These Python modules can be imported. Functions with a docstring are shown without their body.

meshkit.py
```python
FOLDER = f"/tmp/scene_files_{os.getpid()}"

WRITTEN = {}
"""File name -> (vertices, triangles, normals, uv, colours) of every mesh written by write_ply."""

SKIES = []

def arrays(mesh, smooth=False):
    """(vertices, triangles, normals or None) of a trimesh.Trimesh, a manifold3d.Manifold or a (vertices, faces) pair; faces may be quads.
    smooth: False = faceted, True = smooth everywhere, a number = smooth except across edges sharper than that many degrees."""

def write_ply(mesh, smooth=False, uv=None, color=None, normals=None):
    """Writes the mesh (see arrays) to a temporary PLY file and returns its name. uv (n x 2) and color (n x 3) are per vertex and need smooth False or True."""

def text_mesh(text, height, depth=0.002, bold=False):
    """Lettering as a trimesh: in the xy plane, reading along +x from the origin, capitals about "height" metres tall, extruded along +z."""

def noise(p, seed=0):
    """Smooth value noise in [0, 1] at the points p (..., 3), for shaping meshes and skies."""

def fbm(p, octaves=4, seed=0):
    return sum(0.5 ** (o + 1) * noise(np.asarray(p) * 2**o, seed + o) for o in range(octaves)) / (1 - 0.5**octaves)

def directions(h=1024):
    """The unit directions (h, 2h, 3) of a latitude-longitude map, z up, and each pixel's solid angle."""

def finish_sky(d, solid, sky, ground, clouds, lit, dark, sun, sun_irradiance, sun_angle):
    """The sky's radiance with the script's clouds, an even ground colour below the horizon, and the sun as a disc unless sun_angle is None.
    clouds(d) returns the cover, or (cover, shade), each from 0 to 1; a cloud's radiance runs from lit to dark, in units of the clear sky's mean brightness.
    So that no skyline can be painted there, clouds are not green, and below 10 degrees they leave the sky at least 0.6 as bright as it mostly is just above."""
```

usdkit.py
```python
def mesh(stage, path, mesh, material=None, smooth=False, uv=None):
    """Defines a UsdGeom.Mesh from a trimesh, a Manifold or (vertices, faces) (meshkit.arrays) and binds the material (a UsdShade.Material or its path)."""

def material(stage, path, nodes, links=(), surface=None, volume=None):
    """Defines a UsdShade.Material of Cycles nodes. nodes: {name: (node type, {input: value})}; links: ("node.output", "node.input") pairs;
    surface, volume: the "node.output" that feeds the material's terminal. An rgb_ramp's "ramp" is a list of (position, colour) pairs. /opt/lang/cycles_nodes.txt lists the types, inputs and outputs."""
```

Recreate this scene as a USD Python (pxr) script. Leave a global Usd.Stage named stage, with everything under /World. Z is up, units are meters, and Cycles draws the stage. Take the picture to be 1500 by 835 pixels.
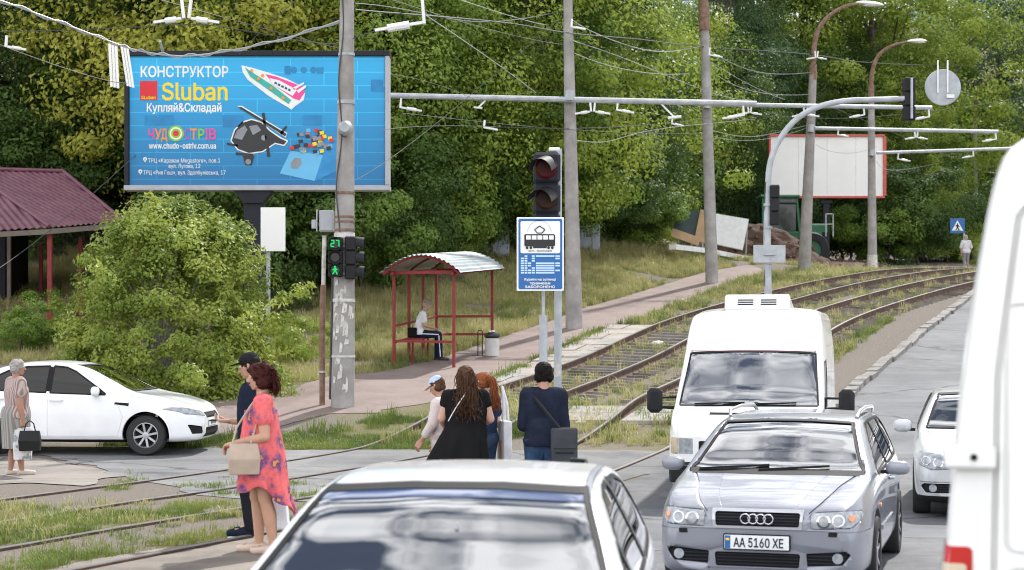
import math, random, glob
import numpy as np, trimesh, shapely, manifold3d
from manifold3d import Manifold, CrossSection
from shapely.geometry import Polygon, LineString, Point, box as sbox
from scipy.interpolate import PchipInterpolator, CubicSpline
from pxr import Usd, UsdGeom, UsdLux, UsdShade, Gf, Sdf, Vt
import usdkit, meshkit
stage = Usd.Stage.CreateInMemory()
UsdGeom.SetStageUpAxis(stage, 'Z'); UsdGeom.SetStageMetersPerUnit(stage, 1.0)
UsdGeom.Xform.Define(stage, '/World')
PI = math.pi
# ---------------------------------------------------------------- camera
F, CX, VH, EYE = 2500.0, 750.0, 495.0, 2.13          # lens in pixels of the 1500 px wide photograph, horizon row, eye height
cam = UsdGeom.Camera.Define(stage, '/World/camera')
cam.CreateFocalLengthAttr(60.0); cam.CreateHorizontalApertureAttr(36.0); cam.CreateVerticalApertureAttr(36.0 * 570 / 1024)
cam.CreateVerticalApertureOffsetAttr(77.5 * 60 / F)
cam.CreateFStopAttr(3.0); cam.CreateFocusDistanceAttr(24.0)
cam.CreateClippingRangeAttr(Gf.Vec2f(0.1, 5000))
cam.AddTranslateOp().Set(Gf.Vec3d(0, 0, EYE)); cam.AddRotateXOp().Set(90.0)
cam.CreateExposureAttr(0.2)
# ---------------------------------------------------------------- sun and sky
SUN_EL, SUN_AZ = math.radians(47), math.radians(206)   # azimuth from +y clockwise: behind the camera, a little to the left
SD = np.array([math.cos(SUN_EL) * math.sin(SUN_AZ), math.cos(SUN_EL) * math.cos(SUN_AZ), math.sin(SUN_EL)])
sun = UsdLux.DistantLight.Define(stage, '/World/sun')
sun.CreateIntensityAttr(1.25); sun.CreateAngleAttr(1.5); sun.CreateColorAttr(Gf.Vec3f(1.0, 0.965, 0.91)); sun.CreateNormalizeAttr(True)
sun.AddRotateZOp().Set(-math.degrees(SUN_AZ)); sun.AddRotateXOp().Set(90 - math.degrees(SUN_EL) + 0)
dome = UsdLux.DomeLight.Define(stage, '/World/sky'); dome.CreateIntensityAttr(1.0)
usdkit.material(stage, '/World/Looks/sky', {
    'tc': ('texture_coordinate', {}), 'sep': ('separate_xyz', {}), 'zc': ('math', {'math_type': 'maximum', 'value2': 0.09}),
    'inv': ('math', {'math_type': 'divide', 'value1': 1.0}), 'flat': ('vector_math', {'math_type': 'scale'}),
    'n1': ('noise_texture', {'scale': 6.5, 'detail': 6.0, 'roughness': 0.5, 'distortion': 0.3}),
    'cov': ('rgb_ramp', {'ramp': [(0, (0, 0, 0)), (0.415, (.04, .04, .04)), (0.505, (.5, .5, .5)), (.59, (1, 1, 1)), (1, (1, 1, 1))]}),
    'sky': ('sky_texture', {'sky_type': 'single_scattering', 'sun_disc': False, 'sun_elevation': SUN_EL, 'sun_rotation': SUN_AZ, 'air_density': 1.0, 'aerosol_density': 1.4}),
    'mx': ('mix_color', {'blend_type': 'mix', 'b': (20., 20.2, 20.8), 'use_clamp': False}),
    'bg': ('background_shader', {'strength': 0.10})},
    [('tc.generated', 'sep.vector'), ('sep.z', 'zc.value1'), ('zc.value', 'inv.value2'), ('tc.generated', 'flat.vector1'), ('inv.value', 'flat.scale'),
     ('flat.vector', 'n1.vector'), ('n1.fac', 'cov.fac'), ('cov.color', 'mx.fac'), ('sky.color', 'mx.a'), ('mx.result', 'bg.color')], surface='bg.background')
UsdShade.MaterialBindingAPI.Apply(dome.GetPrim()).Bind(UsdShade.Material.Get(stage, '/World/Looks/sky'))
# ---------------------------------------------------------------- helpers
rng = np.random.default_rng(11)
used = {}
def numbered(name, parent='/World'):
    k = used.get((parent, name), -1) + 1; used[(parent, name)] = k
    return name if k == 0 else f'{name}_{k:03d}'
def path_of(p):
    return '/World' if p is None else (p if isinstance(p, str) else str(p.GetPath()))
def tag(p, label=None, cat=None, group=None, kind=None):
    for k, v in (('label', label), ('category', cat), ('group', group), ('kind', kind)):
        if v: p.SetCustomDataByKey(k, v)
    return p
def thing(name, label, cat, loc=(0, 0, 0), rotz=0, group=None, kind=None):
    x = UsdGeom.Xform.Define(stage, '/World/' + numbered(name))
    x.AddTranslateOp().Set(Gf.Vec3d(*map(float, loc)))
    x.AddRotateZOp().Set(float(math.degrees(rotz)))
    return tag(x.GetPrim(), label, cat, group, kind)
def obj(name, mesh, m, parent=None, smooth=35, **kw):
    if isinstance(mesh, (list,)): mesh = cat(mesh)
    pp = path_of(parent); p = pp + '/' + numbered(name, pp)
    o = usdkit.mesh(stage, p, mesh, m, smooth=smooth)
    return tag(o.GetPrim(), **kw) if kw else o.GetPrim()
def dup(root, loc, rotz=0, label=None, group=None, scale=None):
    was = root.GetCustomData(); nm = root.GetName()
    import re as _re
    x = UsdGeom.Xform.Define(stage, '/World/' + numbered(_re.sub(r'_\d{3}$', '', nm)))
    x.AddTranslateOp().Set(Gf.Vec3d(*map(float, loc))); x.AddRotateZOp().Set(float(math.degrees(rotz)))
    if scale is not None: x.AddScaleOp().Set(Gf.Vec3f(*map(float, scale)))
    r = x.GetPrim(); tag(r, label or was.get('label'), was.get('category'), group or was.get('group'))
    r.GetReferences().AddInternalReference(root.GetPath()); r.SetInstanceable(True)
    return r
def tm(m):
    if hasattr(m, 'to_mesh'):
        q = m.to_mesh(); return trimesh.Trimesh(np.array(q.vert_properties[:, :3]), np.array(q.tri_verts), process=False)
    if isinstance(m, tuple):
        v, f = np.asarray(m[0], float), np.asarray(m[1], int)
        if f.shape[1] == 4: f = np.vstack([f[:, [0, 1, 2]], f[:, [0, 2, 3]]])
        return trimesh.Trimesh(v, f, process=False)
    return m
def cat(ms): return trimesh.util.concatenate([tm(m) for m in ms])
def mani(t):
    t = tm(t); t = trimesh.Trimesh(t.vertices, t.faces, process=True)
    return Manifold(manifold3d.Mesh(np.asarray(t.vertices, np.float32), np.asarray(t.faces, np.uint32)))
def rotm(ax, ang): return trimesh.transformations.rotation_matrix(ang, ax)[:3, :3]
def bx(c, s, r=None, rz=0):
    """box, optionally with bevelled edges of size r"""
    s = np.asarray(s, float)
    if r:
        r = min(r, s.min() * .49)
        P = []
        for k in range(3):
            h = s / 2 - r; h[k] = s[k] / 2
            P += [np.array([a, b, d]) * h for a in (-1, 1) for b in (-1, 1) for d in (-1, 1)]
        m = trimesh.convex.convex_hull(np.array(P))
    else: m = trimesh.creation.box(s)
    if rz: m.apply_transform(trimesh.transformations.rotation_matrix(rz, [0, 0, 1]))
    m.apply_translation(c); return m
def tube(pts, r, n=8, caps=True):
    """tube along a polyline; r a number or one per point"""
    pts = np.asarray(pts, float); N = len(pts); r = np.broadcast_to(np.asarray(r, float), N)
    T = np.gradient(pts, axis=0) if N > 2 else np.repeat((pts[1:] - pts[:1]), 2, 0)
    T /= np.linalg.norm(T, axis=1, keepdims=True) + 1e-12
    u = np.cross(T[0], [0, 0, 1.0]); 
    if np.linalg.norm(u) < .05: u = np.cross(T[0], [0, 1.0, 0])
    u /= np.linalg.norm(u); rings = []
    a = np.arange(n) * 2 * PI / n
    for i in range(N):
        u = u - T[i] * (u @ T[i]); u /= np.linalg.norm(u); w = np.cross(T[i], u)
        rings.append(pts[i] + r[i] * (np.cos(a)[:, None] * u + np.sin(a)[:, None] * w))
    v = np.vstack(rings); f = []
    i0 = (np.arange(N - 1)[:, None] * n + np.arange(n)).ravel(); j0 = (np.arange(N - 1)[:, None] * n + (np.arange(n) + 1) % n).ravel()
    f = [np.stack([i0, j0, j0 + n], 1), np.stack([i0, j0 + n, i0 + n], 1)]
    if caps:
        b = len(v); v = np.vstack([v, pts[0], pts[-1]]); k = np.arange(n); k1 = (k + 1) % n
        f += [np.stack([np.full(n, b), k1, k], 1), np.stack([np.full(n, b + 1), (N - 1) * n + k, (N - 1) * n + k1], 1)]
    return trimesh.Trimesh(v, np.vstack(f), process=False)
def bar(a, b, w, h=None, up=(0, 0, 1)):
    """straight bar of rectangular section w (sideways) x h"""
    a, b = np.asarray(a, float), np.asarray(b, float); h = h or w; t = b - a; L = np.linalg.norm(t); t /= L
    u = np.cross(t, up); 
    if np.linalg.norm(u) < 1e-3: u = np.cross(t, [0, 1, 0.])
    u /= np.linalg.norm(u); k = np.cross(u, t)
    m = trimesh.creation.box([w, L, h]); M = np.eye(4); M[:3, 0], M[:3, 1], M[:3, 2], M[:3, 3] = u, t, k, (a + b) / 2
    m.apply_transform(M); return m
def revolve(prof, n=24, axis='z'):
    """prof: (radius, height) list"""
    m = trimesh.creation.revolve(np.asarray(prof, float), sections=n)
    if axis == 'y': m.apply_transform(trimesh.transformations.rotation_matrix(-PI / 2, [1, 0, 0]))
    if axis == 'x': m.apply_transform(trimesh.transformations.rotation_matrix(PI / 2, [0, 1, 0]))
    return m
def moved(m, d, rz=0):
    m = tm(m).copy()
    if rz: m.apply_transform(trimesh.transformations.rotation_matrix(rz, [0, 0, 1]))
    m.apply_translation(d); return m
def at(u, v, Y):                                    # the point at depth Y seen at a pixel of the photograph
    return np.array([(u - CX) / F * Y, Y, EYE - (v - VH) / F * Y])
def ball(c, r, n=2, s=(1, 1, 1)):
    m = trimesh.creation.icosphere(n, 1.0); m.vertices *= np.asarray(s) * r; m.apply_translation(c); return m
def polyx(poly, d, engine='earcut'):
    poly = poly if hasattr(poly, 'geoms') or isinstance(poly, Polygon) else Polygon(poly)
    return cat([trimesh.creation.extrude_polygon(g, d, engine=engine) for g in getattr(poly, 'geoms', [poly])])
# ---------------------------------------------------------------- materials
looks = {}
def mat(name, col, rough=.6, metal=0, var=.12, scale=3.0, col2=None, bump=0, bscale=30, coat=0, spec=.5, trans=0, detail=5, coords='object', cut=(.35, .65), extra=None):
    """painted or raw surface: base colour broken up by noise, optional second colour in patches, fine bump"""
    if name in looks: return looks[name]
    c = np.array(col, float); c2 = np.array(col2, float) if col2 is not None else np.clip(c * (1 + var), 0, 1); c1 = c if col2 is not None else c * (1 - var)
    nodes = {'tc': ('texture_coordinate', {}), 'ge': ('geometry', {}), 'n': ('noise_texture', {'scale': scale, 'detail': detail, 'roughness': .6}),
             'r': ('rgb_ramp', {'ramp': [(0, c1), (cut[0], c1), (cut[1], c2), (1, c2)]}),
             'p': ('principled_bsdf', {'roughness': rough, 'metallic': metal, 'coat_weight': coat, 'coat_roughness': .04, 'specular_ior_level': spec})}
    src = 'tc.object' if coords == 'object' else 'ge.position'
    links = [(src, 'n.vector'), ('n.fac', 'r.fac'), ('r.color', 'p.base_color')]
    if bump:
        nodes['b'] = ('noise_texture', {'scale': bscale, 'detail': 4.0}); nodes['bp'] = ('bump', {'strength': 1.0, 'distance': bump})
        links += [(src, 'b.vector'), ('b.fac', 'bp.height'), ('bp.normal', 'p.normal')]
    if extra: extra(nodes, links)
    looks[name] = usdkit.material(stage, '/World/Looks/' + name, nodes, links, surface='p.BSDF'); return looks[name]
def leafmat(name, cols, trans=.35, scale=.35):
    """leaves: colour differs leaf by leaf and from branch to branch, with light shining through"""
    if name in looks: return looks[name]
    a, b, c = [np.array(x, float) * [.98, 1.08, 1.04] for x in cols]
    nodes = {'tc': ('texture_coordinate', {}), 'ge': ('geometry', {}), 'oi': ('object_info', {}), 'n': ('noise_texture', {'scale': scale, 'detail': 3.0}),
             'add': ('math', {'math_type': 'multiply_add', 'value2': .55}), 'sub': ('math', {'math_type': 'multiply_add', 'value2': .25}), 'k': ('math', {'math_type': 'subtract', 'value2': .15}),
             'r': ('rgb_ramp', {'ramp': [(0, a), (.25, a), (.5, b), (.85, c), (1, c)]}),
             'p': ('principled_bsdf', {'roughness': .55, 'specular_ior_level': .3}), 't': ('translucent_bsdf', {}), 'm': ('mix_closure', {'fac': trans})}
    links = [('ge.position', 'n.vector'), ('ge.random_per_island', 'add.value1'), ('n.fac', 'add.value3'), ('oi.random', 'sub.value1'), ('add.value', 'sub.value3'), ('sub.value', 'k.value1'), ('k.value', 'r.fac'),
             ('r.color', 'p.base_color'), ('r.color', 't.color'), ('p.BSDF', 'm.closure1'), ('t.BSDF', 'm.closure2')]
    looks[name] = usdkit.material(stage, '/World/Looks/' + name, nodes, links, surface='m.closure'); return looks[name]
def glassmat(name, tint=(.7, .75, .75), ior=1.5, boost=1.0):
    if name in looks: return looks[name]
    nodes = {'f': ('fresnel', {'IOR': ior}), 'k': ('math', {'math_type': 'multiply', 'value2': boost, 'use_clamp': True}), 't': ('transparent_bsdf', {'color': tint}), 'g': ('glossy_bsdf', {'color': (1, 1, 1), 'roughness': .0}), 'm': ('mix_closure', {})}
    links = [('f.fac', 'k.value1'), ('k.value', 'm.fac'), ('t.BSDF', 'm.closure1'), ('g.BSDF', 'm.closure2')]
    looks[name] = usdkit.material(stage, '/World/Looks/' + name, nodes, links, surface='m.closure'); return looks[name]
def glow(name, col, strength=2.0):
    if name in looks: return looks[name]
    looks[name] = usdkit.material(stage, '/World/Looks/' + name, {'e': ('emission', {'color': col, 'strength': strength})}, [], surface='e.emission'); return looks[name]
# ================================================================ terrain
def sst(x, a, b):
    t = np.clip((np.asarray(x, float) - a) / (b - a), 0, 1); return t * t * (3 - 2 * t)
_P = PchipInterpolator([-200, 0, 15, 21, 24, 27.8, 30, 32, 36, 40, 47, 53, 61, 66, 80, 89, 112, 130, 150, 300, 900], [.22, .22, .22, .22, .24, .30, .5, .78, 1.12, 1.48, 2.37, 3.08, 4.06, 4.55, 5.3, 5.9, 7.1, 8.4, 13, 60, 120])
def unp(u, v):                                       # pixel of the photograph -> point on the plain slope
    Y = np.linspace(8, 200, 8000); k = np.argmax(VH + F * (EYE - _P(Y)) / Y <= v); return (u - CX) / F * Y[k], Y[k]
path_left = np.array([unp(*p) for p in [(560, 545), (715, 503), (800, 472), (860, 450), (940, 427), (1000, 411), (1045, 404), (1100, 401)]])
path_right = np.array([unp(*p) for p in [(560, 602), (640, 588), (716, 558), (790, 525), (870, 490), (925, 472), (975, 452), (1040, 427), (1075, 415), (1130, 405)]])
def ground_fn(x, y):
    x, y = np.broadcast_arrays(np.asarray(x, float), np.asarray(y, float))
    z = _P(y) - .22 * sst(x - .9 * sst(y, 12, 17), -1.5, .5) * (1 - sst(y, 22, 29))
    d = np.interp(y, path_left[:, 1], path_left[:, 0]) - x
    z = z + .18 * np.clip(d - .4, 0, 11) * sst(y, 40, 64) * (1 - .4 * sst(y, 90, 140))
    z = z + .55 * np.exp(-((x - 8) / 5.) ** 2 - ((y - 73) / 7.5) ** 2)
    lump = meshkit.noise(np.stack([x * .45, y * .45, 0 * x], -1), 5) - .5
    return z + .10 * lump * (sst(d, .3, 2.5) * sst(y, 34, 40) + .5 * (x < -4) * (y < 22)) 
GX = np.r_[-600, -300, -150, -90, -60, -45, -36, -30, np.arange(-26, -16, 1.0), np.arange(-16, 24, .5), np.arange(24, 40, 1.0), 46, 60, 90, 150, 300, 600]
GY = np.r_[-300, -100, -40, -10, 0, 4, 7, np.arange(9, 76, .5), np.arange(76, 120, 2.0), 125, 135, 150, 175, 200, 260, 400, 800]
GZ = ground_fn(*np.meshgrid(GX, GY, indexing='ij'))
def G(x, y):                                         # height of the terrain mesh itself
    x, y = np.broadcast_arrays(np.asarray(x, float), np.asarray(y, float))
    i = np.clip(np.searchsorted(GX, x, 'right') - 1, 0, len(GX) - 2); j = np.clip(np.searchsorted(GY, y, 'right') - 1, 0, len(GY) - 2)
    s = (x - GX[i]) / (GX[i + 1] - GX[i]); t = (y - GY[j]) / (GY[j + 1] - GY[j])
    a, b, c, d = GZ[i, j], GZ[i + 1, j], GZ[i, j + 1], GZ[i + 1, j + 1]
    return np.where(s >= t, a + s * (b - a) + t * (d - b), a + t * (c - a) + s * (d - c))
def on(u, v):                                        # pixel -> (x, y, z) on the terrain
    Y = np.linspace(8, 170, 6000); X = (u - CX) / F * Y; vv = VH + F * (EYE - G(X, Y)) / Y
    k = int(np.argmax(vv <= v)); return np.array([X[k], Y[k], float(G(X[k], Y[k]))])
def base(u, Y):
    X = (u - CX) / F * Y; return np.array([X, Y, float(G(X, Y))])
def sheet(poly, dz, rel=None):
    """a sheet lying dz above the terrain inside a polygon of the plan, cut along the terrain's own triangles"""
    poly = Polygon(poly) if not hasattr(poly, 'bounds') else poly
    x0, y0, x1, y1 = poly.bounds; V, Fc, n = [], [], 0; shapely.prepare(poly)
    for i in range(max(np.searchsorted(GX, x0) - 1, 0), min(np.searchsorted(GX, x1) + 1, len(GX) - 1)):
        for j in range(max(np.searchsorted(GY, y0) - 1, 0), min(np.searchsorted(GY, y1) + 1, len(GY) - 1)):
            a, b, c, d = (GX[i], GY[j]), (GX[i + 1], GY[j]), (GX[i], GY[j + 1]), (GX[i + 1], GY[j + 1])
            for t in ((a, b, d), (a, d, c)):
                T = Polygon(t)
                if poly.contains(T): parts = [T]
                elif poly.intersects(T):
                    q = poly.intersection(T); parts = [g for g in getattr(q, 'geoms', [q]) if g.geom_type == 'Polygon' and g.area > 1e-5]
                else: continue
                for g in parts:
                    v, f = trimesh.creation.triangulate_polygon(g, engine='earcut') if len(g.exterior.coords) > 4 else (np.array(g.exterior.coords)[:3], np.array([[0, 1, 2]]))
                    v = np.asarray(v); e = np.cross(v[f[0][1]] - v[f[0][0]], v[f[0][2]] - v[f[0][0]])
                    V.append(v); Fc.append((f if e > 0 else f[:, ::-1]) + n); n += len(v)
    V = np.vstack(V); Z = np.array(G(V[:, 0], V[:, 1]))
    m = trimesh.Trimesh(np.c_[V, Z + dz], np.vstack(Fc), process=False); m.merge_vertices(); return m
# ---- lines of the tracks
L1p = np.array([unp(*p) for p in [(260, 710), (400, 676), (518, 650), (639, 618), (730, 590), (800, 557), (870, 527), (940, 497), (1006, 470), (1160, 429), (1290, 409)]])
R1p = np.array([unp(*p) for p in [(0, 802), (180, 774), (362, 747), (446, 737), (743, 674), (832, 646), (918, 616), (950, 605), (1216, 455), (1290, 432), (1395, 409)]])
_cl = []
for pts, off in ((L1p, 1.56 + .76), (R1p, -1.56 + .76)):                 # axis of both tracks = left rail of each, moved over
    t = np.gradient(pts, axis=0); t /= np.linalg.norm(t, axis=1, keepdims=True); _cl.append(pts + np.c_[t[:, 1], -t[:, 0]] * off)
_cl = np.vstack(_cl); _c = np.polynomial.Polynomial.fit(_cl[:, 1], _cl[:, 0], 5)
axis_y = np.r_[np.linspace(11, 69.5, 200)]; axis_x = _c(axis_y)
_e = np.polyfit(axis_y[-12:], axis_x[-12:], 1)
axis = np.c_[axis_x, axis_y]
for k in range(34):                                                       # beyond the crest the curve goes on to the right
    d = axis[-1] - axis[-2]; d /= np.linalg.norm(d); a = -.022; d = np.array([d[0] * math.cos(a) - d[1] * math.sin(a), d[0] * math.sin(a) + d[1] * math.cos(a)]); axis = np.vstack([axis, axis[-1] + d * .8])
ax_t = np.gradient(axis, axis=0); ax_t /= np.linalg.norm(ax_t, axis=1, keepdims=True); ax_n = np.c_[ax_t[:, 1], -ax_t[:, 0]]
ax_s = np.r_[0, np.cumsum(np.linalg.norm(np.diff(axis, axis=0), axis=1))]
def ax_at(s): return np.array([np.interp(s, ax_s, axis[:, 0]), np.interp(s, ax_s, axis[:, 1])]), np.array([np.interp(s, ax_s, ax_n[:, 0]), np.interp(s, ax_s, ax_n[:, 1])])
track_poly = LineString(axis).buffer(3.2, cap_style='flat')
ballast_poly = LineString(axis[(axis[:, 1] > 32.3)]).buffer(3.0, cap_style='flat')
kerb_px = [(1238, 598), (1262, 570), (1300, 537), (1340, 503), (1370, 478), (1405, 452), (1437, 427), (1480, 411), (1540, 400)]
kerb = np.array([unp(*p) for p in kerb_px])
# ---- terrain material: grass, dry grass and bare soil; 'soil' is a painted map of where the ground is trodden
gxx, gyy = np.meshgrid(GX, GY, indexing='ij'); gp = shapely.points(gxx.ravel(), gyy.ravel())
soil = np.zeros(gxx.size)
def soil_near(geom, w0, w1, amt):
    global soil
    soil = np.maximum(soil, amt * (1 - sst(shapely.distance(geom, gp), w0, w1)))
soil_near(ballast_poly, .0, .6, .62)
soil_near(Polygon([on(*p)[:2] for p in [(1080, 392), (1140, 372), (1200, 372), (1300, 378), (1450, 383), (1440, 392), (1300, 398), (1200, 398)]]), 0, 1.5, 1.0)      # dug-over earth round the loader
soil_near(Polygon([(kerb[k][0] - 1.5, kerb[k][1]) for k in range(len(kerb))] + [(kerb[k][0], kerb[k][1]) for k in range(len(kerb))][::-1]), .1, .5, 1.0)  # gravel along the kerb
soil_near(Polygon([unp(*p) for p in [(-200, 722), (60, 716), (190, 716), (400, 728), (480, 735), (420, 745), (200, 738), (-200, 742)]]), 0, .5, .85)
soil_near(LineString([unp(*p) for p in [(-100, 815), (100, 800), (347, 768), (480, 750)]]), .25, .7, .9)
soil_near(Polygon([unp(*p) for p in [(-200, 560), (60, 528), (330, 545), (420, 585), (420, 640), (-200, 640)]]), .1, .8, .8)
soil_near(Polygon([unp(*p) for p in [(-300, 660), (60, 660), (190, 690), (170, 720), (-300, 730)]]), 0, .4, 1.0)
soil = soil.reshape(gxx.shape)
i, j = [a.ravel() for a in np.meshgrid(np.arange(len(GX) - 1), np.arange(len(GY) - 1), indexing='ij')]; N = len(GY)
quad = lambda a, b: (i + a) * N + j + b
terr = trimesh.Trimesh(np.c_[gxx.ravel(), gyy.ravel(), GZ.ravel()], np.vstack([np.stack([quad(0, 0), quad(1, 0), quad(1, 1)], 1), np.stack([quad(0, 0), quad(1, 1), quad(0, 1)], 1)]), process=False)
usdkit.material(stage, '/World/Looks/terrain', {
    'g': ('geometry', {}), 'a': ('attribute', {'attribute': 'soil'}),
    'n1': ('noise_texture', {'scale': .55, 'detail': 6.0, 'roughness': .65}), 'n2': ('noise_texture', {'scale': 7.0, 'detail': 6.0, 'roughness': .7}), 'n3': ('noise_texture', {'scale': 45.0, 'detail': 4.0}),
    'gr': ('rgb_ramp', {'ramp': [(0, (.05, .07, .02)), (.3, (.085, .105, .03)), (.46, (.16, .15, .055)), (.6, (.25, .21, .10)), (1, (.31, .25, .14))]}),
    'so': ('rgb_ramp', {'ramp': [(0, (.09, .075, .062)), (.4, (.15, .128, .11)), (.6, (.21, .185, .16)), (1, (.29, .26, .23))]}),
    'w': ('math', {'math_type': 'multiply_add', 'value2': .5}), 'x': ('math', {'math_type': 'multiply_add', 'value1': .9}), 'th': ('rgb_ramp', {'ramp': [(0, (0, 0, 0)), (.62, (0, 0, 0)), (.86, (1, 1, 1)), (1, (1, 1, 1))]}),
    'mx': ('mix_color', {}), 'p': ('principled_bsdf', {'roughness': .95, 'specular_ior_level': .15}), 'bp': ('bump', {'distance': .03, 'strength': 1.0})},
    [('g.position', 'n1.vector'), ('g.position', 'n2.vector'), ('g.position', 'n3.vector'), ('n2.fac', 'w.value1'), ('n1.fac', 'w.value3'), ('n3.fac', 'so.fac'), ('w.value', 'x.value3'), ('a.fac', 'x.value2'), ('n1.fac', 'gr.fac'),
     ('x.value', 'th.fac'), ('th.color', 'mx.fac'), ('gr.color', 'mx.a'), ('so.color', 'mx.b'), ('mx.result', 'p.base_color'), ('n3.fac', 'bp.height'), ('bp.normal', 'p.normal')], surface='p.BSDF')
t_ = usdkit.mesh(stage, '/World/ground', terr, '/World/Looks/terrain', smooth=True)
UsdGeom.PrimvarsAPI(t_).CreatePrimvar('soil', Sdf.ValueTypeNames.FloatArray, 'vertex').Set(Vt.FloatArray.FromNumpy(soil.ravel().astype(np.float32)))
tag(t_.GetPrim(), kind='structure')
# ---- asphalt
def rough(poly, a=.16, seed=0):
    """the same outline, crumbled and overgrown along its edges"""
    q = np.array(poly.segmentize(.22).exterior.coords)[:-1]; n3 = lambda k, f: meshkit.fbm(np.c_[q * f, 0 * q[:, :1] + k], 3, seed) - .5
    return Polygon(q + a * 2.2 * np.c_[n3(1, 1.1), n3(2, 1.1)]).buffer(0)
def asphalt(name, a, b, crack=True):
    def extra(nodes, links):
        nodes.update({'v': ('voronoi_texture', {'feature': 'distance_to_edge', 'scale': .3}), 'dn': ('noise_texture', {'scale': 1.6, 'detail': 5.0}), 'dm': ('mix_vector', {'fac': .45}),
                      'cr': ('rgb_ramp', {'ramp': [(0, (1, 1, 1)), (.004, (.7, .7, .7)), (.011, (0, 0, 0)), (1, (0, 0, 0))]}), 'cm': ('mix_color', {'b': (.05, .05, .05)}), 'cf': ('math', {'math_type': 'multiply', 'value2': 1.0 if crack else 0}),
                      'g2': ('noise_texture', {'scale': 70.0, 'detail': 3.0, 'roughness': .8}), 'gm': ('mix_color', {'blend_type': 'overlay', 'fac': .6}), 'pv': ('voronoi_texture', {'scale': .22, 'randomness': 1.0}), 'pp': ('mix_color', {'blend_type': 'overlay', 'fac': .16}), 'pb': ('rgb_to_bw', {}), 'dk': ('noise_texture', {'scale': .9, 'detail': 7.0, 'roughness': .72}), 'dr': ('rgb_ramp', {'ramp': [(0, (.45, .44, .43)), (.36, (.62, .61, .6)), (.5, (1, 1, 1)), (1, (1, 1, 1))]}), 'dx': ('mix_color', {'blend_type': 'multiply', 'fac': .75}),
                      'st': ('noise_texture', {'scale': 1.0, 'detail': 6.0, 'roughness': .7}), 'mp': ('mapping', {'scale': (.35, 2.2, 1)}), 'sm': ('mix_color', {'blend_type': 'overlay', 'fac': .45})})
        links.remove(('r.color', 'p.base_color'))
        links += [('ge.position', 'dn.vector'), ('ge.position', 'dm.a'), ('dn.color', 'dm.b'), ('dm.result', 'v.vector'), ('v.distance', 'cr.fac'), ('cr.color', 'cf.value1'), ('cf.value', 'cm.fac'), ('ge.position', 'g2.vector'), ('ge.position', 'mp.vector'), ('mp.vector', 'st.vector'),
                  ('r.color', 'sm.a'), ('st.fac', 'sm.b'), ('sm.result', 'gm.a'), ('g2.fac', 'gm.b'), ('gm.result', 'pp.a'), ('dm.result', 'pv.vector'), ('pv.color', 'pb.color'), ('pb.val', 'pp.b'), ('ge.position', 'dk.vector'), ('dk.fac', 'dr.fac'), ('pp.result', 'dx.a'), ('dr.color', 'dx.b'), ('dx.result', 'cm.a'), ('cm.result', 'p.base_color')]
    return mat(name, a, .85, 0, scale=.5, col2=b, bump=.006, bscale=120, coords='pos', extra=extra, cut=(.35, .7))
road_m = asphalt('asphalt_road', (.112, .117, .128), (.165, .168, .176)); cross_m = asphalt('asphalt_crossing', (.128, .130, .136), (.20, .198, .197))
right = [(k[0], k[1]) for k in kerb]
road_poly = Polygon([(-1.9, 2), (-1.9, 13.2), (-1.2, 16.5), (-.4, 19.5), (1.5, 24), (3.2, 27.5), (5.2, 30.5), (5.9, 33.0)] + right + [(right[-1][0] + 14, right[-1][1] + 3), (right[-2][0] + 12, right[-2][1] + 2), (24, 50), (20, 33), (19, 2)])
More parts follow.
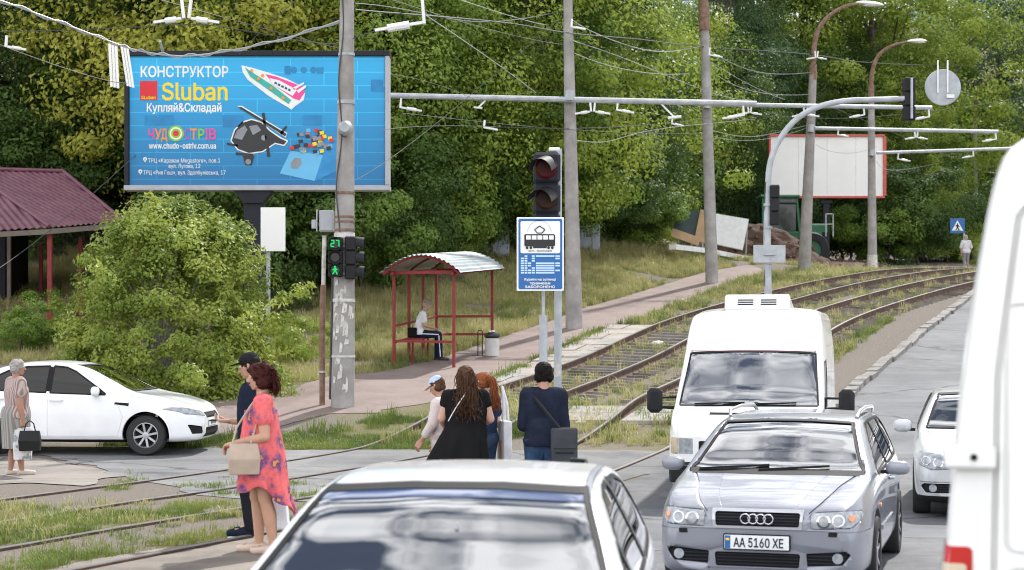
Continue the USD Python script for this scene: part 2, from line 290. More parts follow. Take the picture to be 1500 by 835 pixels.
obj('road', sheet(road_poly, .008), road_m, kind='structure', smooth=True)
cross_poly = Polygon([(-1.9, 13.2), (-2.0, 15.0), (-2.3, 18.0), unp(480, 737), unp(300, 727), unp(190, 700), unp(60, 668), unp(-300, 668), unp(-300, 657), unp(250, 655), unp(330, 657), unp(420, 660), unp(640, 659), unp(980, 660), (5.2, 30.5), (3.2, 27.5), (1.5, 24), (-.4, 19.5), (-1.2, 16.5)])
cross_poly = rough(cross_poly, .22, 3).difference(road_poly.buffer(.001)).buffer(0)
obj('crossing_road', sheet(cross_poly, .008), cross_m, kind='structure', smooth=True)
near_poly = Polygon([unp(70, 836), unp(200, 812), unp(347, 788), unp(470, 768), (-1.9, 17.5), (-1.9, 9.5), (-9, 9.5)])
near_poly = rough(near_poly, .16, 5)
pave_m = asphalt('worn_pavement', (.17, .148, .125), (.25, .215, .18))
obj('pavement', sheet(near_poly.difference(road_poly).difference(cross_poly).buffer(0), .006), pave_m, kind='structure', smooth=True)
left_poly = Polygon([unp(-300, 670), unp(60, 670), unp(182, 697), unp(120, 712), unp(-300, 708)])
left_poly = rough(left_poly, .4, 7)
obj('pavement_corner', sheet(left_poly.difference(cross_poly), .012), asphalt('corner_paving', (.165, .145, .13), (.235, .21, .185)), kind='structure', smooth=True)
# ---- footpath of pink pavers climbing past the shelter
def pav_extra(nodes, links):
    nodes.update({'mp': ('mapping', {'scale': (1, 1, 1), 'rotation': (0, 0, .35)}), 'br': ('brick_texture', {'scale': 5.0, 'mortar_size': .012, 'color1': (.27, .20, .178), 'color2': (.225, .178, .165), 'mortar': (.14, .118, .105)}), 'mm': ('mix_color', {'blend_type': 'multiply', 'fac': .8})})
    links.remove(('r.color', 'p.base_color'))
    links += [('ge.position', 'mp.vector'), ('mp.vector', 'br.vector'), ('br.color', 'mm.a'), ('r.color', 'mm.b'), ('mm.result', 'p.base_color')]
path_m = mat('pink_pavers', (.75, .72, .70), .9, col2=(1, 1, 1), scale=1.2, bump=.004, bscale=60, coords='pos', extra=pav_extra)
p_near = [unp(*p) for p in [(300, 640), (400, 628), (480, 607), (560, 606)]]
path_poly = Polygon(p_near + [tuple(p) for p in path_right] + [tuple(p) for p in path_left[::-1]] + [unp(480, 552), unp(430, 570), unp(300, 590)]).buffer(0)
path_poly = rough(path_poly, .15, 9)
obj('footpath', sheet(path_poly, .01), path_m, kind='structure', smooth=True)
# ---- platform of concrete slabs between path and rails
slab_m = mat('concrete_slab', (.22, .21, .195), .9, col2=(.32, .305, .28), scale=1.4, bump=.004, bscale=40, coords='pos')
slab_mb = mat('concrete_slab_worn', (.235, .21, .185), .9, col2=(.34, .30, .265), scale=1.8, bump=.004, bscale=40, coords='pos')
pl = UsdGeom.Xform.Define(stage, '/World/slab_platform').GetPrim(); tag(pl, kind='structure')
sl = np.array([unp(*p) for p in [(655, 612), (716, 560), (790, 527), (860, 495), (895, 480)]])
def rail_x(off, y):
    q = axis + ax_n * off; return np.interp(y, q[:, 1], q[:, 0])
ys = np.arange(31.2, 47.9, 1.02); rs = np.random.default_rng(3)
def slab(poly, m, dz, parent, th=.14):
    q = Polygon(poly).buffer(-.012); v = np.array(q.exterior.coords)[:-1]; z = G(v[:, 0], v[:, 1]) + dz
    if not q.exterior.is_ccw: v, z = v[::-1], z[::-1]
    n = len(v); V = np.vstack([np.c_[v, z - th], np.c_[v, z]]); k = np.arange(n); k1 = (k + 1) % n
    f = [[k[a], k1[a], k1[a] + n] for a in k] + [[k[a], k1[a] + n, k[a] + n] for a in k] + [[n, n + a, n + a + 1] for a in range(1, n - 1)]
    return obj('slab', trimesh.Trimesh(V, f, process=False), m, parent, smooth=False)
for a, b in zip(ys[:-1], ys[1:]):
    x0a, x0b = np.interp([a, b], sl[:, 1], sl[:, 0]); x1a, x1b = rail_x(-2.55, a), rail_x(-2.55, b); mid = rs.uniform(.4, .6)
    ma, mb = x0a + (x1a - x0a) * mid, x0b + (x1b - x0b) * mid
    for (p, q, r_, s_) in ((x0a, ma, mb, x0b), (ma, x1a, x1b, mb)):
        if q - p > .25: slab([(p, a), (q, a), (r_, b), (s_, b)], (slab_m, slab_mb)[rs.integers(2)], .05 + rs.uniform(0, .03), pl)
cs = UsdGeom.Xform.Define(stage, '/World/slab_crossing').GetPrim(); tag(cs, kind='structure')
for off0, off1 in ((-2.25, -.88), (-.72, .72), (.88, 2.25), (2.4, 3.6)):
    for y0 in (30.6, 31.35):
        slab([(rail_x(off0, y0), y0), (rail_x(off1, y0), y0), (rail_x(off1, y0 + .72), y0 + .72), (rail_x(off0, y0 + .72), y0 + .72)], (slab_m, slab_mb)[rs.integers(2)], .06 + rs.uniform(0, .02), cs)
# ---- kerb stones on the far side of the road
kb = UsdGeom.Xform.Define(stage, '/World/kerb').GetPrim(); tag(kb, kind='structure')
kl = LineString(kerb); kerb_m = mat('kerb_concrete', (.15, .143, .135), .95, col2=(.27, .255, .24), scale=3, bump=.006, bscale=25, coords='pos')
n = int(kl.length / 1.0)
for k in range(n):
    a, b = np.array(kl.interpolate(k * 1.0 + .005).coords[0]), np.array(kl.interpolate(k * 1.0 + .99).coords[0]); j1 = rs.normal(0, .022, 2); j2 = rs.normal(-.02, .012, 2)
    a3, b3 = [a[0] + j1[0] - .12, a[1], G(*a) + .01 + j2[0]], [b[0] + j1[1] - .12, b[1], G(*b) + .01 + j2[1]]
    m = bar(a3, b3, .24, .24); obj('kerb_stone', m, kerb_m, kb, smooth=False)
# ---- tram tracks
rail_side = mat('rail_rust', (.055, .030, .021), .9, col2=(.115, .065, .045), scale=6, coords='pos'); rail_top = mat('rail_polished', (.27, .26, .26), .4, metal=.7, scale=5, coords='pos')
sleep_m = mat('sleeper_concrete', (.165, .142, .12), .9, col2=(.245, .215, .185), scale=4, coords='pos'); sleep_w = mat('sleeper_wood', (.09, .075, .063), .9, col2=(.16, .135, .112), scale=4, coords='pos')
def hr(y): return .03 + .18 * sst(y, 27.6, 32.5)
def sweep(prof, off, s0, s1, step=.4):
    S = np.arange(s0, s1, step); prof = np.asarray(prof); rings = []
    for s in S:
        c, nn = ax_at(s); p = c + nn * off; z = G(*p) + hr(p[1])
        rings.append([[p[0] + nn[0] * a, p[1] + nn[1] * a, z + h] for a, h in prof])
    V = np.array(rings); m = len(prof); N = len(S); k = np.arange(m); f = []
    for q in range(N - 1):
        for a in range(m):
            b = (a + 1) % m; f += [[q * m + a, (q + 1) * m + b, q * m + b], [q * m + a, (q + 1) * m + a, (q + 1) * m + b]]
    return trimesh.Trimesh(V.reshape(-1, 3), f, process=False)
rail_prof = [(-.07, -.22), (.07, -.22), (.07, -.18), (.026, -.145), (.026, -.05), (.038, -.035), (.038, -.004), (-.038, -.004), (-.038, -.035), (-.026, -.05), (-.026, -.145), (-.07, -.18)]
for off, lab in ((-1.56, 'left hand tram track, between slab platform and the other track, on rusty rails'), (1.56, 'right hand tram track, nearer the road kerb, on rusty rails and sleepers')):
    c0, _ = ax_at(0); t = thing('tram_track', lab, 'tram track')
    for g in (-.78, .78):
        r_ = obj('rail', sweep(rail_prof, off + g, 0, ax_s[-1]), rail_side, t, smooth=False)
        obj('rail_head', sweep([(-.026, -.006), (.026, -.006), (.022, .003), (-.022, .003)], off + g, 0, ax_s[-1]), rail_top, r_, smooth=False)
    S = np.arange(np.interp(29.0, axis[:, 1], ax_s), np.interp(69, axis[:, 1], ax_s), .55)
    for s in S:
        c, nn = ax_at(s); p = c + nn * off; 
        if p[1] < 32.4: continue
        a, b = p - nn * 1.3, p + nn * 1.3; z0, z1 = G(*a) + .005, G(*b) + .005
        obj('sleeper', bar([a[0], a[1], z0 - .03], [b[0], b[1], z1 - .03], .2, .16), sleep_m if rs.random() < .75 else sleep_w, t, smooth=False)
ball_m = mat('ballast', (.11, .092, .078), .95, col2=(.25, .215, .18), scale=22, bump=.02, bscale=40, coords='pos', cut=(.3, .62))
bal = 0
for off in (-1.56, 1.56):
    q = axis[axis[:, 1] > 32.5] + ax_n[axis[:, 1] > 32.5] * off
    obj('track_ballast', sheet(LineString(q[:-22]).buffer(.98, cap_style='flat').simplify(.02), .012), ball_m, kind='structure', smooth=True)

rj = np.random.default_rng(6); jj = [k for k in range(len(axis)) if 33.2 < axis[k, 1] < 47.5][::2]; lo_ = [axis[k] + ax_n[k] * (-1.56 - .12 - rj.uniform(.05, .42)) for k in jj]; hi_ = [axis[k] + ax_n[k] * (-1.56 + rj.uniform(.15, .62)) for k in jj]
obj('oily_bed', sheet(Polygon([tuple(q) for q in lo_] + [tuple(q) for q in hi_[::-1]]).buffer(0), .022), mat('oily_ballast', (.025, .023, .021), .8, col2=(.10, .085, .07), scale=5, bump=.02, bscale=40, coords='pos', cut=(.45, .75)), kind='structure', smooth=True)
# ================================================================ vegetation
def leaves(P, Nrm, L, W, r, fold=.0):
    """one four-cornered leaf per point: P centres, Nrm leaf normals, L lengths, W widths"""
    n = len(P); d = r.normal(size=(n, 3)); d[:, 2] -= .35; Nrm = Nrm / (np.linalg.norm(Nrm, axis=1, keepdims=True) + 1e-9)
    d -= Nrm * (d * Nrm).sum(1)[:, None]; d /= np.linalg.norm(d, axis=1, keepdims=True) + 1e-9; s = np.cross(Nrm, d)
    L, W = np.broadcast_to(L, n)[:, None], np.broadcast_to(W, n)[:, None]
    V = np.stack([P - d * L * .5, P + s * W * .5 - d * L * .08 - Nrm * W * .12, P + d * L * .5 - Nrm * L * .1, P - s * W * .5 - d * L * .08 - Nrm * W * .12], 1).reshape(-1, 3)
    k = np.arange(n)[:, None] * 4
    return trimesh.Trimesh(V, np.vstack([k + [0, 1, 2], k + [0, 2, 3]]), process=False)
def crown_mesh(seed, R, H, z0, nclump, nleaf, L, shape='oak', rc=.9, droop=0):
    """leaf clumps spread through an uneven crown of half-width R and height H that starts at z0"""
    r = np.random.default_rng(seed); C = []
    lob = r.uniform(-1, 1, (9, 3)); amp = r.uniform(.1, .35, 9)
    while len(C) < nclump:
        d = r.normal(size=3); d /= np.linalg.norm(d); f = 1 + (np.maximum(lob @ d, 0) ** 3 * amp).sum() - .18
        rad = f * r.uniform(.25, 1) ** .38
        p = d * rad
        if shape == 'oak': q = np.array([p[0] * R, p[1] * R, z0 + H * (.5 + .5 * p[2])])
        elif shape == 'poplar':
            h = r.uniform(0, 1); a = r.uniform(0, 2 * PI); w = R * (math.sin(PI * min(1, h * .9 + .12)) ** .7) * r.uniform(.5, 1) * f; q = np.array([w * math.cos(a), w * math.sin(a), z0 + h * H])
        else:
            h = r.uniform(0, 1) ** 1.3; a = r.uniform(0, 2 * PI); w = R * (1 - h ** 2.2) ** .5 * r.uniform(.45, 1) ** .5 * f; q = np.array([w * math.cos(a), w * math.sin(a), z0 + h * H])
        C.append(q)
    C = np.array(C); cz = z0 + H * .42
    per = nleaf // nclump; P, Nn = [], []
    for c in C:
        k = int(per * r.uniform(.6, 1.4)); o = (c - [0, 0, cz]) / [R, R, H * .5]; o /= np.linalg.norm(o) + .2
        q = r.normal(size=(k, 3)); q /= np.linalg.norm(q, axis=1, keepdims=True); q[:, 2] *= .65; rr = rc * r.uniform(.55, 1.35)
        e = q * (r.uniform(.15, 1, (k, 1)) ** .45) * rr; e[:, 2] -= droop * (e[:, 0] ** 2 + e[:, 1] ** 2) / rr
        P.append(c + e); Nn.append(q * .9 + o * .6 + [0, 0, .5] + r.normal(size=(k, 3)) * .45)
    P, Nn = np.vstack(P), np.vstack(Nn)
    return leaves(P, Nn, L * r.uniform(.7, 1.3, len(P)), L * .55 * r.uniform(.7, 1.3, len(P)), r), C
def limbs(seed, C, H0, r0, z_split, nl=14, twigs=0):
    """a tapered, slightly crooked trunk with limbs that reach for some of the clumps"""
    r = np.random.default_rng(seed); top = np.array([r.normal(0, .25), r.normal(0, .25), H0])
    tr = np.array([[0, 0, -.25], [0, 0, .05], *[top * t + [r.normal(0, .06), r.normal(0, .06), 0] for t in (.25, .5, .75)], top]); ms = [tube(tr, [r0 * 1.35, r0 * 1.1, r0 * .85, r0 * .68, r0 * .45, r0 * .15], 9)]
    for c in C[r.permutation(len(C))[:nl]]:
        t = np.clip((c[2] - z_split) / (H0 - z_split + 1e-6) * .6, .05, .92) * (1 - z_split / H0) + z_split / H0
        a = np.array([np.interp(t * H0, tr[:, 2], tr[:, k]) for k in range(3)]); m = (a + c) / 2 + [0, 0, -.12 * np.linalg.norm(c - a)] + r.normal(0, .1, 3)
        ms.append(tube([a, m, c], [r0 * .4, r0 * .25, r0 * .06], 5))
    return cat(ms)
bark = mat('bark', (.06, .05, .042), .95, col2=(.14, .12, .10), scale=8, bump=.02, bscale=18)
bark_p = mat('bark_pale', (.22, .20, .18), .95, col2=(.36, .33, .30), scale=6, bump=.01, bscale=18)
greens = {'deep': leafmat('leaf_deep', [(.055, .095, .022), (.105, .165, .036), (.20, .26, .06)]), 'mid': leafmat('leaf_mid', [(.09, .15, .028), (.19, .27, .045), (.34, .40, .08)]),
          'lime': leafmat('leaf_lime', [(.16, .21, .03), (.31, .36, .055), (.50, .49, .10)]), 'blue': leafmat('leaf_bluish', [(.045, .085, .034), (.09, .15, .055), (.16, .23, .09)]),
          'yellow': leafmat('leaf_yellow', [(.24, .26, .04), (.44, .41, .07), (.60, .51, .11)]), 'elder': leafmat('leaf_elder', [(.19, .24, .04), (.37, .40, .08), (.60, .52, .16)], scale=.9)}
protos = {}
def plant(kind, name, label, catg, loc, rz, sc, group):
    """copies of a few grown plants; the first of each kind is built with its own crown and trunk"""
    if kind not in protos:
        c = stage.CreateClassPrim('/World/_class_' + kind); P = PLANTS[kind]; cm, C = crown_mesh(**P['crown'])
        obj('crown', cm, greens[P['leaf']], c, smooth=False); obj('trunk', limbs(P['crown']['seed'], C, *P['trunk']), P.get('bark', bark), c, smooth=True); protos[kind] = c
    x = UsdGeom.Xform.Define(stage, '/World/' + numbered(name)); x.AddTranslateOp().Set(Gf.Vec3d(*map(float, loc))); x.AddRotateZOp().Set(float(math.degrees(rz))); x.AddScaleOp().Set(Gf.Vec3f(*map(float, sc)))
    r = tag(x.GetPrim(), label, catg, group); r.GetReferences().AddInternalReference(protos[kind].GetPath()); r.SetInstanceable(True); return r
def PL(leaf, seed, R, H, z0, nc, nl, L, shape, rc, trunk, bark=bark, droop=0): return {'leaf': leaf, 'crown': dict(seed=seed, R=R, H=H, z0=z0, nclump=nc, nleaf=nl, L=L, shape=shape, rc=rc, droop=droop), 'trunk': trunk, 'bark': bark}
PLANTS = {'deep_a': PL('deep', 1, 4.6, 14, 1.6, 270, 76000, .145, 'cone', 1.05, (13, .24, 2.0, 18)), 'deep_b': PL('deep', 2, 5.2, 12, 2.0, 270, 76000, .145, 'oak', 1.1, (12, .26, 3, 18)),
          'mid_a': PL('mid', 3, 4.8, 15, 1.2, 280, 78000, .14, 'cone', 1.0, (14, .22, 2.0, 20)), 'mid_b': PL('mid', 4, 5.0, 12, 1.0, 270, 76000, .14, 'oak', 1.05, (11, .22, 2.5, 18)),
          'lime_a': PL('lime', 5, 4.8, 13, 1.6, 280, 78000, .14, 'oak', 1.0, (12, .2, 2.5, 20)), 'lime_b': PL('lime', 6, 4.5, 15, 1.2, 280, 78000, .14, 'cone', 1.0, (14, .2, 2.0, 20)),
          'yellow_a': PL('yellow', 7, 4.2, 10, 2.2, 230, 60000, .14, 'oak', 1.0, (10, .18, 2.0, 18)), 'blue_a': PL('blue', 8, 2.3, 17, 1.0, 250, 66000, .135, 'poplar', .8, (17, .2, 1.5, 20)),
          'blue_b': PL('blue', 9, 4.5, 15, 1.6, 270, 76000, .145, 'cone', 1.05, (14, .24, 2.0, 18)),
          'shrub_a': PL('mid', 10, 1.7, 2.9, .0, 60, 24000, .10, 'oak', .55, (1.8, .05, .2, 12)), 'shrub_b': PL('deep', 11, 1.9, 3.3, .0, 64, 24000, .105, 'oak', .6, (2.0, .05, .2, 12)), 'shrub_c': PL('lime', 12, 1.5, 2.4, .0, 50, 20000, .095, 'oak', .5, (1.5, .04, .2, 10))}
TREES = [  # kind, u of the trunk, depth, scale, label
 ('deep_a', -60, 57, 1.0, 'dark green tree at the left edge behind the maroon roof'), ('deep_b', 70, 62, 1.05, 'broad dark tree rising above the maroon roofed shelter'), ('blue_b', 165, 61, 1.0, 'dark bluish tree behind the white hanging banners'),
 ('deep_a', 265, 58, 1.1, 'tall dark tree directly behind the left half of blue billboard'), ('yellow_a', 330, 56, 1.35, 'yellowing tree showing over the top edge of blue billboard'), ('mid_a', 430, 60, 1.1, 'mid green tree behind the right half of blue billboard'),
 ('mid_b', 240, 66, 1.3, 'olive green tree at the top left behind the hanging wires'), ('lime_b', 455, 66, 1.2, 'yellow green tree at the top beside the nearest concrete pole'), ('mid_b', 545, 58, 1.05, 'leafy tree just right of the blue billboard edge'),
 ('lime_b', 620, 62, 1.15, 'light green tree behind the bus shelter'), ('deep_b', 600, 70, 1.35, 'tall dark tree far behind the red bus shelter'), ('mid_a', 700, 66, 1.15, 'tall mid green tree left of the big traffic light'),
 ('lime_a', 770, 64, 1.25, 'light green spreading tree behind the big traffic light'), ('mid_b', 740, 62, .8, 'low green tree hanging over the grass bank behind the tram stop sign'), ('lime_b', 815, 76, 1.25, 'light green tree behind the second concrete pole'),
 ('deep_a', 850, 72, .95, 'dark green tree on the bank between second and third poles'), ('lime_a', 850, 87, 1.25, 'yellow green tree left of the third concrete pole'), ('mid_a', 900, 84, 1.0, 'mid green tree just left of the leaning panels'),
 ('blue_a', 1050, 94, 1.2, 'slim dark poplar right of the third concrete pole'), ('blue_a', 1095, 98, 1.25, 'slim dark poplar left of the blank white billboard'), ('deep_b', 1000, 92, .95, 'dark tree above the white leaning panel'),
 ('lime_b', 1190, 110, 1.6, 'tall light green tree behind the blank white billboard'), ('lime_a', 1290, 108, 1.75, 'large yellow green tree right of the blank billboard'), ('mid_b', 1260, 106, 1.0, 'mid green tree behind the right edge of blank billboard'),
 ('mid_a', 1350, 118, 1.0, 'mid green tree behind the round sign on the mast'), ('lime_b', 1330, 100, .75, 'lower green tree below the right hand street lamp'), ('deep_b', 1170, 103, .95, 'dark tree in shade under the blank billboard'),
 ('blue_b', 1465, 124, 1.3, 'dark bluish tree at the top right behind the last pole'), ('blue_b', 1545, 118, 1.4, 'tall dark tree at the right edge above the white van'), ('mid_b', 1395, 121, .7, 'green tree behind the pedestrian crossing sign'),
 ('mid_a', 1490, 124, .7, 'green tree right of the last concrete pole'), ('deep_a', 1130, 112, 1.5, 'dark green tree high up left of the tall curved lamp')]
for k, (kd, u, Y, s, lab) in enumerate(TREES):
    b = base(u, Y); r = np.random.default_rng(k + 50)
    plant(kd, {'blue_a': 'poplar_tree'}.get(kd, 'tree'), lab, 'tree', b - [0, 0, .1], r.uniform(0, 6.28), (s * r.uniform(.95, 1.05), s, s * r.uniform(.95, 1.08)), None)
SHRUBS = [('shrub_b', 20, 55, 1.3, 'dark shrub in the shade behind the maroon roofed shelter'), ('shrub_a', 30, 42.0, .5, 'low green weeds bush left of the red shelter post'), ('shrub_b', 455, 51, 1.2, 'green shrub behind the rusty post and pedestrian light'), ('shrub_a', 530, 52, 1.25, 'rounded shrub just right of the nearest concrete pole'),
 ('shrub_b', 590, 55, 1.2, 'dark shrub behind the left half of the bus shelter'), ('shrub_a', 650, 58, 1.2, 'green shrub behind the curved shelter roof'), ('shrub_b', 720, 61, 1.2, 'dark shrub right of the shelter roof on the bank'), ('shrub_a', 800, 64, 1.2, 'green shrub behind the tram stop sign'),
 ('shrub_b', 880, 68, 1.2, 'dark shrub right of the second concrete pole'), ('shrub_a', 930, 70, 1.2, 'green shrub at the top of the grass bank'), ('shrub_c', 940, 72, 1.0, 'pale shrub beside the dark green panel'), ('shrub_b', 1245, 95, 1.5, 'dark shrub behind the blank billboard post'),
 ('shrub_a', 1300, 92, 1.6, 'green shrub right of the white based pole'), ('shrub_b', 1345, 92, 1.5, 'dark shrub between white based pole and crossing sign'), ('shrub_a', 1388, 112, 1.6, 'green shrub just left of the crossing sign'), ('shrub_c', 1446, 88, .55, 'small pale shrub at the foot of the last pole'), ('shrub_b', 1490, 116, 1.6, 'dark shrub at the right edge beside the van'),
 ('shrub_b', 330, 50, 1.3, 'dark shrub under the blue billboard beside its post'), ('shrub_b', 400, 49, 1.3, 'dark shrub behind the white square board'), ('shrub_c', 430, 40, .45, 'small bright weed bush left of the rusty post'), ('shrub_b', 130, 57, 1.4, 'dark shrub behind the red shelter posts'), ('shrub_b', 1290, 116, 2.2, 'large dark shrub far behind the white based pole'), ('shrub_b', 1340, 120, 2.2, 'large dark shrub far behind the round sign'), ('shrub_a', 1440, 122, 2.0, 'green shrub far behind the last street lamp pole'), ('shrub_b', 1235, 112, 2.2, 'large dark shrub deep in the shade behind the billboard post'), ('shrub_b', 1150, 108, 2.2, 'large dark shrub far behind the earth heap'), ('shrub_b', 1090, 100, 2.0, 'large dark shrub behind the white ribbed panel'), ('shrub_a', 1540, 112, 2.2, 'large green shrub hidden behind the white van roof'), ('shrub_b', 1180, 95, 1.3, 'dark shrub behind the green loader')]
for k, (kd, u, Y, s, lab) in enumerate(SHRUBS):
    plant(kd, 'shrub', lab, 'shrub', base(u, Y) - [0, 0, .05], k * 1.7, (s, s, s), None)
# ---- the big box elder bush in front of the billboard
bb = base(250, 35.0)
t = thing('large_bush', 'big yellow green bush with drooping leaves below the blue billboard', 'bush', bb)
cm, C = crown_mesh(77, 2.22, 4.4, -.5, 560, 90000, .092, 'cone', .36, .4)
obj('crown', cm, greens['elder'], t, smooth=False)
r = np.random.default_rng(15); SP, SN = [], []
for c in C[r.permutation(len(C))[:150]]:
    d = c / (np.linalg.norm(c) + .1) + r.normal(0, .35, 3); d[2] = abs(d[2]) * .8 + .1; le = r.uniform(.2, .65) * (.5 if c[2] > 3 else 1)
    for q in np.linspace(0, 1, 26): SP.append(c + d * le * q - [0, 0, .35 * le * q * q] + r.normal(0, .045, 3)); SN.append(r.normal(size=3) + [0, 0, .4])
obj('shoot', leaves(np.array(SP), np.array(SN), .15 * r.uniform(.6, 1.3, len(SP)), .05, r), leafmat('leaf_shoot', [(.24, .28, .05), (.42, .42, .10), (.60, .50, .20)], scale=.9), t, smooth=False)
st = []
r = np.random.default_rng(5)
for c in C[r.permutation(len(C))[:60]]:
    a = np.array([c[0] * .08, c[1] * .08, 0]); st.append(tube([a, a * .4 + c * .6 * [.7, .7, 1], c * 1.04], [.03, .02, .006], 5))
obj('stem', st, bark_p, t)
# ---- grass: tufts scattered over the open ground
blade = leafmat('grass_blade', [(.09, .125, .028), (.19, .225, .05), (.36, .32, .11)], trans=.25, scale=.5)
dry = leafmat('grass_dry', [(.26, .23, .09), (.45, .38, .17), (.58, .48, .27)], trans=.25, scale=.5)
def tuft(seed, n, h, w):
    r = np.random.default_rng(seed); V, f = [], []
    for k in range(n):
        a = r.uniform(0, 6.28); d = np.array([math.cos(a), math.sin(a), 0]); s = np.array([-d[1], d[0], 0]); b = r.normal(0, .05, 3) * [1, 1, 0]; hh = h * r.uniform(.5, 1.2); l = hh * r.uniform(.15, .8); i0 = len(V)
        V += [b - s * w, b + s * w, b + d * l * .4 + s * w * .7 + [0, 0, hh * .65], b + d * l * .4 - s * w * .7 + [0, 0, hh * .65], b + d * l + [0, 0, hh * .9]]
        f += [[i0, i0 + 1, i0 + 2], [i0, i0 + 2, i0 + 3], [i0 + 3, i0 + 2, i0 + 4]]
    return trimesh.Trimesh(V, f, process=False)
def scatter(name, label, pts, protos_, m, smin, smax, seed):
    r = np.random.default_rng(seed); pi = UsdGeom.PointInstancer.Define(stage, '/World/' + name); tg = []
    for k, pm in enumerate(protos_):
        o = usdkit.mesh(stage, f'/World/{name}/tuft_{k}' if k else f'/World/{name}/tuft', pm, m); tg.append(o.GetPath())
    pi.CreatePrototypesRel().SetTargets(tg); n = len(pts); pi.CreateProtoIndicesAttr(Vt.IntArray.FromNumpy(r.integers(0, len(protos_), n).astype(np.int32)))
    pi.CreatePositionsAttr(Vt.Vec3fArray.FromNumpy(pts.astype(np.float32))); a = r.uniform(0, 2 * PI, n); q = np.zeros((n, 4), np.float16); q[:, 2] = np.sin(a / 2); q[:, 3] = np.cos(a / 2)
    pi.CreateOrientationsAttr(Vt.QuathArray([Gf.Quath(float(np.cos(x / 2)), 0, 0, float(np.sin(x / 2))) for x in a])); s = r.uniform(smin, smax, n)
    pi.CreateScalesAttr(Vt.Vec3fArray.FromNumpy(np.stack([s, s, s * r.uniform(.8, 1.2, n)], 1).astype(np.float32)))
    tag(pi.GetPrim(), label, 'grass', kind='stuff')
def spread(poly, dens, seed, thr=.0, nscale=.5, avoid=None):
    r = np.random.default_rng(seed); x0, y0, x1, y1 = poly.bounds; n = int((x1 - x0) * (y1 - y0) * dens); P = np.c_[r.uniform(x0, x1, n), r.uniform(y0, y1, n)]
    ok = shapely.contains_xy(poly, P[:, 0], P[:, 1]) & (meshkit.fbm(np.c_[P * nscale, 0 * P[:, :1]], 3, 9) > thr)
    if avoid is not None: ok &= ~shapely.contains_xy(avoid, P[:, 0], P[:, 1])
    P = P[ok]; return np.c_[P, G(P[:, 0], P[:, 1])]
hard = shapely.union_all([road_poly, cross_poly, near_poly, left_poly, path_poly])
front = Polygon([unp(*p) for p in [(-200, 838), (60, 838), (347, 785), (470, 768), (475, 738), (200, 738), (-200, 745)]])
weedy = Polygon([unp(*p) for p in [(190, 690), (500, 712), (480, 735), (150, 720)]])
strip = Polygon([unp(*p) for p in [(150, 655), (420, 659), (720, 659), (760, 640), (735, 590), (640, 612), (560, 612), (420, 636), (150, 644)]])
bank = Polygon([unp(*p) for p in [(-200, 545), (100, 530), (440, 560), (560, 548)]] + [tuple(p) for p in path_left[1:]] + [(15, 78), (-2, 72), (-12, 58), (-26, 50), (-26, 40)])
bank = bank.buffer(0)
beyond = Polygon([tuple(p) for p in path_right[4:]] + [(16, 72), (26, 80), (36, 86)] + [(k[0] - 1.4, k[1]) for k in kerb[::-1]] + [(5.6, 30.9), (4.4, 29.6), (2.4, 28.4), (-2.2, 28.5), (-1.4, 31.5)])
beyond = beyond.buffer(0)
tracks = LineString(axis[axis[:, 1] > 32.4]).buffer(2.9, cap_style='flat')
rails_near = shapely.union_all([LineString(axis + ax_n * o).buffer(.07) for o in (-2.34, -.78, .78, 2.34)])
plat_poly = Polygon([tuple(p) for p in sl] + [(rail_x(-2.5, y), y) for y in ys[::-1]]).buffer(.02)
av = shapely.union_all([hard, rails_near, plat_poly])
g1 = [tuft(k, 12, (.045, .06, .085, .12)[k], .004) for k in range(4)]; g2 = [tuft(10 + k, 14, (.08, .12, .17, .24)[k], .005) for k in range(4)]; g3 = [tuft(20 + k, 16, (.12, .18, .24, .34)[k], .005) for k in range(4)]
bare = LineString([unp(*p) for p in [(-100, 815), (100, 800), (347, 768), (480, 750)]]).buffer(.45)
scatter('short_grass', 'short trodden grass round the tram rails in the foreground', np.vstack([spread(front, 210, 1, .50, 1.1, av.union(bare)), spread(front, 30, 21, .38, 1.1, av), spread(weedy, 110, 2, .53, 1.6, rails_near), spread(strip, 330, 3, .36, .6, av), spread(tracks.intersection(beyond), 90, 5, .52, .9, av)]), g1, blade, .5, 1.05, 1)
scatter('verge_grass', 'green grass on the verges between path, tracks and kerb', np.vstack([spread(beyond, 60, 4, .42, .6, av.union(tracks)), spread(strip, 60, 13, .45, .9, av)]), g2, blade, .6, 1.3, 2)
scatter('bank_grass', 'long green grass on the bank behind the bus shelter', spread(bank, 34, 6, .50, .5, av), g3, blade, .45, .95, 3)
scatter('dry_grass', 'dry straw coloured grass on the bank and verges', np.vstack([spread(bank, 110, 7, .36, .45, av), spread(beyond, 38, 9, .42, .8, av.union(tracks)), spread(tracks.intersection(beyond), 16, 25, .47, 1.2, av)]), g2 , dry, .6, 1.4, 4)
scatter('trodden_dry_grass', 'short dry straw coloured grass between the rails in the foreground', spread(front, 90, 8, .53, 1.0, av.union(bare)), g1, dry, .5, 1.3, 14)
joint = shapely.union_all([LineString([tuple(p) for p in sl[:]]).buffer(.13), LineString([unp(480, 600), unp(525, 598)]).buffer(.15)])
scatter('joint_weeds', 'weeds growing in the joint between pink path and slab platform', spread(joint, 160, 12, .4, .8), g1, blade, 1.0, 2.0, 5)
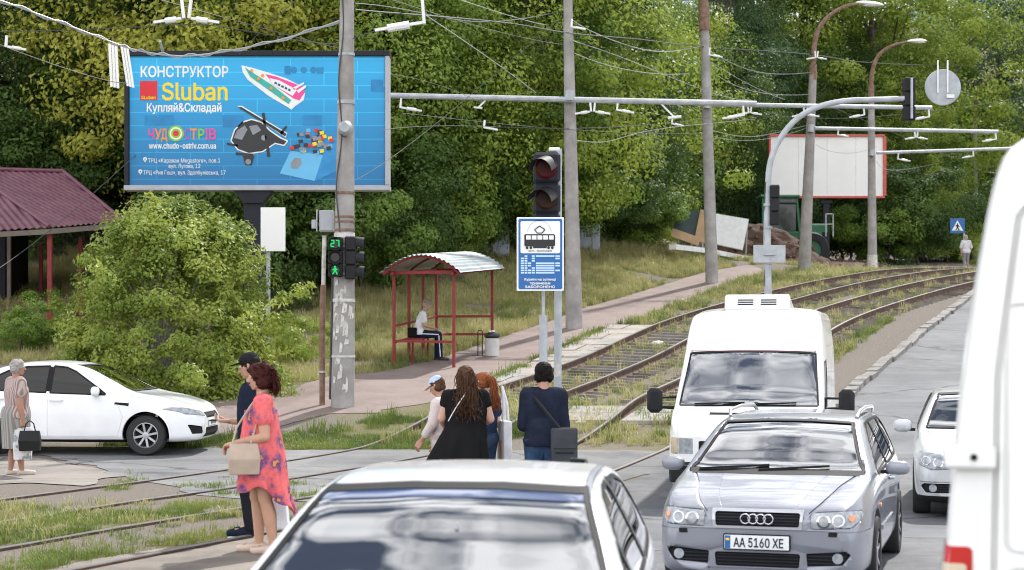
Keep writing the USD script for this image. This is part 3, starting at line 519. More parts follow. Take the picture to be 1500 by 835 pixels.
# ================================================================ street furniture
conc = mat('pole_concrete', (.225, .21, .20), .92, col2=(.345, .33, .315), scale=2.2, bump=.006, bscale=22)
conc_d = mat('pole_concrete_dark', (.21, .195, .18), .9, col2=(.31, .295, .28), scale=2.4, bump=.006, bscale=22)
white_p = mat('white_paint', (.74, .74, .73), .5, var=.05); flake = mat('whitewash', (.62, .61, .58), .9, col2=(.40, .38, .35), scale=9)
galv = mat('galvanised', (.31, .33, .35), .5, metal=.2, col2=(.43, .45, .47), scale=5); rust = mat('rusty_steel', (.14, .07, .045), .85, col2=(.24, .16, .12), scale=9)
blackp = mat('black_plastic', (.014, .014, .016), .6, var=.2, spec=.25); darkg = mat('dark_grey_steel', (.020, .022, .029), .6, var=.15, spec=.2); greyp = mat('grey_box', (.36, .37, .40), .5, var=.08)
red_p = mat('red_paint', (.27, .022, .024), .6, col2=(.17, .018, .02), scale=6); wire_m = mat('wire_dark', (.05, .05, .052), .6); wire_l = mat('wire_light', (.36, .37, .39), .5, metal=.3)
cer = mat('insulator_white', (.72, .72, .72), .35, var=.06)
def L(u, v, Y, b): return at(u, v, Y) - b
def hanger(p, s=1.0, kind=0, side=1):
    """suspension of the contact wire below a bracket: a white insulator drop with an arm"""
    p = np.asarray(p, float)
    if kind == 0: return cat([bar(p + [-.10 * s, 0, 0], p + [-.05 * s, 0, -.42 * s], .1 * s, .05), bar(p + [.10 * s, 0, 0], p + [.05 * s, 0, -.42 * s], .1 * s, .05), bar(p + [-.65 * s, 0, -.5 * s], p + [-.1 * s, 0, -.42 * s], .07 * s, .05), bar(p + [.1 * s, 0, -.42 * s], p + [.65 * s, 0, -.5 * s], .07 * s, .05), tube([p + [-.42 * s, 0, -.47 * s], p + [-.2 * s, 0, -.44 * s]], .06 * s, 8), tube([p + [.42 * s, 0, -.47 * s], p + [.2 * s, 0, -.44 * s]], .06 * s, 8)])
    if kind == 1: return cat([bar(p, p + [-.04 * side * s, 0, -.45 * s], .12 * s, .05), bar(p + [-.04 * side * s, 0, -.42 * s], p + [.75 * side * s, 0, -.55 * s], .06 * s, .05), tube([p + [.2 * side * s, 0, -.46 * s], p + [.55 * side * s, 0, -.52 * s]], .065 * s, 8)])
    return cat([bar(p, p + [.5 * side * s, 0, -.5 * s], .045 * s, .045), tube([p + [.3 * side * s, 0, -.55 * s], p + [.75 * side * s, 0, -.5 * s]], .05 * s, 8)])
def pole(label, bu, bv, Y, w0, tu, tv, w1, arm=None, lamp=None, bracket=None, hangers=(), m=conc, name='utility_pole', whitefoot=False):
    b = at(bu, bv, Y); s = F / Y; g = G(b[0], b[1]); b[2] = g
    t = thing(name, label, 'pole' if not lamp else 'street lamp', b)
    top = L(tu, tv, Y, b); n = 8
    P = [[0, 0, -.3]] + [top * k / n for k in range(n + 1)]; R = [w0 / s / 2] + [(w0 + (w1 - w0) * k / n) / s / 2 for k in range(n + 1)]
    obj('shaft', tube(P, R, 18), m, t)
    if whitefoot: obj('whitewashed_foot', tube([top * .0 , top * .085], [w0 / s / 2 + .012, w0 / s / 2 + .008], 18), flake, t)
    if arm:
        pts = [L(u, v, Y, b) for u, v in arm]; sp = CubicSpline(np.arange(len(pts)), np.array(pts)); q = sp(np.linspace(0, len(pts) - 1, 26)); obj('lamp_arm', tube(q, np.linspace(.11, .05, 26) , 10), rust, t)
        obj('arm_collar', tube([pts[0] - [0, 0, .25], pts[0] + [0, 0, .35]], .15, 12), rust, t)
    if lamp:
        (u0, v0), (u1, v1) = lamp; a, c = L(u0, v0, Y, b), L(u1, v1, Y, b); d = c - a; le = np.linalg.norm(d)
        hd = ball([0, 0, 0], 1, 3, (le / 2, .17, .11)); hd.vertices[:, 2] = np.where(hd.vertices[:, 2] < 0, hd.vertices[:, 2] * .45, hd.vertices[:, 2]); hd.apply_transform(trimesh.transformations.rotation_matrix(-math.atan2(d[2], d[0]), [0, 1, 0])); hd.apply_translation((a + c) / 2)
        h = obj('lamp_head', hd, white_p, t, smooth=True); obj('diffuser', ball((a + c) / 2 + [.1, 0, -.045], 1, 2, (le * .33, .13, .05)), cer, h, smooth=True)
    if bracket:
        (u0, v0), (u1, v1), r = bracket; a, c = L(u0, v0, Y - .25, b), L(u1, v1, Y - .25, b)
        br = obj('bracket_arm', tube([a, c], r, 10), galv, t)
        obj('bracket_clamp', tube([L(np.interp(a[2], [0, top[2]], [bu, tu]), v0 + (v1 - v0) * .5, Y - .25, b) * [1, 0, 0] + [0, -.25, a[2] - .14], [np.interp(a[2], [0, top[2]], [0, top[0]]), -.25, a[2] + .14]], r * 1.7, 10), galv, t)
        for hu, k, sd, sc in hangers:
            f = (hu - u0) / (u1 - u0); obj('insulator', hanger(a + (c - a) * f, sc * .75, k, sd), cer, br)
    return t, b, top
# ---- nearest pole with its fittings
p1, b1, top1 = pole('nearest thick concrete pole in front of the blue billboard', 502, 600, 32.4, 35, 509, -60, 19)
Y1 = 32.4
def on1(v): f = (600 - v) / 660; return L(502 + 7 * f, v, Y1, b1), (35 - 16 * f) / F * Y1 / 2
for v, h in ((80, .05), (150, .07), (283, .05), (318, .04), (325, .04), (337, .04), (345, .1), (440, .06), (522, .04)):
    c, r = on1(v); obj('band', tube([c - [0, 0, h / 2], c + [0, 0, h / 2]], r + .012, 18), (flake if v in (345, 440, 522) else rust if v > 200 else galv), p1)
cab = [on1(v)[0] + [on1(v)[1] * (-.6 + .25 * math.sin(v * .04)), -on1(v)[1] * .85 - .01, 0] for v in range(-40, 345, 12)]
obj('cable', tube(cab, .014, 6), wire_m, p1)
obj('cable', tube([on1(v)[0] + [-on1(v)[1] - .02, -.02, 0] for v in range(345, 600, 20)], .02, 6), wire_m, p1)
c, r = on1(190); lampf = c + [.02, -r - .05, 0]
sp_ = obj('siren_lamp', moved(revolve([(0, -.12), (.09, -.12), (.13, -.04), (.14, .02), (.10, .06), (0, .07)], 20, 'y'), lampf - [0, .08, 0]), galv, p1); obj('lens', ball(lampf - [0, .14, 0], .1, 2, (1, .5, 1)), cer, sp_, smooth=True)
obj('loop_cable', tube([lampf + [.13 * math.cos(a), .02, .15 * math.sin(a) - .01] for a in np.linspace(1.6, 4.9, 14)], .01, 5), wire_m, p1)
rr = np.random.default_rng(8)
for k in range(26):
    v = rr.uniform(410, 570); c, r = on1(v); a = rr.uniform(-2.6, -.6); h, w = rr.uniform(.02, .16), rr.uniform(.02, .07); q = np.array([[math.cos(a + d) * (r + .006), math.sin(a + d) * (r + .006), z] for d, z in ((-w / r, -h), (w / r * .7, -h * .8), (w / r, h * .6), (-w / r * .5, h))]) + c
    obj('paper_scrap', trimesh.Trimesh(q, [[0, 1, 2], [0, 2, 3]], process=False), flake, p1, smooth=False)
# ---- other poles
pole('second concrete pole, beside the tram stop sign, carrying a long grey bracket over the rails', 841, 483, 47.2, 25, 831, -40, 12, bracket=((566, 140), (1108, 152), .08), hangers=((588, 1, 1, 1.0), (715, 2, -1, .7), (868, 0, 1, 1.0), (905, 1, 1, .8), (965, 2, 1, 1.1), (1088, 1, -1, 1.0)))
p3, b3, _ = pole('third concrete pole with a broken hole near its foot, beside the path', 1043, 417, 61, 19, 1032, 40, 13, bracket=((1046, 153), (1365, 158), .078), hangers=((1098, 0, 1, .9), (1180, 0, 1, 1.0), (1265, 1, -1, .9), (1360, 1, -1, 1.0)))
obj('steel_top', tube([L(1032, 45, 61, b3), L(1031, 12, 61, b3), L(1030, -20, 61, b3)], [.2, .2, .09], 12), rust, p3); obj('broken_hole', bx(L(1043, 400, 60.8, b3) + [-.02, .03, 0], (.16, .05, .62), .02), rust, p3)
pole('leaning street lamp pole in front of the blank white billboard', 1178, 403, 66, 19, 1191, 108, 11, arm=[(1191, 108), (1194, 60), (1206, 32), (1230, 13), (1258, 6)], lamp=((1253, 4), (1295, 8)), bracket=((1194, 188), (1462, 193), .072), hangers=((1228, 1, 1, .7), (1342, 0, 1, .9), (1458, 1, -1, .9)), m=conc_d, name='street_lamp')
pole('street lamp pole with whitewashed foot at the right edge of blank billboard', 1278, 397, 80, 14, 1276, 135, 9, arm=[(1276, 135), (1279, 100), (1290, 78), (1310, 66), (1332, 61)], lamp=((1328, 61), (1358, 60)), bracket=((1284, 224), (1500, 217), .075), hangers=((1316, 1, 1, 1.0), (1425, 1, -1, .9)), name='street_lamp', whitefoot=True)
pole('farthest street lamp pole on the right, next to the crossing sign', 1428, 388, 112, 10, 1428, 175, 7, arm=[(1428, 175), (1430, 145), (1440, 122), (1456, 110), (1474, 107)], lamp=((1470, 107), (1502, 104)), bracket=((1436, 244), (1540, 242), .08), hangers=((1446, 1, 1, 1.1), (1500, 1, 1, 1)), name='street_lamp')
# ---- pedestrian signal, side signal, control box
def lens_disc(c, r, m, parent, name='lens', th=.02):
    return obj(name, moved(revolve([(0, -th), (r * .8, -th), (r, 0), (r, .02), (0, .02)], 24, 'y'), c), m, parent)
gl_on = glow('signal_green', (.02, .75, .16), 1.0); red_l = mat('red_lens', (.06, .003, .004), .35, spec=.2); amb_l = mat('amber_lens', (.03, .010, .004), .35, spec=.2); dk_l = mat('dark_lens', (.012, .012, .012), .3)
q = at(491, 377, 32.0); t = thing('pedestrian_signal', 'pedestrian signal showing green 27 and green walking man on the thick pole', 'traffic light', q)
s = 32.0 / F
for k, (v, nm) in enumerate(((357, 'countdown'), (377, 'dark'), (396, 'walk'))):
    z = (377 - v) * s; sec = obj('housing', bx([0, .09, z], (.265, .2, .25), .02), blackp, t)
    obj('bezel', moved(revolve([(.105, -.03), (.125, -.05), (.13, 0), (.105, 0)], 24, 'y'), [0, -.01, z]), blackp, sec); lens_disc([0, -.005, z], .105, dk_l, sec)
seg = {'2': 'abged', '7': 'abc'}; gap = .004
def digit(ch, x, z, w, h, th):
    S = {'a': ((x, z + h), (x + w, z + h)), 'g': ((x, z + h / 2), (x + w, z + h / 2)), 'd': ((x, z), (x + w, z)), 'f': ((x, z + h / 2), (x, z + h)), 'b': ((x + w, z + h / 2), (x + w, z + h)), 'e': ((x, z), (x, z + h / 2)), 'c': ((x + w, z), (x + w, z + h / 2))}
    return [bar([a[0], -.033, a[1]], [c[0], -.033, c[1]], th, .006, up=(0, 1, 0)) for k in seg[ch] for a, c in (S[k],)]
obj('digit', digit('2', -.075, 20 * s - .055, .055, .115, .022), gl_on, t); obj('digit', digit('7', .02, 20 * s - .055, .055, .115, .022), gl_on, t)
def hullp(pts, r): return manifold3d.Manifold.batch_hull([Manifold.sphere(rr, 14).translate(list(map(float, p))) for p, rr in zip(pts, r)])
wz = -19 * s; man = [ball([.0, -.033, wz + .065], .02, 2, (1, .3, 1)), bar([.0, -.033, wz + .045], [0, -.033, wz - .01], .04, .008, up=(0, 1, 0))] + [bar([a, -.033, wz + c], [d, -.033, wz + e], .022, .008, up=(0, 1, 0)) for a, c, d, e in ((.005, .035, .045, .005), (-.005, .035, -.045, .0), (0, -.005, .03, -.045), (.03, -.045, .04, -.08), (-.0, -.005, -.03, -.05), (-.03, -.05, -.045, -.075))]
obj('walking_man', man, gl_on, t)
obj('bracket', [bar([.13, .12, .22], [.42, .3, .22], .04), bar([.13, .12, -.3], [.42, .3, -.3], .04)], galv, t)
q = at(514, 378, 32.2); t = thing('side_signal', 'black three section signal with visors seen edge on, right side of the thick pole', 'traffic light', q)
for k, z in enumerate((.27, 0, -.27)):
    sec = obj('housing', bx([0, 0, z], (.2, .32, .26), .02), blackp, t); vis = [np.array([.1 + d, .15 * math.cos(a), z - .0 + .135 * math.sin(a) - .12 * d]) for d in (0, .16) for a in np.linspace(-.5, PI + .5, 15)]
    V = np.array(vis); f = [[k_, k_ + 1, k_ + 16] for k_ in range(14)] + [[k_, k_ + 16, k_ + 15] for k_ in range(14)]; vm = trimesh.Trimesh(np.vstack([V, V * [1, .95, 1]]), f + [[a + 30, c + 30, b_ + 30] for a, b_, c in f], process=False); obj('visor', vm, blackp, sec)
    obj('lens', moved(revolve([(0, 0), (.1, 0), (.1, .02), (0, .02)], 20, 'x'), [.1, 0, z]), dk_l, sec)
q = on(472, 598); q = base(472, 32.6); t = thing('control_post', 'thin rusty post carrying a grey control box beside the thick pole', 'post', q)
hp = L(477, 345, 32.6, q)[2]; obj('post', tube([[0, 0, -.2], [0, 0, 1.5], [.02, 0, 2.3]], .055, 10), rust, t); obj('upper_tube', tube([[.02, 0, 2.25], [.04, 0, hp]], .04, 10), flake, t); obj('collar', tube([[0, 0, .62], [0, 0, .66]], .075, 10), galv, t)
bxp = L(474, 324, 32.6, q); c_ = obj('control_box', bx(bxp + [.06, 0, 0], (.27, .2, .41), .012), greyp, t); obj('door', bx(bxp + [.07, -.11, 0], (.24, .015, .37), .005), greyp, c_); obj('side_flap', bx(bxp + [-.12, -.06, .01], (.02, .1, .42), .004), greyp, t); obj('junction_box', bx(bxp + [-.18, 0, -.06], (.09, .1, .17), .01), greyp, t)
# ---- big tram signal with the stop sign
YT = 21.7; q = base(817, YT); t = thing('traffic_light', 'big grey tram signal with dark red and amber lenses above tram stop sign', 'traffic light', q)
obj('pole', tube([[0, 0, -.2], L(817.5, 330, YT, q) * [1, 0, 1], L(818, 218, YT, q) * [1, 0, 1]], [.05, .048, .046], 14), galv, t); obj('pole_cap', bx(L(812, 219, YT, q), (.14, .1, .05), .01), white_p, t)
for k, (v, lm) in enumerate(((245, red_l), (290, amb_l), (334, gl_on))):
    c = L(801, v, YT - .12, q); sec = obj('section', bx(c + [0, .08, 0], (.345, .2, .385), .035), darkg, t); lens_disc(c + [-.01, -.03, -.01], .14, lm, sec)
    V = []
    for d in (0, .26):
        for a in np.linspace(.05 * PI, .95 * PI, 17): V.append([c[0] - .01 + .155 * math.cos(a) - .35 * d, c[1] - .03 - d, c[2] - .01 + .155 * math.sin(a) - .25 * d + (-.10 * d * (1 - math.sin(a)))])
    V = np.array(V); f = [[k_, k_ + 17, k_ + 18] for k_ in range(16)] + [[k_, k_ + 18, k_ + 1] for k_ in range(16)]; V2 = V * 1; ctr = np.array([c[0], c[1], c[2]]); V2[:, [0, 2]] = ctr[[0, 2]] + (V[:, [0, 2]] - ctr[[0, 2]]) * .96
    obj('visor', trimesh.Trimesh(np.vstack([V, V2]), f + [[a + 34, b_ + 34, d_ + 34] for a, d_, b_ in f], process=False), blackp, sec)
obj('paper_scrap', bx(L(817.5, 540, YT, q) + [0, -.052, 0], (.06, .004, .2), .001), flake, t)
YB = 21.3; q = base(796, YB + .15); t = thing('sign_post', 'grey post thicker at the bottom standing behind the tram stop sign', 'post', q)
obj('lower_tube', tube([[0, 0, -.2], L(796, 462, YB + .15, q) * [1, 0, 1]], .052, 14), galv, t); obj('upper_tube', tube([L(796, 464, YB + .15, q) * [1, 0, 1], L(796, 330, YB + .15, q) * [1, 0, 1]], .022, 10), galv, t)
TXT = {}
def text(s, width, capH, bold=False, depth=.003):
    m = meshkit.text_mesh(s, capH, depth, bold).copy(); w = m.bounds[1][0] - m.bounds[0][0]; m.apply_translation([-m.bounds[0][0], 0, 0]); 
    if width: m.vertices[:, 0] *= width / w
    v = m.vertices.copy(); m.vertices = np.c_[v[:, 0], -v[:, 2], v[:, 1]]; return m
blue_s = mat('sign_blue', (.015, .11, .33), .45, var=.05); black_s = mat('sign_black', (.012, .012, .014), .5); lblue = mat('sign_pale_blue', (.45, .62, .82), .5, var=.04)
q = at(791, 371.5, YB); t = thing('tram_stop_sign', 'white and blue tram stop sign with tram symbol and timetable', 'sign', q); s = YB / F
def S(u, v, d=0): return np.array([(u - 791) * s, -d, (371.5 - v) * s])
def plate(u0, v0, u1, v1, d, th=.004, r=0):
    g = sbox((u0 - 791) * s, (371.5 - v1) * s, (u1 - 791) * s, (371.5 - v0) * s)
    if r: g = g.buffer(-r).buffer(r)
    m = polyx(g, th); v = m.vertices.copy(); m.vertices = np.c_[v[:, 0], -v[:, 2] - d, v[:, 1]]; return m
obj('board', plate(757, 318, 826, 426, -.02, .02, .012), white_p, t, smooth=False); obj('blue_border', plate(759.5, 320.5, 823.5, 423.5, .001, .003, .02), blue_s, t, smooth=False); obj('white_field', plate(762.5, 324, 820.5, 371, .005, .003, .02), white_p, t, smooth=False)
tramp = [plate(768, 343, 813, 361, .0095, .003, .02), plate(781, 361, 801, 363.5, .0095, .003)]; obj('tram_symbol', tramp, black_s, t, smooth=False)
obj('tram_window', [plate(770.5 + k * 8.4, 345, 777.5 + k * 8.4, 351, .0135, .002, .004) for k in range(5)], white_p, t, smooth=False)
obj('tram_wheel', [moved(revolve([(0, 0), (.017, 0), (.017, .003), (0, .003)], 16, 'y'), S(u, 363, .0125)) for u in (772, 777.5, 803.5, 809)], black_s, t, smooth=False)
pn = [(790.5, 331), (783, 336.5), (787, 341.5), (794, 341.5), (798, 336.5)]; obj('pantograph', [bar(S(*pn[k], .0105), S(*pn[(k + 1) % 5], .0105), .012, .003, up=(0, 1, 0)) for k in range(5)], black_s, t, smooth=False)
obj('caption', [moved(text('зуп. трамвая', 34 * s, .021), S(774, 368.5, .009))], black_s, t, smooth=False)
rt = np.random.default_rng(4); rows = []
for k in range(8):
    v = 374 + k * 3.5
    for a, b_ in ((763, 767.5), (768.5, 772.5), (773.5, 778), (779, 783.5), (785, 812), (813.5, 820)):
        if rt.random() < .85: rows.append(plate(a, v, b_, v + 2.3, .005, .002))
obj('timetable', rows, lblue, t, smooth=False)
obj('lettering', [moved(text(x, w * s, .03, True), S(791 - w / 2, v, .006)) for x, w, v in (('Курити на зупинці', 46, 411), ('трамвая', 30, 416.5), ('ЗАБОРОНЕНО', 44, 422))], white_p, t, smooth=False)
# ---- curved mast over the road
YM = 32.0; q = base(1125, YM); t = thing('signal_mast', 'grey curved mast arching over the road with a black signal at its tip', 'mast', q)
pts = [(1125, 560), (1125, 430), (1125, 270), (1129, 235), (1143, 203), (1165, 176), (1195, 158), (1230, 149), (1280, 146), (1335, 143)]
P = np.array([L(u, v, YM, q) * [1, 0, 1] for u, v in pts]); P[0, 2] = -.2; cs_ = CubicSpline(np.r_[0, np.cumsum(np.linalg.norm(np.diff(P, axis=0), axis=1))], P); tt_ = np.linspace(0, cs_.x[-1], 60); obj('mast_tube', tube(cs_(tt_), np.interp(tt_, [0, 3.5, 4.2, cs_.x[-1]], [.075, .07, .058, .05]), 14), galv, t)
for v in (333, 385, 300): obj('clamp', tube([L(1125, v + 2, YM, q) * [1, 0, 1], L(1125, v - 2, YM, q) * [1, 0, 1]], .085, 14), galv, t)
obj('cable', tube([L(1120.5 - .8 * math.sin(k), 420 - k * 9, YM, q) * [1, 0, 1] + [0, -.03, 0] for k in range(18)], .012, 5), wire_m, t)
def back_head(name, label, u0, v0, u1, v1, Y):
    c = at((u0 + u1) / 2, (v0 + v1) / 2, Y); w, h = (u1 - u0) / F * Y, (v1 - v0) / F * Y; t = thing(name, label, 'traffic light', c)
    for k in range(3):
        z = h / 2 - h / 6 - k * h / 3; sec = obj('housing', bx([0, 0, z], (w * .85, .24, h / 3 - .006), .02), blackp, t)
        V = np.array([[.15 * math.cos(a) * w / .3, .12 + d, z + .13 * math.sin(a) - .2 * d] for d in (0, .2) for a in np.linspace(0, PI, 13)]); f = [[k_, k_ + 14, k_ + 13] for k_ in range(12)] + [[k_, k_ + 1, k_ + 14] for k_ in range(12)]
        obj('visor', trimesh.Trimesh(np.vstack([V, V * [.95, 1, 1]]), f + [[a + 26, c_ + 26, b_ + 26] for a, b_, c_ in f], process=False), blackp, sec)
    return t
back_head('mast_signal', 'black signal head fixed to the upright of the curved mast, seen from behind', 1126.5, 271, 1142, 330, YM - .02)
th_ = back_head('arm_signal', 'black signal head at the end of the curved mast arm, seen from behind', 1322, 114, 1341, 177, YM + .05); obj('mount_rail', bx([.02, -.14, 0], (.045, .03, .76), .008), galv, th_)
q = at(1127, 372, YM - .1); t = thing('back_of_sign', 'blank grey back of a rectangular sign on the curved mast', 'sign', q); obj('plate', bx([0, 0, 0], (.60, .012, .33), .005), galv, t); obj('clamp', bx([0, -.03, -.01], (.22, .04, .03), .008), galv, t); obj('bent_corner', polyx([(-.3, -.16), (-.02, -.16), (-.02, .02), (-.3, .16)], .004), white_p, t) if 0 else None
q = at(1381, 128, YM + .4); t = thing('round_sign', 'round grey back of a road sign hanging on two white straps', 'sign', q); obj('disc', revolve([(0, -.01), (.335, -.01), (.345, 0), (.335, .012), (0, .012)], 40, 'y'), galv, t); obj('strap', bx([-.10, -.03, .20], (.03, .02, .62), .005), white_p, t); obj('strap', bx([.085, -.03, .20], (.03, .02, .62), .005), white_p, t); obj('tab', bx([.14, -.03, -.17], (.15, .012, .07), .004), white_p, t)
# ---- crossing sign far right
Yc = 84; q = base(1412, Yc); t = thing('crossing_sign', 'blue square pedestrian crossing sign with white triangle on a thin post', 'sign', q); c = L(1402, 331, Yc, q); obj('post', tube([[0, 0, -.2], [0, 0, c[2] + .35]], .04, 8), galv, t); cb = obj('plate', bx(c + [0, -.06, 0], (.72, .02, .72), .01), blue_s, t); v_ = [(c[0] - .28, c[2] - .24), (c[0] + .28, c[2] - .24), (c[0], c[2] + .27)]
def flat(poly, y, th=.005):
    m = polyx(poly, th); v = m.vertices.copy(); m.vertices = np.c_[v[:, 0], -v[:, 2] + y, v[:, 1]]; return m
obj('triangle', flat(v_, c[1] - .071), white_p, cb, smooth=False); obj('walker', [flat(LineString([(c[0] + a, c[2] + b_) for a, b_ in pp]).buffer(.026), c[1] - .077) for pp in ([(0, .11), (0, .115)], [(0, .06), (0, -.04)], [(0, -.04), (.07, -.2)], [(0, -.04), (-.07, -.2)], [(0, .05), (.08, -.03)], [(0, .05), (-.08, -.02)])] + [flat(sbox(c[0] - .2 + k * .1, c[2] - .23, c[0] - .15 + k * .1, c[2] - .2), c[1] - .077) for k in range(4)], black_s, cb, smooth=False)
# ---- blue billboard
YBB = 39.7; sB = YBB / F; gb = base(378, YBB); t = thing('blue_billboard', 'big blue toy billboard on a grey post behind the thick concrete pole', 'billboard', gb)
def B(u, v, d=0): return L(u, v, YBB, gb) - [0, d, 0]
def bpoly(pts, d, th=.004): 
    P2 = [B(u, v)[[0, 2]] for u, v in pts] if not hasattr(pts, 'geoms') and not isinstance(pts, Polygon) else None
    return flat(Polygon(P2).buffer(0) if P2 is not None else pts, -d, th)
def poster_extra(nodes, links):
    nodes.update({'sp': ('separate_xyz', {}), 'cb': ('combine_xyz', {}), 'br': ('brick_texture', {'scale': 1.0, 'brick_width': 1.55, 'row_height': .31, 'mortar_size': .007, 'color1': (.9, .9, .9), 'color2': (.66, .75, .82), 'mortar': (1.9, 1.6, 1.35), 'bias': -.55}),
                  'mr': ('map_range', {'from_min': 4.1, 'from_max': 7.2, 'clamp': True}), 'gr': ('rgb_ramp', {'ramp': [(0, (.012, .15, .36)), (.45, (.016, .27, .56)), (1, (.03, .46, .85))]}), 'mu': ('mix_color', {'blend_type': 'multiply', 'fac': 1.0})})
    links.remove(('r.color', 'p.base_color')); links += [('tc.object', 'sp.vector'), ('sp.x', 'cb.x'), ('sp.z', 'cb.y'), ('cb.vector', 'br.vector'), ('sp.z', 'mr.value'), ('mr.result', 'gr.fac'), ('gr.color', 'mu.a'), ('br.color', 'mu.b'), ('mu.result', 'p.base_color')]
poster = mat('poster_print', (0, 0, 0), .45, col2=(0, 0, 0), extra=poster_extra)
x0, z0 = B(188, 276)[[0, 2]]; x1, z1 = B(568, 80)[[0, 2]]
obj('poster', flat(sbox(x0 + .06, z0 + .06, x1 - .06, z1 - .06), -.13, .01), poster, t, smooth=False)
fr = obj('backing', bx([(x0 + x1) / 2, .05, (z0 + z1) / 2], (x1 - x0 - .04, .32, z1 - z0 - .04), .02), darkg, t)
for a, c, w in (((x0, z0), (x1, z0), 'b'), ((x0, z1), (x1, z1), 't'), ((x0, z0), (x0, z1), 'l'), ((x1, z0), (x1, z1), 'r')):
    obj('frame_bar', bx([(a[0] + c[0]) / 2, .02, (a[1] + c[1]) / 2], (abs(c[0] - a[0]) + .12 if w in 'bt' else .1, .46, .12 if w in 'bt' else abs(c[1] - a[1]) - .125), .012), darkg if w in 'tl' else greyp, t)
pb = B(372, 276)[[0, 2]]; obj('post', bx([pb[0], .1, pb[1] / 2 - .1], (.45, .4, pb[1] + .2 - .45), .03), darkg, t); obj('post_head', flat(Polygon([(pb[0] - .5, pb[1]), (pb[0] + .5, pb[1]), (pb[0] + .22, pb[1] - .35), (pb[0] - .22, pb[1] - .35)]), .25, .4), darkg, t, smooth=False)
obj('lamp_clip', tube([B(241, 66, .5), B(241, 78, .2)], .03, 6), galv, t)
pw = white_p; py = mat('print_yellow', (.80, .58, .02), .5, var=.03); pr = mat('print_red', (.62, .02, .03), .5, var=.03); pk = mat('print_pink', (.75, .06, .28), .5, var=.03); po = mat('print_orange', (.80, .26, .02), .5, var=.03); pg = mat('print_green', (.22, .50, .03), .5, var=.03); pu = mat('print_purple', (.35, .08, .42), .5, var=.03); pt = mat('print_teal', (.04, .38, .32), .5, var=.03); pkb = mat('print_black', (.02, .02, .022), .5); pgy = mat('print_grey', (.22, .23, .25), .5); psky = mat('print_sky', (.12, .42, .68), .5, var=.03); pdb = mat('print_navy', (.008, .06, .16), .5)
def btext(x, u0, u1, vb, cap, m, bold=False, d=.142): return obj('print_text', moved(text(x, (u1 - u0) * sB, cap * sB, bold), B(u0, vb, d)), m, t, smooth=False)
btext('КОНСТРУКТОР', 208, 336, 114, 15.5, pw, True); btext('Sluban', 239, 335, 147.5, 24.5, py, True); btext('Купляй&Складай', 217, 326, 164.5, 12, pw, True); btext('www.chudo-ostriv.com.ua', 220, 318, 218.5, 8, pw, True)
btext('ТРЦ «Караван Megastore», пов.1', 219, 324, 239, 6, pw); btext('вул. Лугова, 12', 249, 295, 247, 6, pw); btext('ТРЦ «Рив Гош», вул. Здолбунівська, 17', 212, 332, 256.5, 6, pw)
for u, v in ((214.5, 234), (207.5, 252)): obj('print_pin', [bpoly(Point(*B(u, v)[[0, 2]]).buffer(.045).difference(Point(*B(u, v)[[0, 2]]).buffer(.018)), .142), bpoly([(u - 2, v + 2), (u + 2, v + 2), (u, v + 5)], .142)], pw, t, smooth=False)
def rect(u0, v0, u1, v1, r=1.5): return bpoly(sbox(*B(u0, v1)[[0, 2]], *B(u1, v0)[[0, 2]]).buffer(-r * sB).buffer(r * sB), .142)
obj('print_badge', rect(207, 120, 232.5, 148), pr, t, smooth=False); btext('SLuban', 209, 230, 146.5, 4.5, py, True, .148)
for ch, u0, u1, m in (('Ч', 219, 228, pk), ('У', 229, 238.5, po), ('Д', 238, 247, po), ('С', 272.5, 280.5, pu), ('Т', 280.5, 290.5, po), ('Р', 292, 301, pg), ('І', 302.5, 306.5, pk), ('В', 308, 318, pk)):
    w = text(ch, (u1 - u0) * sB, 15 * sB, True); g = moved(w, B(u0, 205, .145)); obj('print_letter', g, m, t, smooth=False)
o_ = B(259.5, 196.5)[[0, 2]]
for ra, rb, m, d in ((11.5, 9, pg, .142), (9, 7, pw, .142), (7, 4.5, pg, .142), (4.5, 0, pr, .142)): obj('print_ring', bpoly(Point(*o_).buffer(ra * sB).difference(Point(*o_).buffer(rb * sB)) if rb else Point(*o_).buffer(ra * sB), d), m, t, smooth=False)
boat_w = [(355, 97), (357, 107), (364, 118), (395, 142), (424, 159), (428, 162), (432, 158), (446, 148), (448, 138), (444, 128), (420, 116), (395, 108), (372, 101)]
obj('print_boat', bpoly(boat_w, .142), pw, t, smooth=False); obj('print_boat_stripe', bpoly([(360, 100), (372, 108), (400, 126), (428, 148), (424, 154), (396, 134), (368, 114)], .147), pt, t, smooth=False)
obj('print_boat_deck', bpoly([(390, 110), (404, 113), (444, 128), (448, 136), (440, 148), (432, 146), (404, 127)], .147), pk, t, smooth=False); obj('print_boat_cabin', bpoly([(396, 116), (410, 119), (436, 133), (430, 142), (402, 126)], .152), pw, t, smooth=False)
obj('print_boat_window', [bpoly([(u, v), (u + 3.4, v + 1.6), (u + 2.4, v + 4.4), (u - 1, v + 2.8)], .157) for u, v in ((404, 121), (409, 123.5), (414, 126), (419, 128.5), (424, 131))], pdb, t, smooth=False); obj('print_boat_dot', [bpoly(Point(*B(u, v)[[0, 2]]).buffer(.035), .157) for u, v in ((380, 117), (399, 131), (416, 145), (370, 105), (386, 112))], po, t, smooth=False); obj('print_boat_mast', [bpoly([(430, 130), (446, 122), (447, 124), (432, 133)], .152), bpoly([(436, 134), (449, 126), (450, 129), (438, 138)], .152)], pw, t, smooth=False)
heli = Polygon([B(u, v)[[0, 2]] for u, v in [(341, 207), (346, 192), (357, 181), (370, 177), (384, 181), (396, 193), (412, 204), (421, 208), (417, 213), (404, 210), (386, 222), (366, 225), (350, 219)]])
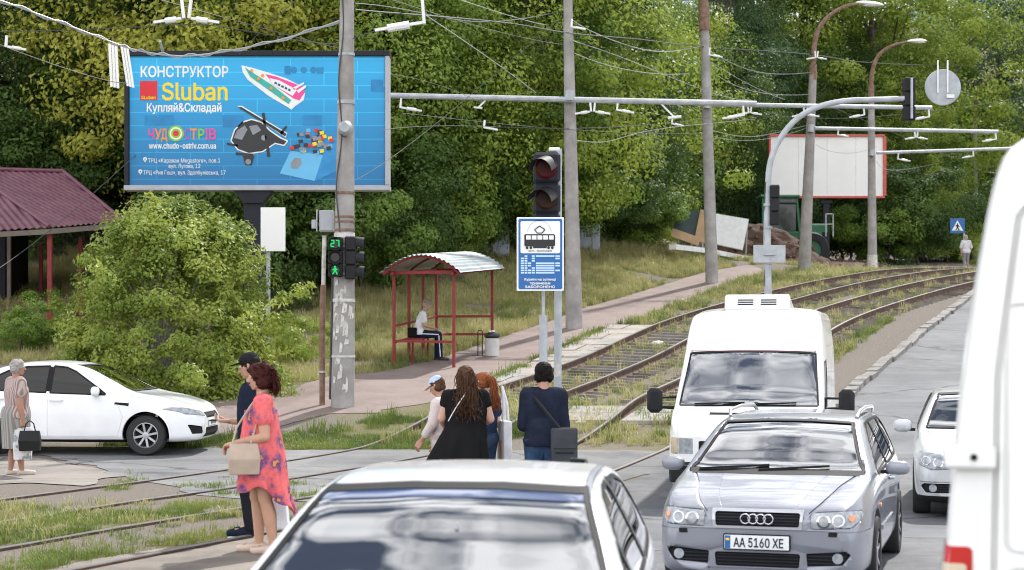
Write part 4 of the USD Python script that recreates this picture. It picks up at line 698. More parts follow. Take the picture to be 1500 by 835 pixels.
obj('print_helicopter_edge', bpoly(heli.buffer(.03), .142), pw, t, smooth=False); obj('print_helicopter', bpoly(heli, .147), pkb, t, smooth=False); obj('print_rotor', [bpoly([(350, 158), (355, 158), (421, 197), (419, 201)], .152), bpoly([(385, 167), (389, 166), (397, 230), (393, 231)], .152), bpoly([(411, 196), (420, 185), (422, 187), (414, 199)], .152)], pkb, t, smooth=False); obj('print_rotor_edge', [bpoly([(349, 156.5), (356, 156.5), (422, 196), (420, 203)], .1445)], pw, t, smooth=False)
obj('print_cockpit', [bpoly([(344, 203), (349, 192), (360, 185), (364, 191), (356, 206)], .152), bpoly([(366, 186), (378, 184), (384, 192), (372, 199)], .152)], pgy, t, smooth=False); obj('print_skid', [bpoly([(334, 210), (350, 213), (350, 216), (334, 213)], .147), bpoly([(347, 224), (372, 226), (372, 229), (347, 228)], .147), bpoly([(357, 229), (374, 229), (370, 243), (361, 243)], .147)], pkb, t, smooth=False); [obj('print_skid_light', bpoly(Point(*B(*q4)[[0, 2]]).buffer(.065), .152), pgy, t, smooth=False) for q4 in ((365, 238), (388, 203))]
obj('print_box', bpoly([(427, 222), (474, 228), (462, 266), (411, 255)], .142), psky, t, smooth=False); obj('print_box_side', bpoly([(474, 228), (478, 202), (500, 208), (497, 250), (462, 266)], .142), mat('print_blue', (.02, .22, .48), .5), t, smooth=False); obj('print_box_picture', bpoly([(427, 240), (433, 232), (441, 233), (443, 241), (436, 248), (428, 247)], .147), pgy, t, smooth=False)
rb_ = np.random.default_rng(21); brk = [(422 + rb_.uniform(0, 62), 190 + rb_.uniform(0, 34)) for _ in range(60)]
for i, (u, v) in enumerate(brk):
    if v > 186 + abs(u - 455) * .5: obj('print_brick', bpoly([(u, v), (u + 6, v - 1), (u + 7, v + 4), (u + 1, v + 5)], .143 + .0004 * i), (pgy, pkb, py, pr, psky, pkb, pgy)[i % 7], t, smooth=False)
obj('print_mark', [rect(418, 98, 427, 110, 0)] + [bpoly(Point(*B(u, 104)[[0, 2]]).buffer(.075), .142) for u in (431.5, 446, 460)] + [rect(465, 100, 475, 109, 0)] + [bpoly(Point(*B(u, 228)[[0, 2]]).buffer(.06), .142) for u in (198, 212, 227)], mat('print_shade', (.012, .2, .44), .5), t, smooth=False)
for q4 in ((214, 170, 256, 185), (328, 170, 358, 187), (445, 170, 472, 185), (544, 118, 562, 135)): obj('print_block', rect(*q4, 0), mat('print_shade_b', (.012, .2, .45), .5), t, smooth=False)
# ---- blank billboard
YW = 89; gw = base(1210, YW); t = thing('blank_billboard', 'blank white billboard with a red frame on a dark post', 'billboard', gw); a, c = L(1127, 289, YW, gw), L(1295, 199, YW, gw); w, h = c[0] - a[0], c[2] - a[2]; cx, cz = (a[0] + c[0]) / 2, (a[2] + c[2]) / 2
sheet_m = mat('billboard_sheet', (.78, .77, .75), .7, var=.03, scale=.8)
for k in range(4): obj('panel', bx([a[0] + (k + .5) * w / 4, -.1, cz], (w / 4 - .008, .03, h - .1), .004), sheet_m, t)
obj('backing', bx([cx, .05, cz], (w - .1, .24, h - .1), .02), darkg, t); redf = mat('faded_red', (.50, .09, .07), .6)
for dx, dz, sx, sz in ((0, h / 2, w, .11), (0, -h / 2, w, .11), (-w / 2, 0, .1, h - .12), (w / 2, 0, .16, h - .12)): obj('frame_bar', bx([cx + dx, 0, cz + dz], (sx, .4, sz), .01), redf, t)
obj('post', bx([0, .1, a[2] / 2 - .2], (.34, .34, a[2]), .03), darkg, t); obj('post_head', bx([0, .1, a[2] - .25], (.6, .4, .2), .03), darkg, t)
# ---- small white board on a post behind the bush
q = base(393, 38.2); t = thing('white_board', 'blank white upright board on a thin post right of the big bush', 'board', q); obj('post', tube([[0, 0, -.2], [0, 0, L(393, 305, 38.2, q)[2]]], .045, 10), galv, t); obj('panel', bx(L(400, 336, 38.1, q), (.55, .03, .98), .008), sheet_m, t)
# ---- bus shelter
n1, n2 = np.array(on(576, 536)), np.array(on(623, 513)); m1, m2 = np.array(on(666, 539)), np.array(on(709, 523))
ax_ = (m2 - m1) * .5 + (n2 - n1) * .5; len_ = np.hypot(ax_[0], ax_[1]); ang = math.atan2(ax_[1], ax_[0]); wid = float(np.hypot(*(m1 - n1)[:2])); c0 = (n1 + m1) / 2; 
sh = thing('bus_shelter', 'red steel bus shelter with curved corrugated grey roof over the footpath', 'bus shelter', [c0[0], c0[1], c0[2]], ang - PI / 2)   # local y runs along the shelter, x across
LEN, HW, TOP = 3.4, .73, 2.18
def gl(x, y):
    ca, sa = math.cos(ang - PI / 2), math.sin(ang - PI / 2); X, Y = c0[0] + ca * x - sa * y, c0[1] + sa * x + ca * y; return float(G(X, Y)) - c0[2]
lift = lambda y: y * (gl(0, LEN) - gl(0, 0)) / LEN * .55
for x, ys_ in ((-HW, (0, LEN / 3, 2 * LEN / 3, LEN)), (HW, (0, LEN))):
    for y in ys_: obj('post', bar([x, y, gl(x, y) - .1], [x, y, TOP + lift(y)], .062), red_p, sh)
    obj('top_rail', bar([x, -.15, TOP + lift(-.15)], [x, LEN + .15, TOP + lift(LEN + .15)], .07), red_p, sh)
obj('cross_rail', bar([-HW - .16, 0, TOP + .02], [HW + .16, 0, TOP + .02], .08), red_p, sh); obj('cross_rail', bar([-HW, LEN, TOP + lift(LEN)], [HW, LEN, TOP + lift(LEN)], .07), red_p, sh)
obj('side_rail', bar([-HW, 0, .6], [HW, 0, .58], .06), red_p, sh); obj('side_rail', bar([-HW, LEN, lift(LEN) + .55], [HW, LEN, lift(LEN) + .55], .06), red_p, sh); obj('side_rail', bar([-HW, LEN, lift(LEN) + 1.0], [HW, LEN, lift(LEN) + 1.0], .06), red_p, sh)
for z in (.62, 1.0): obj('back_rail', bar([-HW, 0, z - .05], [-HW, LEN, z + lift(LEN)], .05), red_p, sh)
sz = .60
for k in range(3): obj('bench_slat', bar([-HW + .1 + k * .13, .1, sz], [-HW + .1 + k * .13, LEN - .4, sz + lift(LEN - .4)], .11, .035), red_p, sh)
for y in (.5, 1.7, 2.7): obj('bench_leg', bar([-HW + .3, y, gl(-HW, y)], [-HW + .3, y, sz - .02 + lift(y)], .045), red_p, sh)
corr = mat('corrugated_roof', (.24, .28, .30), .42, metal=.45, col2=(.33, .37, .39), scale=2)
nA, V, f = 90, [], []
for i in range(nA + 1):
    th2 = -1 + 2 * i / nA; x = th2 * (HW + .26); z = TOP + .12 + .42 * (1 - th2 * th2) - .10 + .018 * math.sin(i * 2 * PI / 5)
    for y in (-.28, LEN + .3): V += [[x, y, z + lift(y)], [x, y, z + lift(y) - .006]]
for i in range(nA):
    o = i * 4; p = o + 4; f += [[o, p, p + 2], [o, p + 2, o + 2], [o + 1, p + 3, p + 1], [o + 1, o + 3, p + 3], [o, o + 1, p + 1], [o, p + 1, p], [o + 2, p + 3, o + 3], [o + 2, p + 2, p + 3]]
obj('roof', trimesh.Trimesh(V, f, process=False), corr, sh, smooth=50)
for y in (-.2, LEN / 2, LEN + .2): obj('roof_rib', tube([[x * (HW + .2), y, TOP + .02 + .41 * (1 - x * x) - .04 + lift(y)] for x in np.linspace(-1, 1, 15)], .028, 6), red_p, sh)
q = on(721, 522); t = thing('litter_bin', 'pale grey round litter bin with a black bag beside the bus shelter', 'litter bin', q); obj('drum', revolve([(0, .0), (.165, 0), (.175, .03), (.175, .44), (.16, .44), (.16, .4), (0, .4)], 24), mat('bin_grey', (.46, .45, .43), .8, col2=(.56, .55, .53), bump=.004), t); bag = ball([0, 0, .5], .19, 3, (1, 1, .52)); bag.vertices += .03 * (meshkit.noise(bag.vertices * 14, 3)[:, None] - .5) * [1, 1, .6]; obj('bag', bag, mat('bin_bag', (.02, .02, .022), .3), t, smooth=True); obj('litter', [ball([.02, -.03, .61], .04, 1, (1.3, 1, .6)), ball([-.05, .03, .6], .03, 1)], white_p, t)
q = on(703, 522); t = thing('bin_stand', 'thin black iron hoop stand next to the litter bin', 'stand', q); obj('hoop', tube([[-.05, 0, 0], [-.05, 0, .6], [-.03, 0, .63], [.04, 0, .63], [.06, 0, .6], [.06, 0, 0]], .012, 6), blackp, t); obj('foot', bar([-.2, 0, .01], [.2, 0, .01], .05, .02), blackp, t); obj('crossbar', bar([-.05, 0, .25], [.06, 0, .25], .015), blackp, t)
# ---- maroon roofed pavilion
tile = mat('metal_tile', (.12, .038, .062), .42, col2=(.165, .065, .09), scale=1.6, spec=.5); fasc = mat('fascia_timber', (.15, .12, .10), .8)
pq = at(72, 333, 44.0); g0 = float(G(pq[0], pq[1])); pb3 = np.array([pq[0], pq[1], g0]); EZ = pq[2] - g0; t = thing('pavilion', 'open market shelter with maroon metal tile roof on red posts', 'pavilion', pb3)
N_, B_, R2, R1, Lc, BB, LL = [L(u, v, Y, pb3) for u, v, Y in ((72, 333, 44), (180, 324, 46.2), (92, 252, 48.5), (-48, 248, 46.8), (-75, 341, 42.6), (130, 318, 53), (-170, 320, 50))]
def tiled(p, q_, r_, s_, n=46, m_=44):
    """a roof face between eave p-q and ridge s-r, with waves down the slope and steps across it"""
    V = []; nn = np.cross(q_ - p, s_ - p); nn /= np.linalg.norm(nn); le = np.linalg.norm(q_ - p); ls = np.linalg.norm(s_ - p)
    for i in range(n * 4 + 1):
        for j in range(m_ + 1):
            a, b = i / (n * 4), j / m_; P0 = p + (q_ - p) * a; P1 = s_ + (r_ - s_) * a; w = P0 + (P1 - P0) * b; X = (w - p) @ (q_ - p) / le; row = (b * ls / .35) % 1
            V.append(w + nn * (.022 * math.sin(X / .19 * 2 * PI) - .022 * row))
    k = [(i * (m_ + 1) + j) for i in range(n * 4) for j in range(m_)]; k = np.array(k); M = m_ + 1; return trimesh.Trimesh(V, np.vstack([np.stack([k, k + M, k + M + 1], 1), np.stack([k, k + M + 1, k + 1], 1)]), process=False)
for e in ((N_, B_, R2, R1), (Lc, N_, R1, R1 + [-.001, 0, 0]), (B_, BB, R2 + [.001, 0, 0], R2), (BB, LL, R1, R2)): obj('roof_face', tiled(*e, 24, 40), tile, t, smooth=40)
for a, b in ((N_, R1), (B_, R2), (R1, R2)): obj('ridge_cap', tube([a + [0, 0, .03], b + [0, 0, .03]], .055, 8), tile, t)
for a, b in ((N_, B_), (Lc, N_), (B_, BB)): obj('fascia', bar(a - [0, 0, .11], b - [0, 0, .11], .06, .13), fasc, t)
for u, Y, w_ in ((73, 44.15, .11), (118, 47, .10), (200, 46.3, .1), (-60, 43, .11), (60, 50, .1)): p = at(u, 338, Y) - pb3; obj('post', bar([p[0], p[1], -.8], [p[0], p[1], EZ - .1], w_), red_p, t)
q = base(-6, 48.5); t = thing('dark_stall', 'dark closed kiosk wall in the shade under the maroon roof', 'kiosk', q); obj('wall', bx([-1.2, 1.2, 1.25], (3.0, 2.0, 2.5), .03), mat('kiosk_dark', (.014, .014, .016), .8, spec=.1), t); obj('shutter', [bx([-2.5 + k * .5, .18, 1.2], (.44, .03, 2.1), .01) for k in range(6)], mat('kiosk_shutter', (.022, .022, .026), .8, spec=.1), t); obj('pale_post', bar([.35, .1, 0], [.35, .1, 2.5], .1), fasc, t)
# ---- white hanging banners at the left of the billboard
for k, (u0, u1, v0, v1, dx, lab) in enumerate(((158, 173, 64, 129, 3, 'left white strip banner hanging from the wire beside the blue billboard'), (176, 189, 68, 128, 9, 'right white strip banner hanging from the wire touching the blue billboard'))):
    q = at(u0, v0, 38.6); t = thing('banner', lab, 'banner', q, group='white banners hanging from the wire'); w, h = (u1 - u0) / F * 38.6, (v1 - v0) / F * 38.6; d = dx / F * 38.6
    for j in range(3): obj('strip', flat([(w * j / 3 + .008, 0), (w * (j + 1) / 3 - .008, 0), (w * (j + 1) / 3 - .008 + d, -h * (.97 + .02 * j)), (w * j / 3 + .008 + d, -h * (.97 + .02 * j))], -.02 * j, .006), sheet_m, t, smooth=False)
    obj('hook', tube([[w * .5, 0, 0], [w * .5, 0, .16]], .012, 5), rust, t)
# ---- corrugated fence behind the bank, leaning panels, earth, loader, white kerb
fen = mat('grey_blue_sheet', (.30, .34, .40), .5, col2=(.40, .44, .50), scale=2)
for (u0, u1, v0, v1, Y, lab) in ((585, 640, 295, 345, 58, 'grey blue sheet fence glimpsed through leaves behind the shelter'), (655, 745, 300, 350, 61, 'pale grey sheet fence glimpsed behind shrubs left of the tram signal'), (750, 800, 306, 348, 64, 'grey sheet fence glimpsed behind the tram signal'), (846, 878, 328, 352, 66, 'light grey sheet fence glimpsed right of the second pole')):
    q = at((u0 + u1) / 2, v1, Y); t = thing('sheet_fence', lab, 'fence', q, group=None); w, h = (u1 - u0) / F * Y, (v1 - v0) / F * Y + .6; nn = max(3, int(w / .35))
    for k in range(nn): obj('panel', bx([-w / 2 + (k + .5) * w / nn, .03 * (k % 2), h / 2 - .6], (w / nn - .01, .03, h), .006), fen, t)
    for k in (0, 1): obj('fence_post', bar([-w / 2 + k * w, .1, -1.2], [-w / 2 + k * w, .1, h - .6], .06), galv, t)
def leaning(label, quad_, Y, m, border=None, legs=True, ribs=0):
    c = np.mean([at(u, v, Y) for u, v in quad_], axis=0); P = [at(u, v, Y + (.35 if v < np.mean([x[1] for x in quad_]) else -.35)) - c for u, v in quad_]; t = thing('leaning_panel', label, 'panel', c)
    a = np.array(P); nn = np.cross(a[1] - a[0], a[3] - a[0]); nn /= np.linalg.norm(nn); V = np.vstack([a, a + nn * .06]); f = [[0, 1, 2], [0, 2, 3], [4, 6, 5], [4, 7, 6]] + [x for i in range(4) for x in ([i, i + 4, (i + 1) % 4], [(i + 1) % 4, i + 4, (i + 1) % 4 + 4])]
    mm = trimesh.Trimesh(V, f); mm.fix_normals(); obj('sheet', mm, m, t, smooth=False)
    if border is not None:
        b = a * 1.0; n2 = nn if nn[1] < 0 else -nn; 
        for i, j in ((1, 2), (2, 3)): obj('edge_board', bar(b[i] + n2 * .07, b[j] + n2 * .07, .42, .04, up=nn), border, t, smooth=False)
    for i, j in ((1, 2), (0, 3)):
        p = a[i] * .96 + [0, .12, 0]; obj('prop', bar(p, [p[0] - .05, p[1] + .5, min(a[2][2], a[3][2]) - .9], .05), galv, t); 
    return t
leaning('dark green panel with tan wooden edge leaning beside the third pole', [(994, 306), (1033, 310), (1024, 356), (984, 342)], 69, mat('green_sheet', (.012, .03, .026), .6), mat('tan_board', (.36, .24, .13), .8))
leaning('white ribbed panel leaning beside the earth heap', [(1044, 312), (1097, 321), (1088, 366), (1044, 356)], 72, mat('white_sheet', (.62, .62, .60), .7, var=.08, scale=5))
dirt = mat('fresh_earth', (.040, .020, .011), .95, col2=(.085, .046, .028), scale=3, bump=.06, bscale=5, coords='pos')
def mound(label, cu, cv, Y, rx, ry, h, seed):
    c = on(cu, cv); c = base(cu, Y); n = 60; xs, ys2 = np.meshgrid(np.linspace(-1, 1, n), np.linspace(-1, 1, n), indexing='ij'); rr2 = np.hypot(xs, ys2); z = h * np.clip(1 - rr2 ** 1.3, 0, 1) * (.7 + .6 * meshkit.fbm(np.stack([xs * 2, ys2 * 2, 0 * xs], -1), 4, seed)) + .15 * h * (meshkit.fbm(np.stack([xs * 7, ys2 * 7, 0 * xs], -1), 3, seed + 1) - .5)
    X, Y2 = c[0] + xs * rx, c[1] + ys2 * ry; z = np.where(rr2 > .97, -.3, z) + G(X, Y2) - c[2]; k = np.array([i * n + j for i in range(n - 1) for j in range(n - 1)]); m = trimesh.Trimesh(np.c_[(xs * rx).ravel(), (ys2 * ry).ravel(), z.ravel()], np.vstack([np.stack([k, k + n, k + n + 1], 1), np.stack([k, k + n + 1, k + 1], 1)]), process=False)
    t = thing('earth_heap', label, 'earth heap', c); obj('earth', m, dirt, t, smooth=True); r = np.random.default_rng(seed); cl_ = []
    for _ in range(70):
        i, j = r.integers(6, n - 6, 2); s_ = r.uniform(.05, .16); q_ = trimesh.creation.icosphere(1, s_); q_.vertices *= r.uniform(.6, 1.2, (len(q_.vertices), 1)); q_.apply_translation([xs[i, j] * rx, ys2[i, j] * ry, z[i, j]]); cl_.append(q_)
    obj('clod', cl_, dirt, t, kind='stuff', smooth=False)
mound('big heap of brown earth between the white panel and the green loader', 1112, 365, 78, 3.6, 2.6, 2.3, 3); mound('low spread of dug earth at the foot of the billboard post', 1215, 385, 84, 3.5, 2.5, .45, 7)
wk = UsdGeom.Xform.Define(stage, '/World/white_kerb').GetPrim(); tag(wk, kind='structure')
K = [at(u, v, 66 + (u - 985) / 13.) - [0, 0, .12] for u, v in ((985, 361), (1010, 364), (1035, 367), (1060, 372), (1085, 377), (1110, 381), (1140, 386))]
for a, b in zip(K[:-1], K[1:]): 
    for f0 in (0, .5): obj('kerb_stone', bar(a + (b - a) * (f0 + .01) + [0, 0, .1], a + (b - a) * (f0 + .49) + [0, 0, .1], .3, .2), white_p, wk, smooth=False)
# loader: green tractor with cab, bucket, wheels
YL = 84; q = base(1148, YL); t = thing('green_loader', 'green wheeled loader with glazed cab half hidden behind the leaning lamp pole', 'loader', q); grn = mat('loader_green', (.010, .10, .04), .5)
zz = L(1172, 385, YL, q)[2]; obj('body', [bx([.6, .2, 1.35], (2.4, 1.5, .8), .08), bx([1.5, .2, 1.9], (1.2, 1.2, .5), .08)], grn, t)
cabp = [(-1.1, 1.7), (-1.1, 3.4), (.55, 3.4), (.7, 1.7)]; cab_ = obj('cab', [bar([a[0], y, a[1]], [b_[0], y, b_[1]], .1) for y in (-.55, .85) for a, b_ in zip(cabp, cabp[1:] + cabp[:1])] + [bar([x, -.55, z_], [x, .85, z_], .1) for x, z_ in ((-1.1, 1.7), (.55, 3.4), (.7, 1.7), (-1.1, 3.4))], grn, t); obj('roof', bx([-.27, .15, 3.47], (1.95, 1.7, .14), .04), grn, cab_); gcab = glassmat('cab_glass', (.35, .4, .42)); obj('pane', [bx([-.27, -.56, 2.55], (1.55, .02, 1.55)), bx([-1.12, .15, 2.55], (.02, 1.3, 1.55))], gcab, cab_); obj('seat', [bx([-.2, .2, 2.0], (.5, .5, .15), .04), bx([.05, .2, 2.4], (.12, .5, .7), .04)], blackp, t)
obj('boom', [bar([-.2, -.75, 1.9], [-1.2, -.75, 1.25], .16), bar([-.2, 1.05, 1.9], [-1.2, 1.05, 1.25], .16)], grn, t); obj('bucket', flat([(-1.75, 1.0), (-1.35, 1.75), (-.55, 1.75), (-.75, .85), (-1.6, .65)], 1.25, 2.3), grn, t, smooth=False)
def tyre(r, w, n=32): return revolve([(r * .55, -w / 2), (r * .93, -w / 2), (r, -w * .32), (r, w * .32), (r * .93, w / 2), (r * .55, w / 2), (r * .55, -w / 2)], n, 'y')
for x, y, r_ in ((1.25, -.7, .85), (1.25, 1.1, .85), (-.75, -.65, .55), (-.75, 1.05, .55)): w_ = obj('wheel', moved(tyre(r_, .42), [x, y, r_]), blackp, t); obj('hub', moved(revolve([(0, -.1), (r_ * .55, -.1), (r_ * .55, .1), (0, .1)], 20, 'y'), [x, y, r_]), grn, w_)
obj('ladder', [bar([1.95, -.7, 1.5], [1.95, -.7, 2.6], .05), bar([2.3, -.7, 1.5], [2.3, -.7, 2.6], .05), bar([1.95, -.7, 2.6], [2.3, -.7, 2.6], .05), bar([1.95, -.7, 2.1], [2.3, -.7, 2.1], .04)], galv, t)
# ---- overhead wires
WIRES = [  # points (u, v, depth), radius, light?, label
 ([(-30, -10, 30), (40, 15, 31), (120, 45, 32), (178, 67, 33), (212, 76, 33), (260, 82, 33), (320, 77, 33), (400, 61, 32.6), (498, 30, 32.4)], .028, 1, 'thick twisted pale cable sagging from top left to the nearest pole'),
 ([(-20, 47, 40), (230, 38, 40), (316, 38, 40), (420, 56, 40), (500, 62, 33)], .016, 0, 'thin dark span wire at top left through the white insulator pair'), ([(-10, 62, 34), (120, 108, 36), (186, 122, 38)], .014, 0, 'thin wire slanting down at left to the white banners'),
 ([(218, -5, 34), (380, 40, 36), (500, 72, 33)], .014, 0, 'straight stay wire slanting above the blue billboard to the nearest pole'), ([(440, -5, 30), (380, 48, 36), (350, 80, 39)], .01, 0, 'thin wire slanting down left above the blue billboard'),
 ([(0, 392, 34), (100, 315, 38), (190, 235, 39.4), (250, 180, 42)], .012, 0, 'thin wire slanting up across the maroon roof'), ([(500, 62, 33), (560, 42, 31), (600, 30, 30)], .016, 0, 'short wire from nearest pole to the white insulator at the top'),
 ([(520, 5, 32.5), (620, 20, 38), (700, 32, 42), (775, 26, 46), (825, 16, 47)], .02, 0, 'dark bundled cable sagging between first and second pole'), ([(520, 14, 32.5), (640, 24, 38), (760, 36, 44), (838, 49, 47), (940, 58, 55), (1035, 69, 61), (1190, 80, 66), (1277, 92, 80), (1428, 97, 112), (1520, 98, 130)], .026, 0, 'long black service cable strung along all the poles'),
 ([(520, -12, 32.5), (600, 8, 36), (690, 36, 42), (790, 60, 46.5), (836, 62, 47)], .014, 0, 'dark cable crossing above the orange lit trees'), ([(620, 20, 36), (720, 88, 42), (785, 136, 46.6)], .018, 1, 'pale stay wire running down to the long bracket'), ([(660, -5, 38), (760, 27, 44), (800, 36, 47)], .012, 1, 'thin pale wire at the top left of second pole'),
 ([(838, 28, 47), (880, 52, 50), (940, 72, 55), (985, 75, 58), (1030, 67, 61)], .02, 1, 'pale cable sagging between second and third poles'), ([(840, 60, 47), (905, 82, 52), (965, 106, 56), (1040, 135, 61), (1100, 146, 62)], .016, 1, 'pale stay wire from the second pole down to the third bracket'), ([(842, 78, 47), (900, 98, 51), (960, 108, 55), (1010, 107, 60)], .014, 1, 'thin pale wire sagging right of second pole'),
 ([(1040, 75, 61), (1085, 98, 62), (1130, 108, 64), (1190, 106, 66)], .016, 1, 'pale cable sagging from third pole to leaning lamp pole'), ([(1040, 90, 61), (1100, 125, 63), (1150, 146, 64)], .014, 1, 'thin stay wire from the third pole to its bracket'), ([(1050, 110, 61), (1110, 135, 64), (1190, 138, 66)], .014, 1, 'lower pale wire between third pole and leaning lamp pole'),
 ([(500, 275, 33), (560, 240, 38), (640, 180, 42), (740, 96, 45), (820, 28, 47)], .012, 0, 'thin wire rising from the nearest pole to the second pole'), ([(570, 108, 41), (640, 124, 44), (700, 148, 46)], .01, 0, 'thin dark wire beside the right edge of the blue billboard'),
 ([(560, 190, 33), (700, 185, 42), (832, 188, 47), (960, 182, 54), (1040, 172, 61)], .012, 0, 'upper contact wire span below the long bracket'), ([(590, 166, 40), (700, 178, 44), (870, 192, 48), (1036, 195, 61)], .012, 0, 'lower contact wire span behind the tram signal'), ([(840, 205, 47), (900, 205, 52), (960, 190, 56), (1070, 178, 61), (1100, 172, 61)], .014, 1, 'curved pull off wire right of the second pole'),
 ([(1040, 190, 61), (1090, 200, 63), (1130, 196, 65), (1190, 182, 66)], .014, 1, 'sagging wire between third pole and the curved mast'), ([(1046, 200, 61), (1110, 205, 64), (1180, 188, 66)], .012, 1, 'lowest sagging wire left of the blank billboard'), ([(1100, 170, 61), (1180, 172, 62), (1265, 172, 66), (1400, 158, 75), (1510, 140, 85)], .012, 0, 'contact wire passing behind the curved mast'),
 ([(1200, 150, 66), (1275, 180, 72), (1345, 210, 78), (1400, 232, 84)], .012, 0, 'thin wire slanting down right of the leaning lamp pole'), ([(1195, 212, 66), (1230, 224, 70), (1262, 222, 76), (1284, 214, 80)], .01, 0, 'thin wire sagging in front of the blank billboard'), ([(1284, 236, 80), (1340, 246, 90), (1426, 232, 110), (1510, 246, 125)], .014, 1, 'pale wire below the lower bracket on the right'), ([(1434, 190, 112), (1480, 200, 120), (1520, 210, 125)], .016, 0, 'short dark wire at the right edge from the last pole')]
for pts, r_, li, lab in WIRES:
    P = np.array([at(*p) for p in pts]); sp = CubicSpline(np.arange(len(P)), P) if len(P) > 2 else None; q = sp(np.linspace(0, len(P) - 1, len(P) * 7)) if sp is not None else P; c = q[0]
    w_ = thing('overhead_wire', lab, 'wire', c); obj('wire', tube(q - c, r_ * .62, 5), wire_l if li else wire_m, w_)
    if r_ > .027: a = np.arange(len(q)) * 1.1; obj('binding', tube(q - c + np.c_[0 * a, 0 * a, .04 * np.sin(a)], .014, 5), wire_l, w_)
for u, v, Y, k, sd, sc, lab in ((273, -4, 34, 0, 1, 1.0, 'white double insulator hanging at the top above the billboard'), (618, -6, 30, 1, -1, 1.1, 'white insulator arm hanging at the top right of the nearest pole'), (10, 52, 40, 1, 1, .6, 'small pale bracket clamp on the wire at the left edge'), (710, 176, 44, 1, 1, .45, 'small white wire clamp below the long bracket'), (985, 172, 57, 1, 1, .5, 'small white wire clamp between second and third poles'), (838, 28, 46.9, 1, 1, .5, 'white dead end insulators high on the second pole'), (1040, 70, 60.8, 1, 1, .6, 'white dead end insulators high on the third pole'), (1196, 75, 65.8, 0, 1, .6, 'white dead end insulators high on the leaning lamp pole')):
    q = at(u, v, Y); t = thing('wire_insulator', lab, 'insulator', q); obj('body', hanger([0, 0, 0], sc, k, sd), cer, t)
# ---- small things on the ground
for k, (u, v, sz_, lab) in enumerate(((106, 681, .06, 'grey lump of broken concrete on the corner pavement'), (851, 621, .07, 'crumpled white litter between the tram tracks'), (963, 505, .09, 'white scrap of litter on the dark track bed'), (1382, 402, .12, 'small dark stone beside the far rails'))):
    q = on(u, v); t = thing('stone' if k in (0, 3) else 'litter_scrap', lab, 'stone' if k in (0, 3) else 'litter', q); m = ball([0, 0, sz_ * .5], sz_, 3, (1.7, .9, .6)); m.vertices += .3 * sz_ * (meshkit.noise(m.vertices * 22, k)[:, None] - .5); obj('lump', m, conc_d if k == 0 else conc_d if k == 3 else white_p, t)
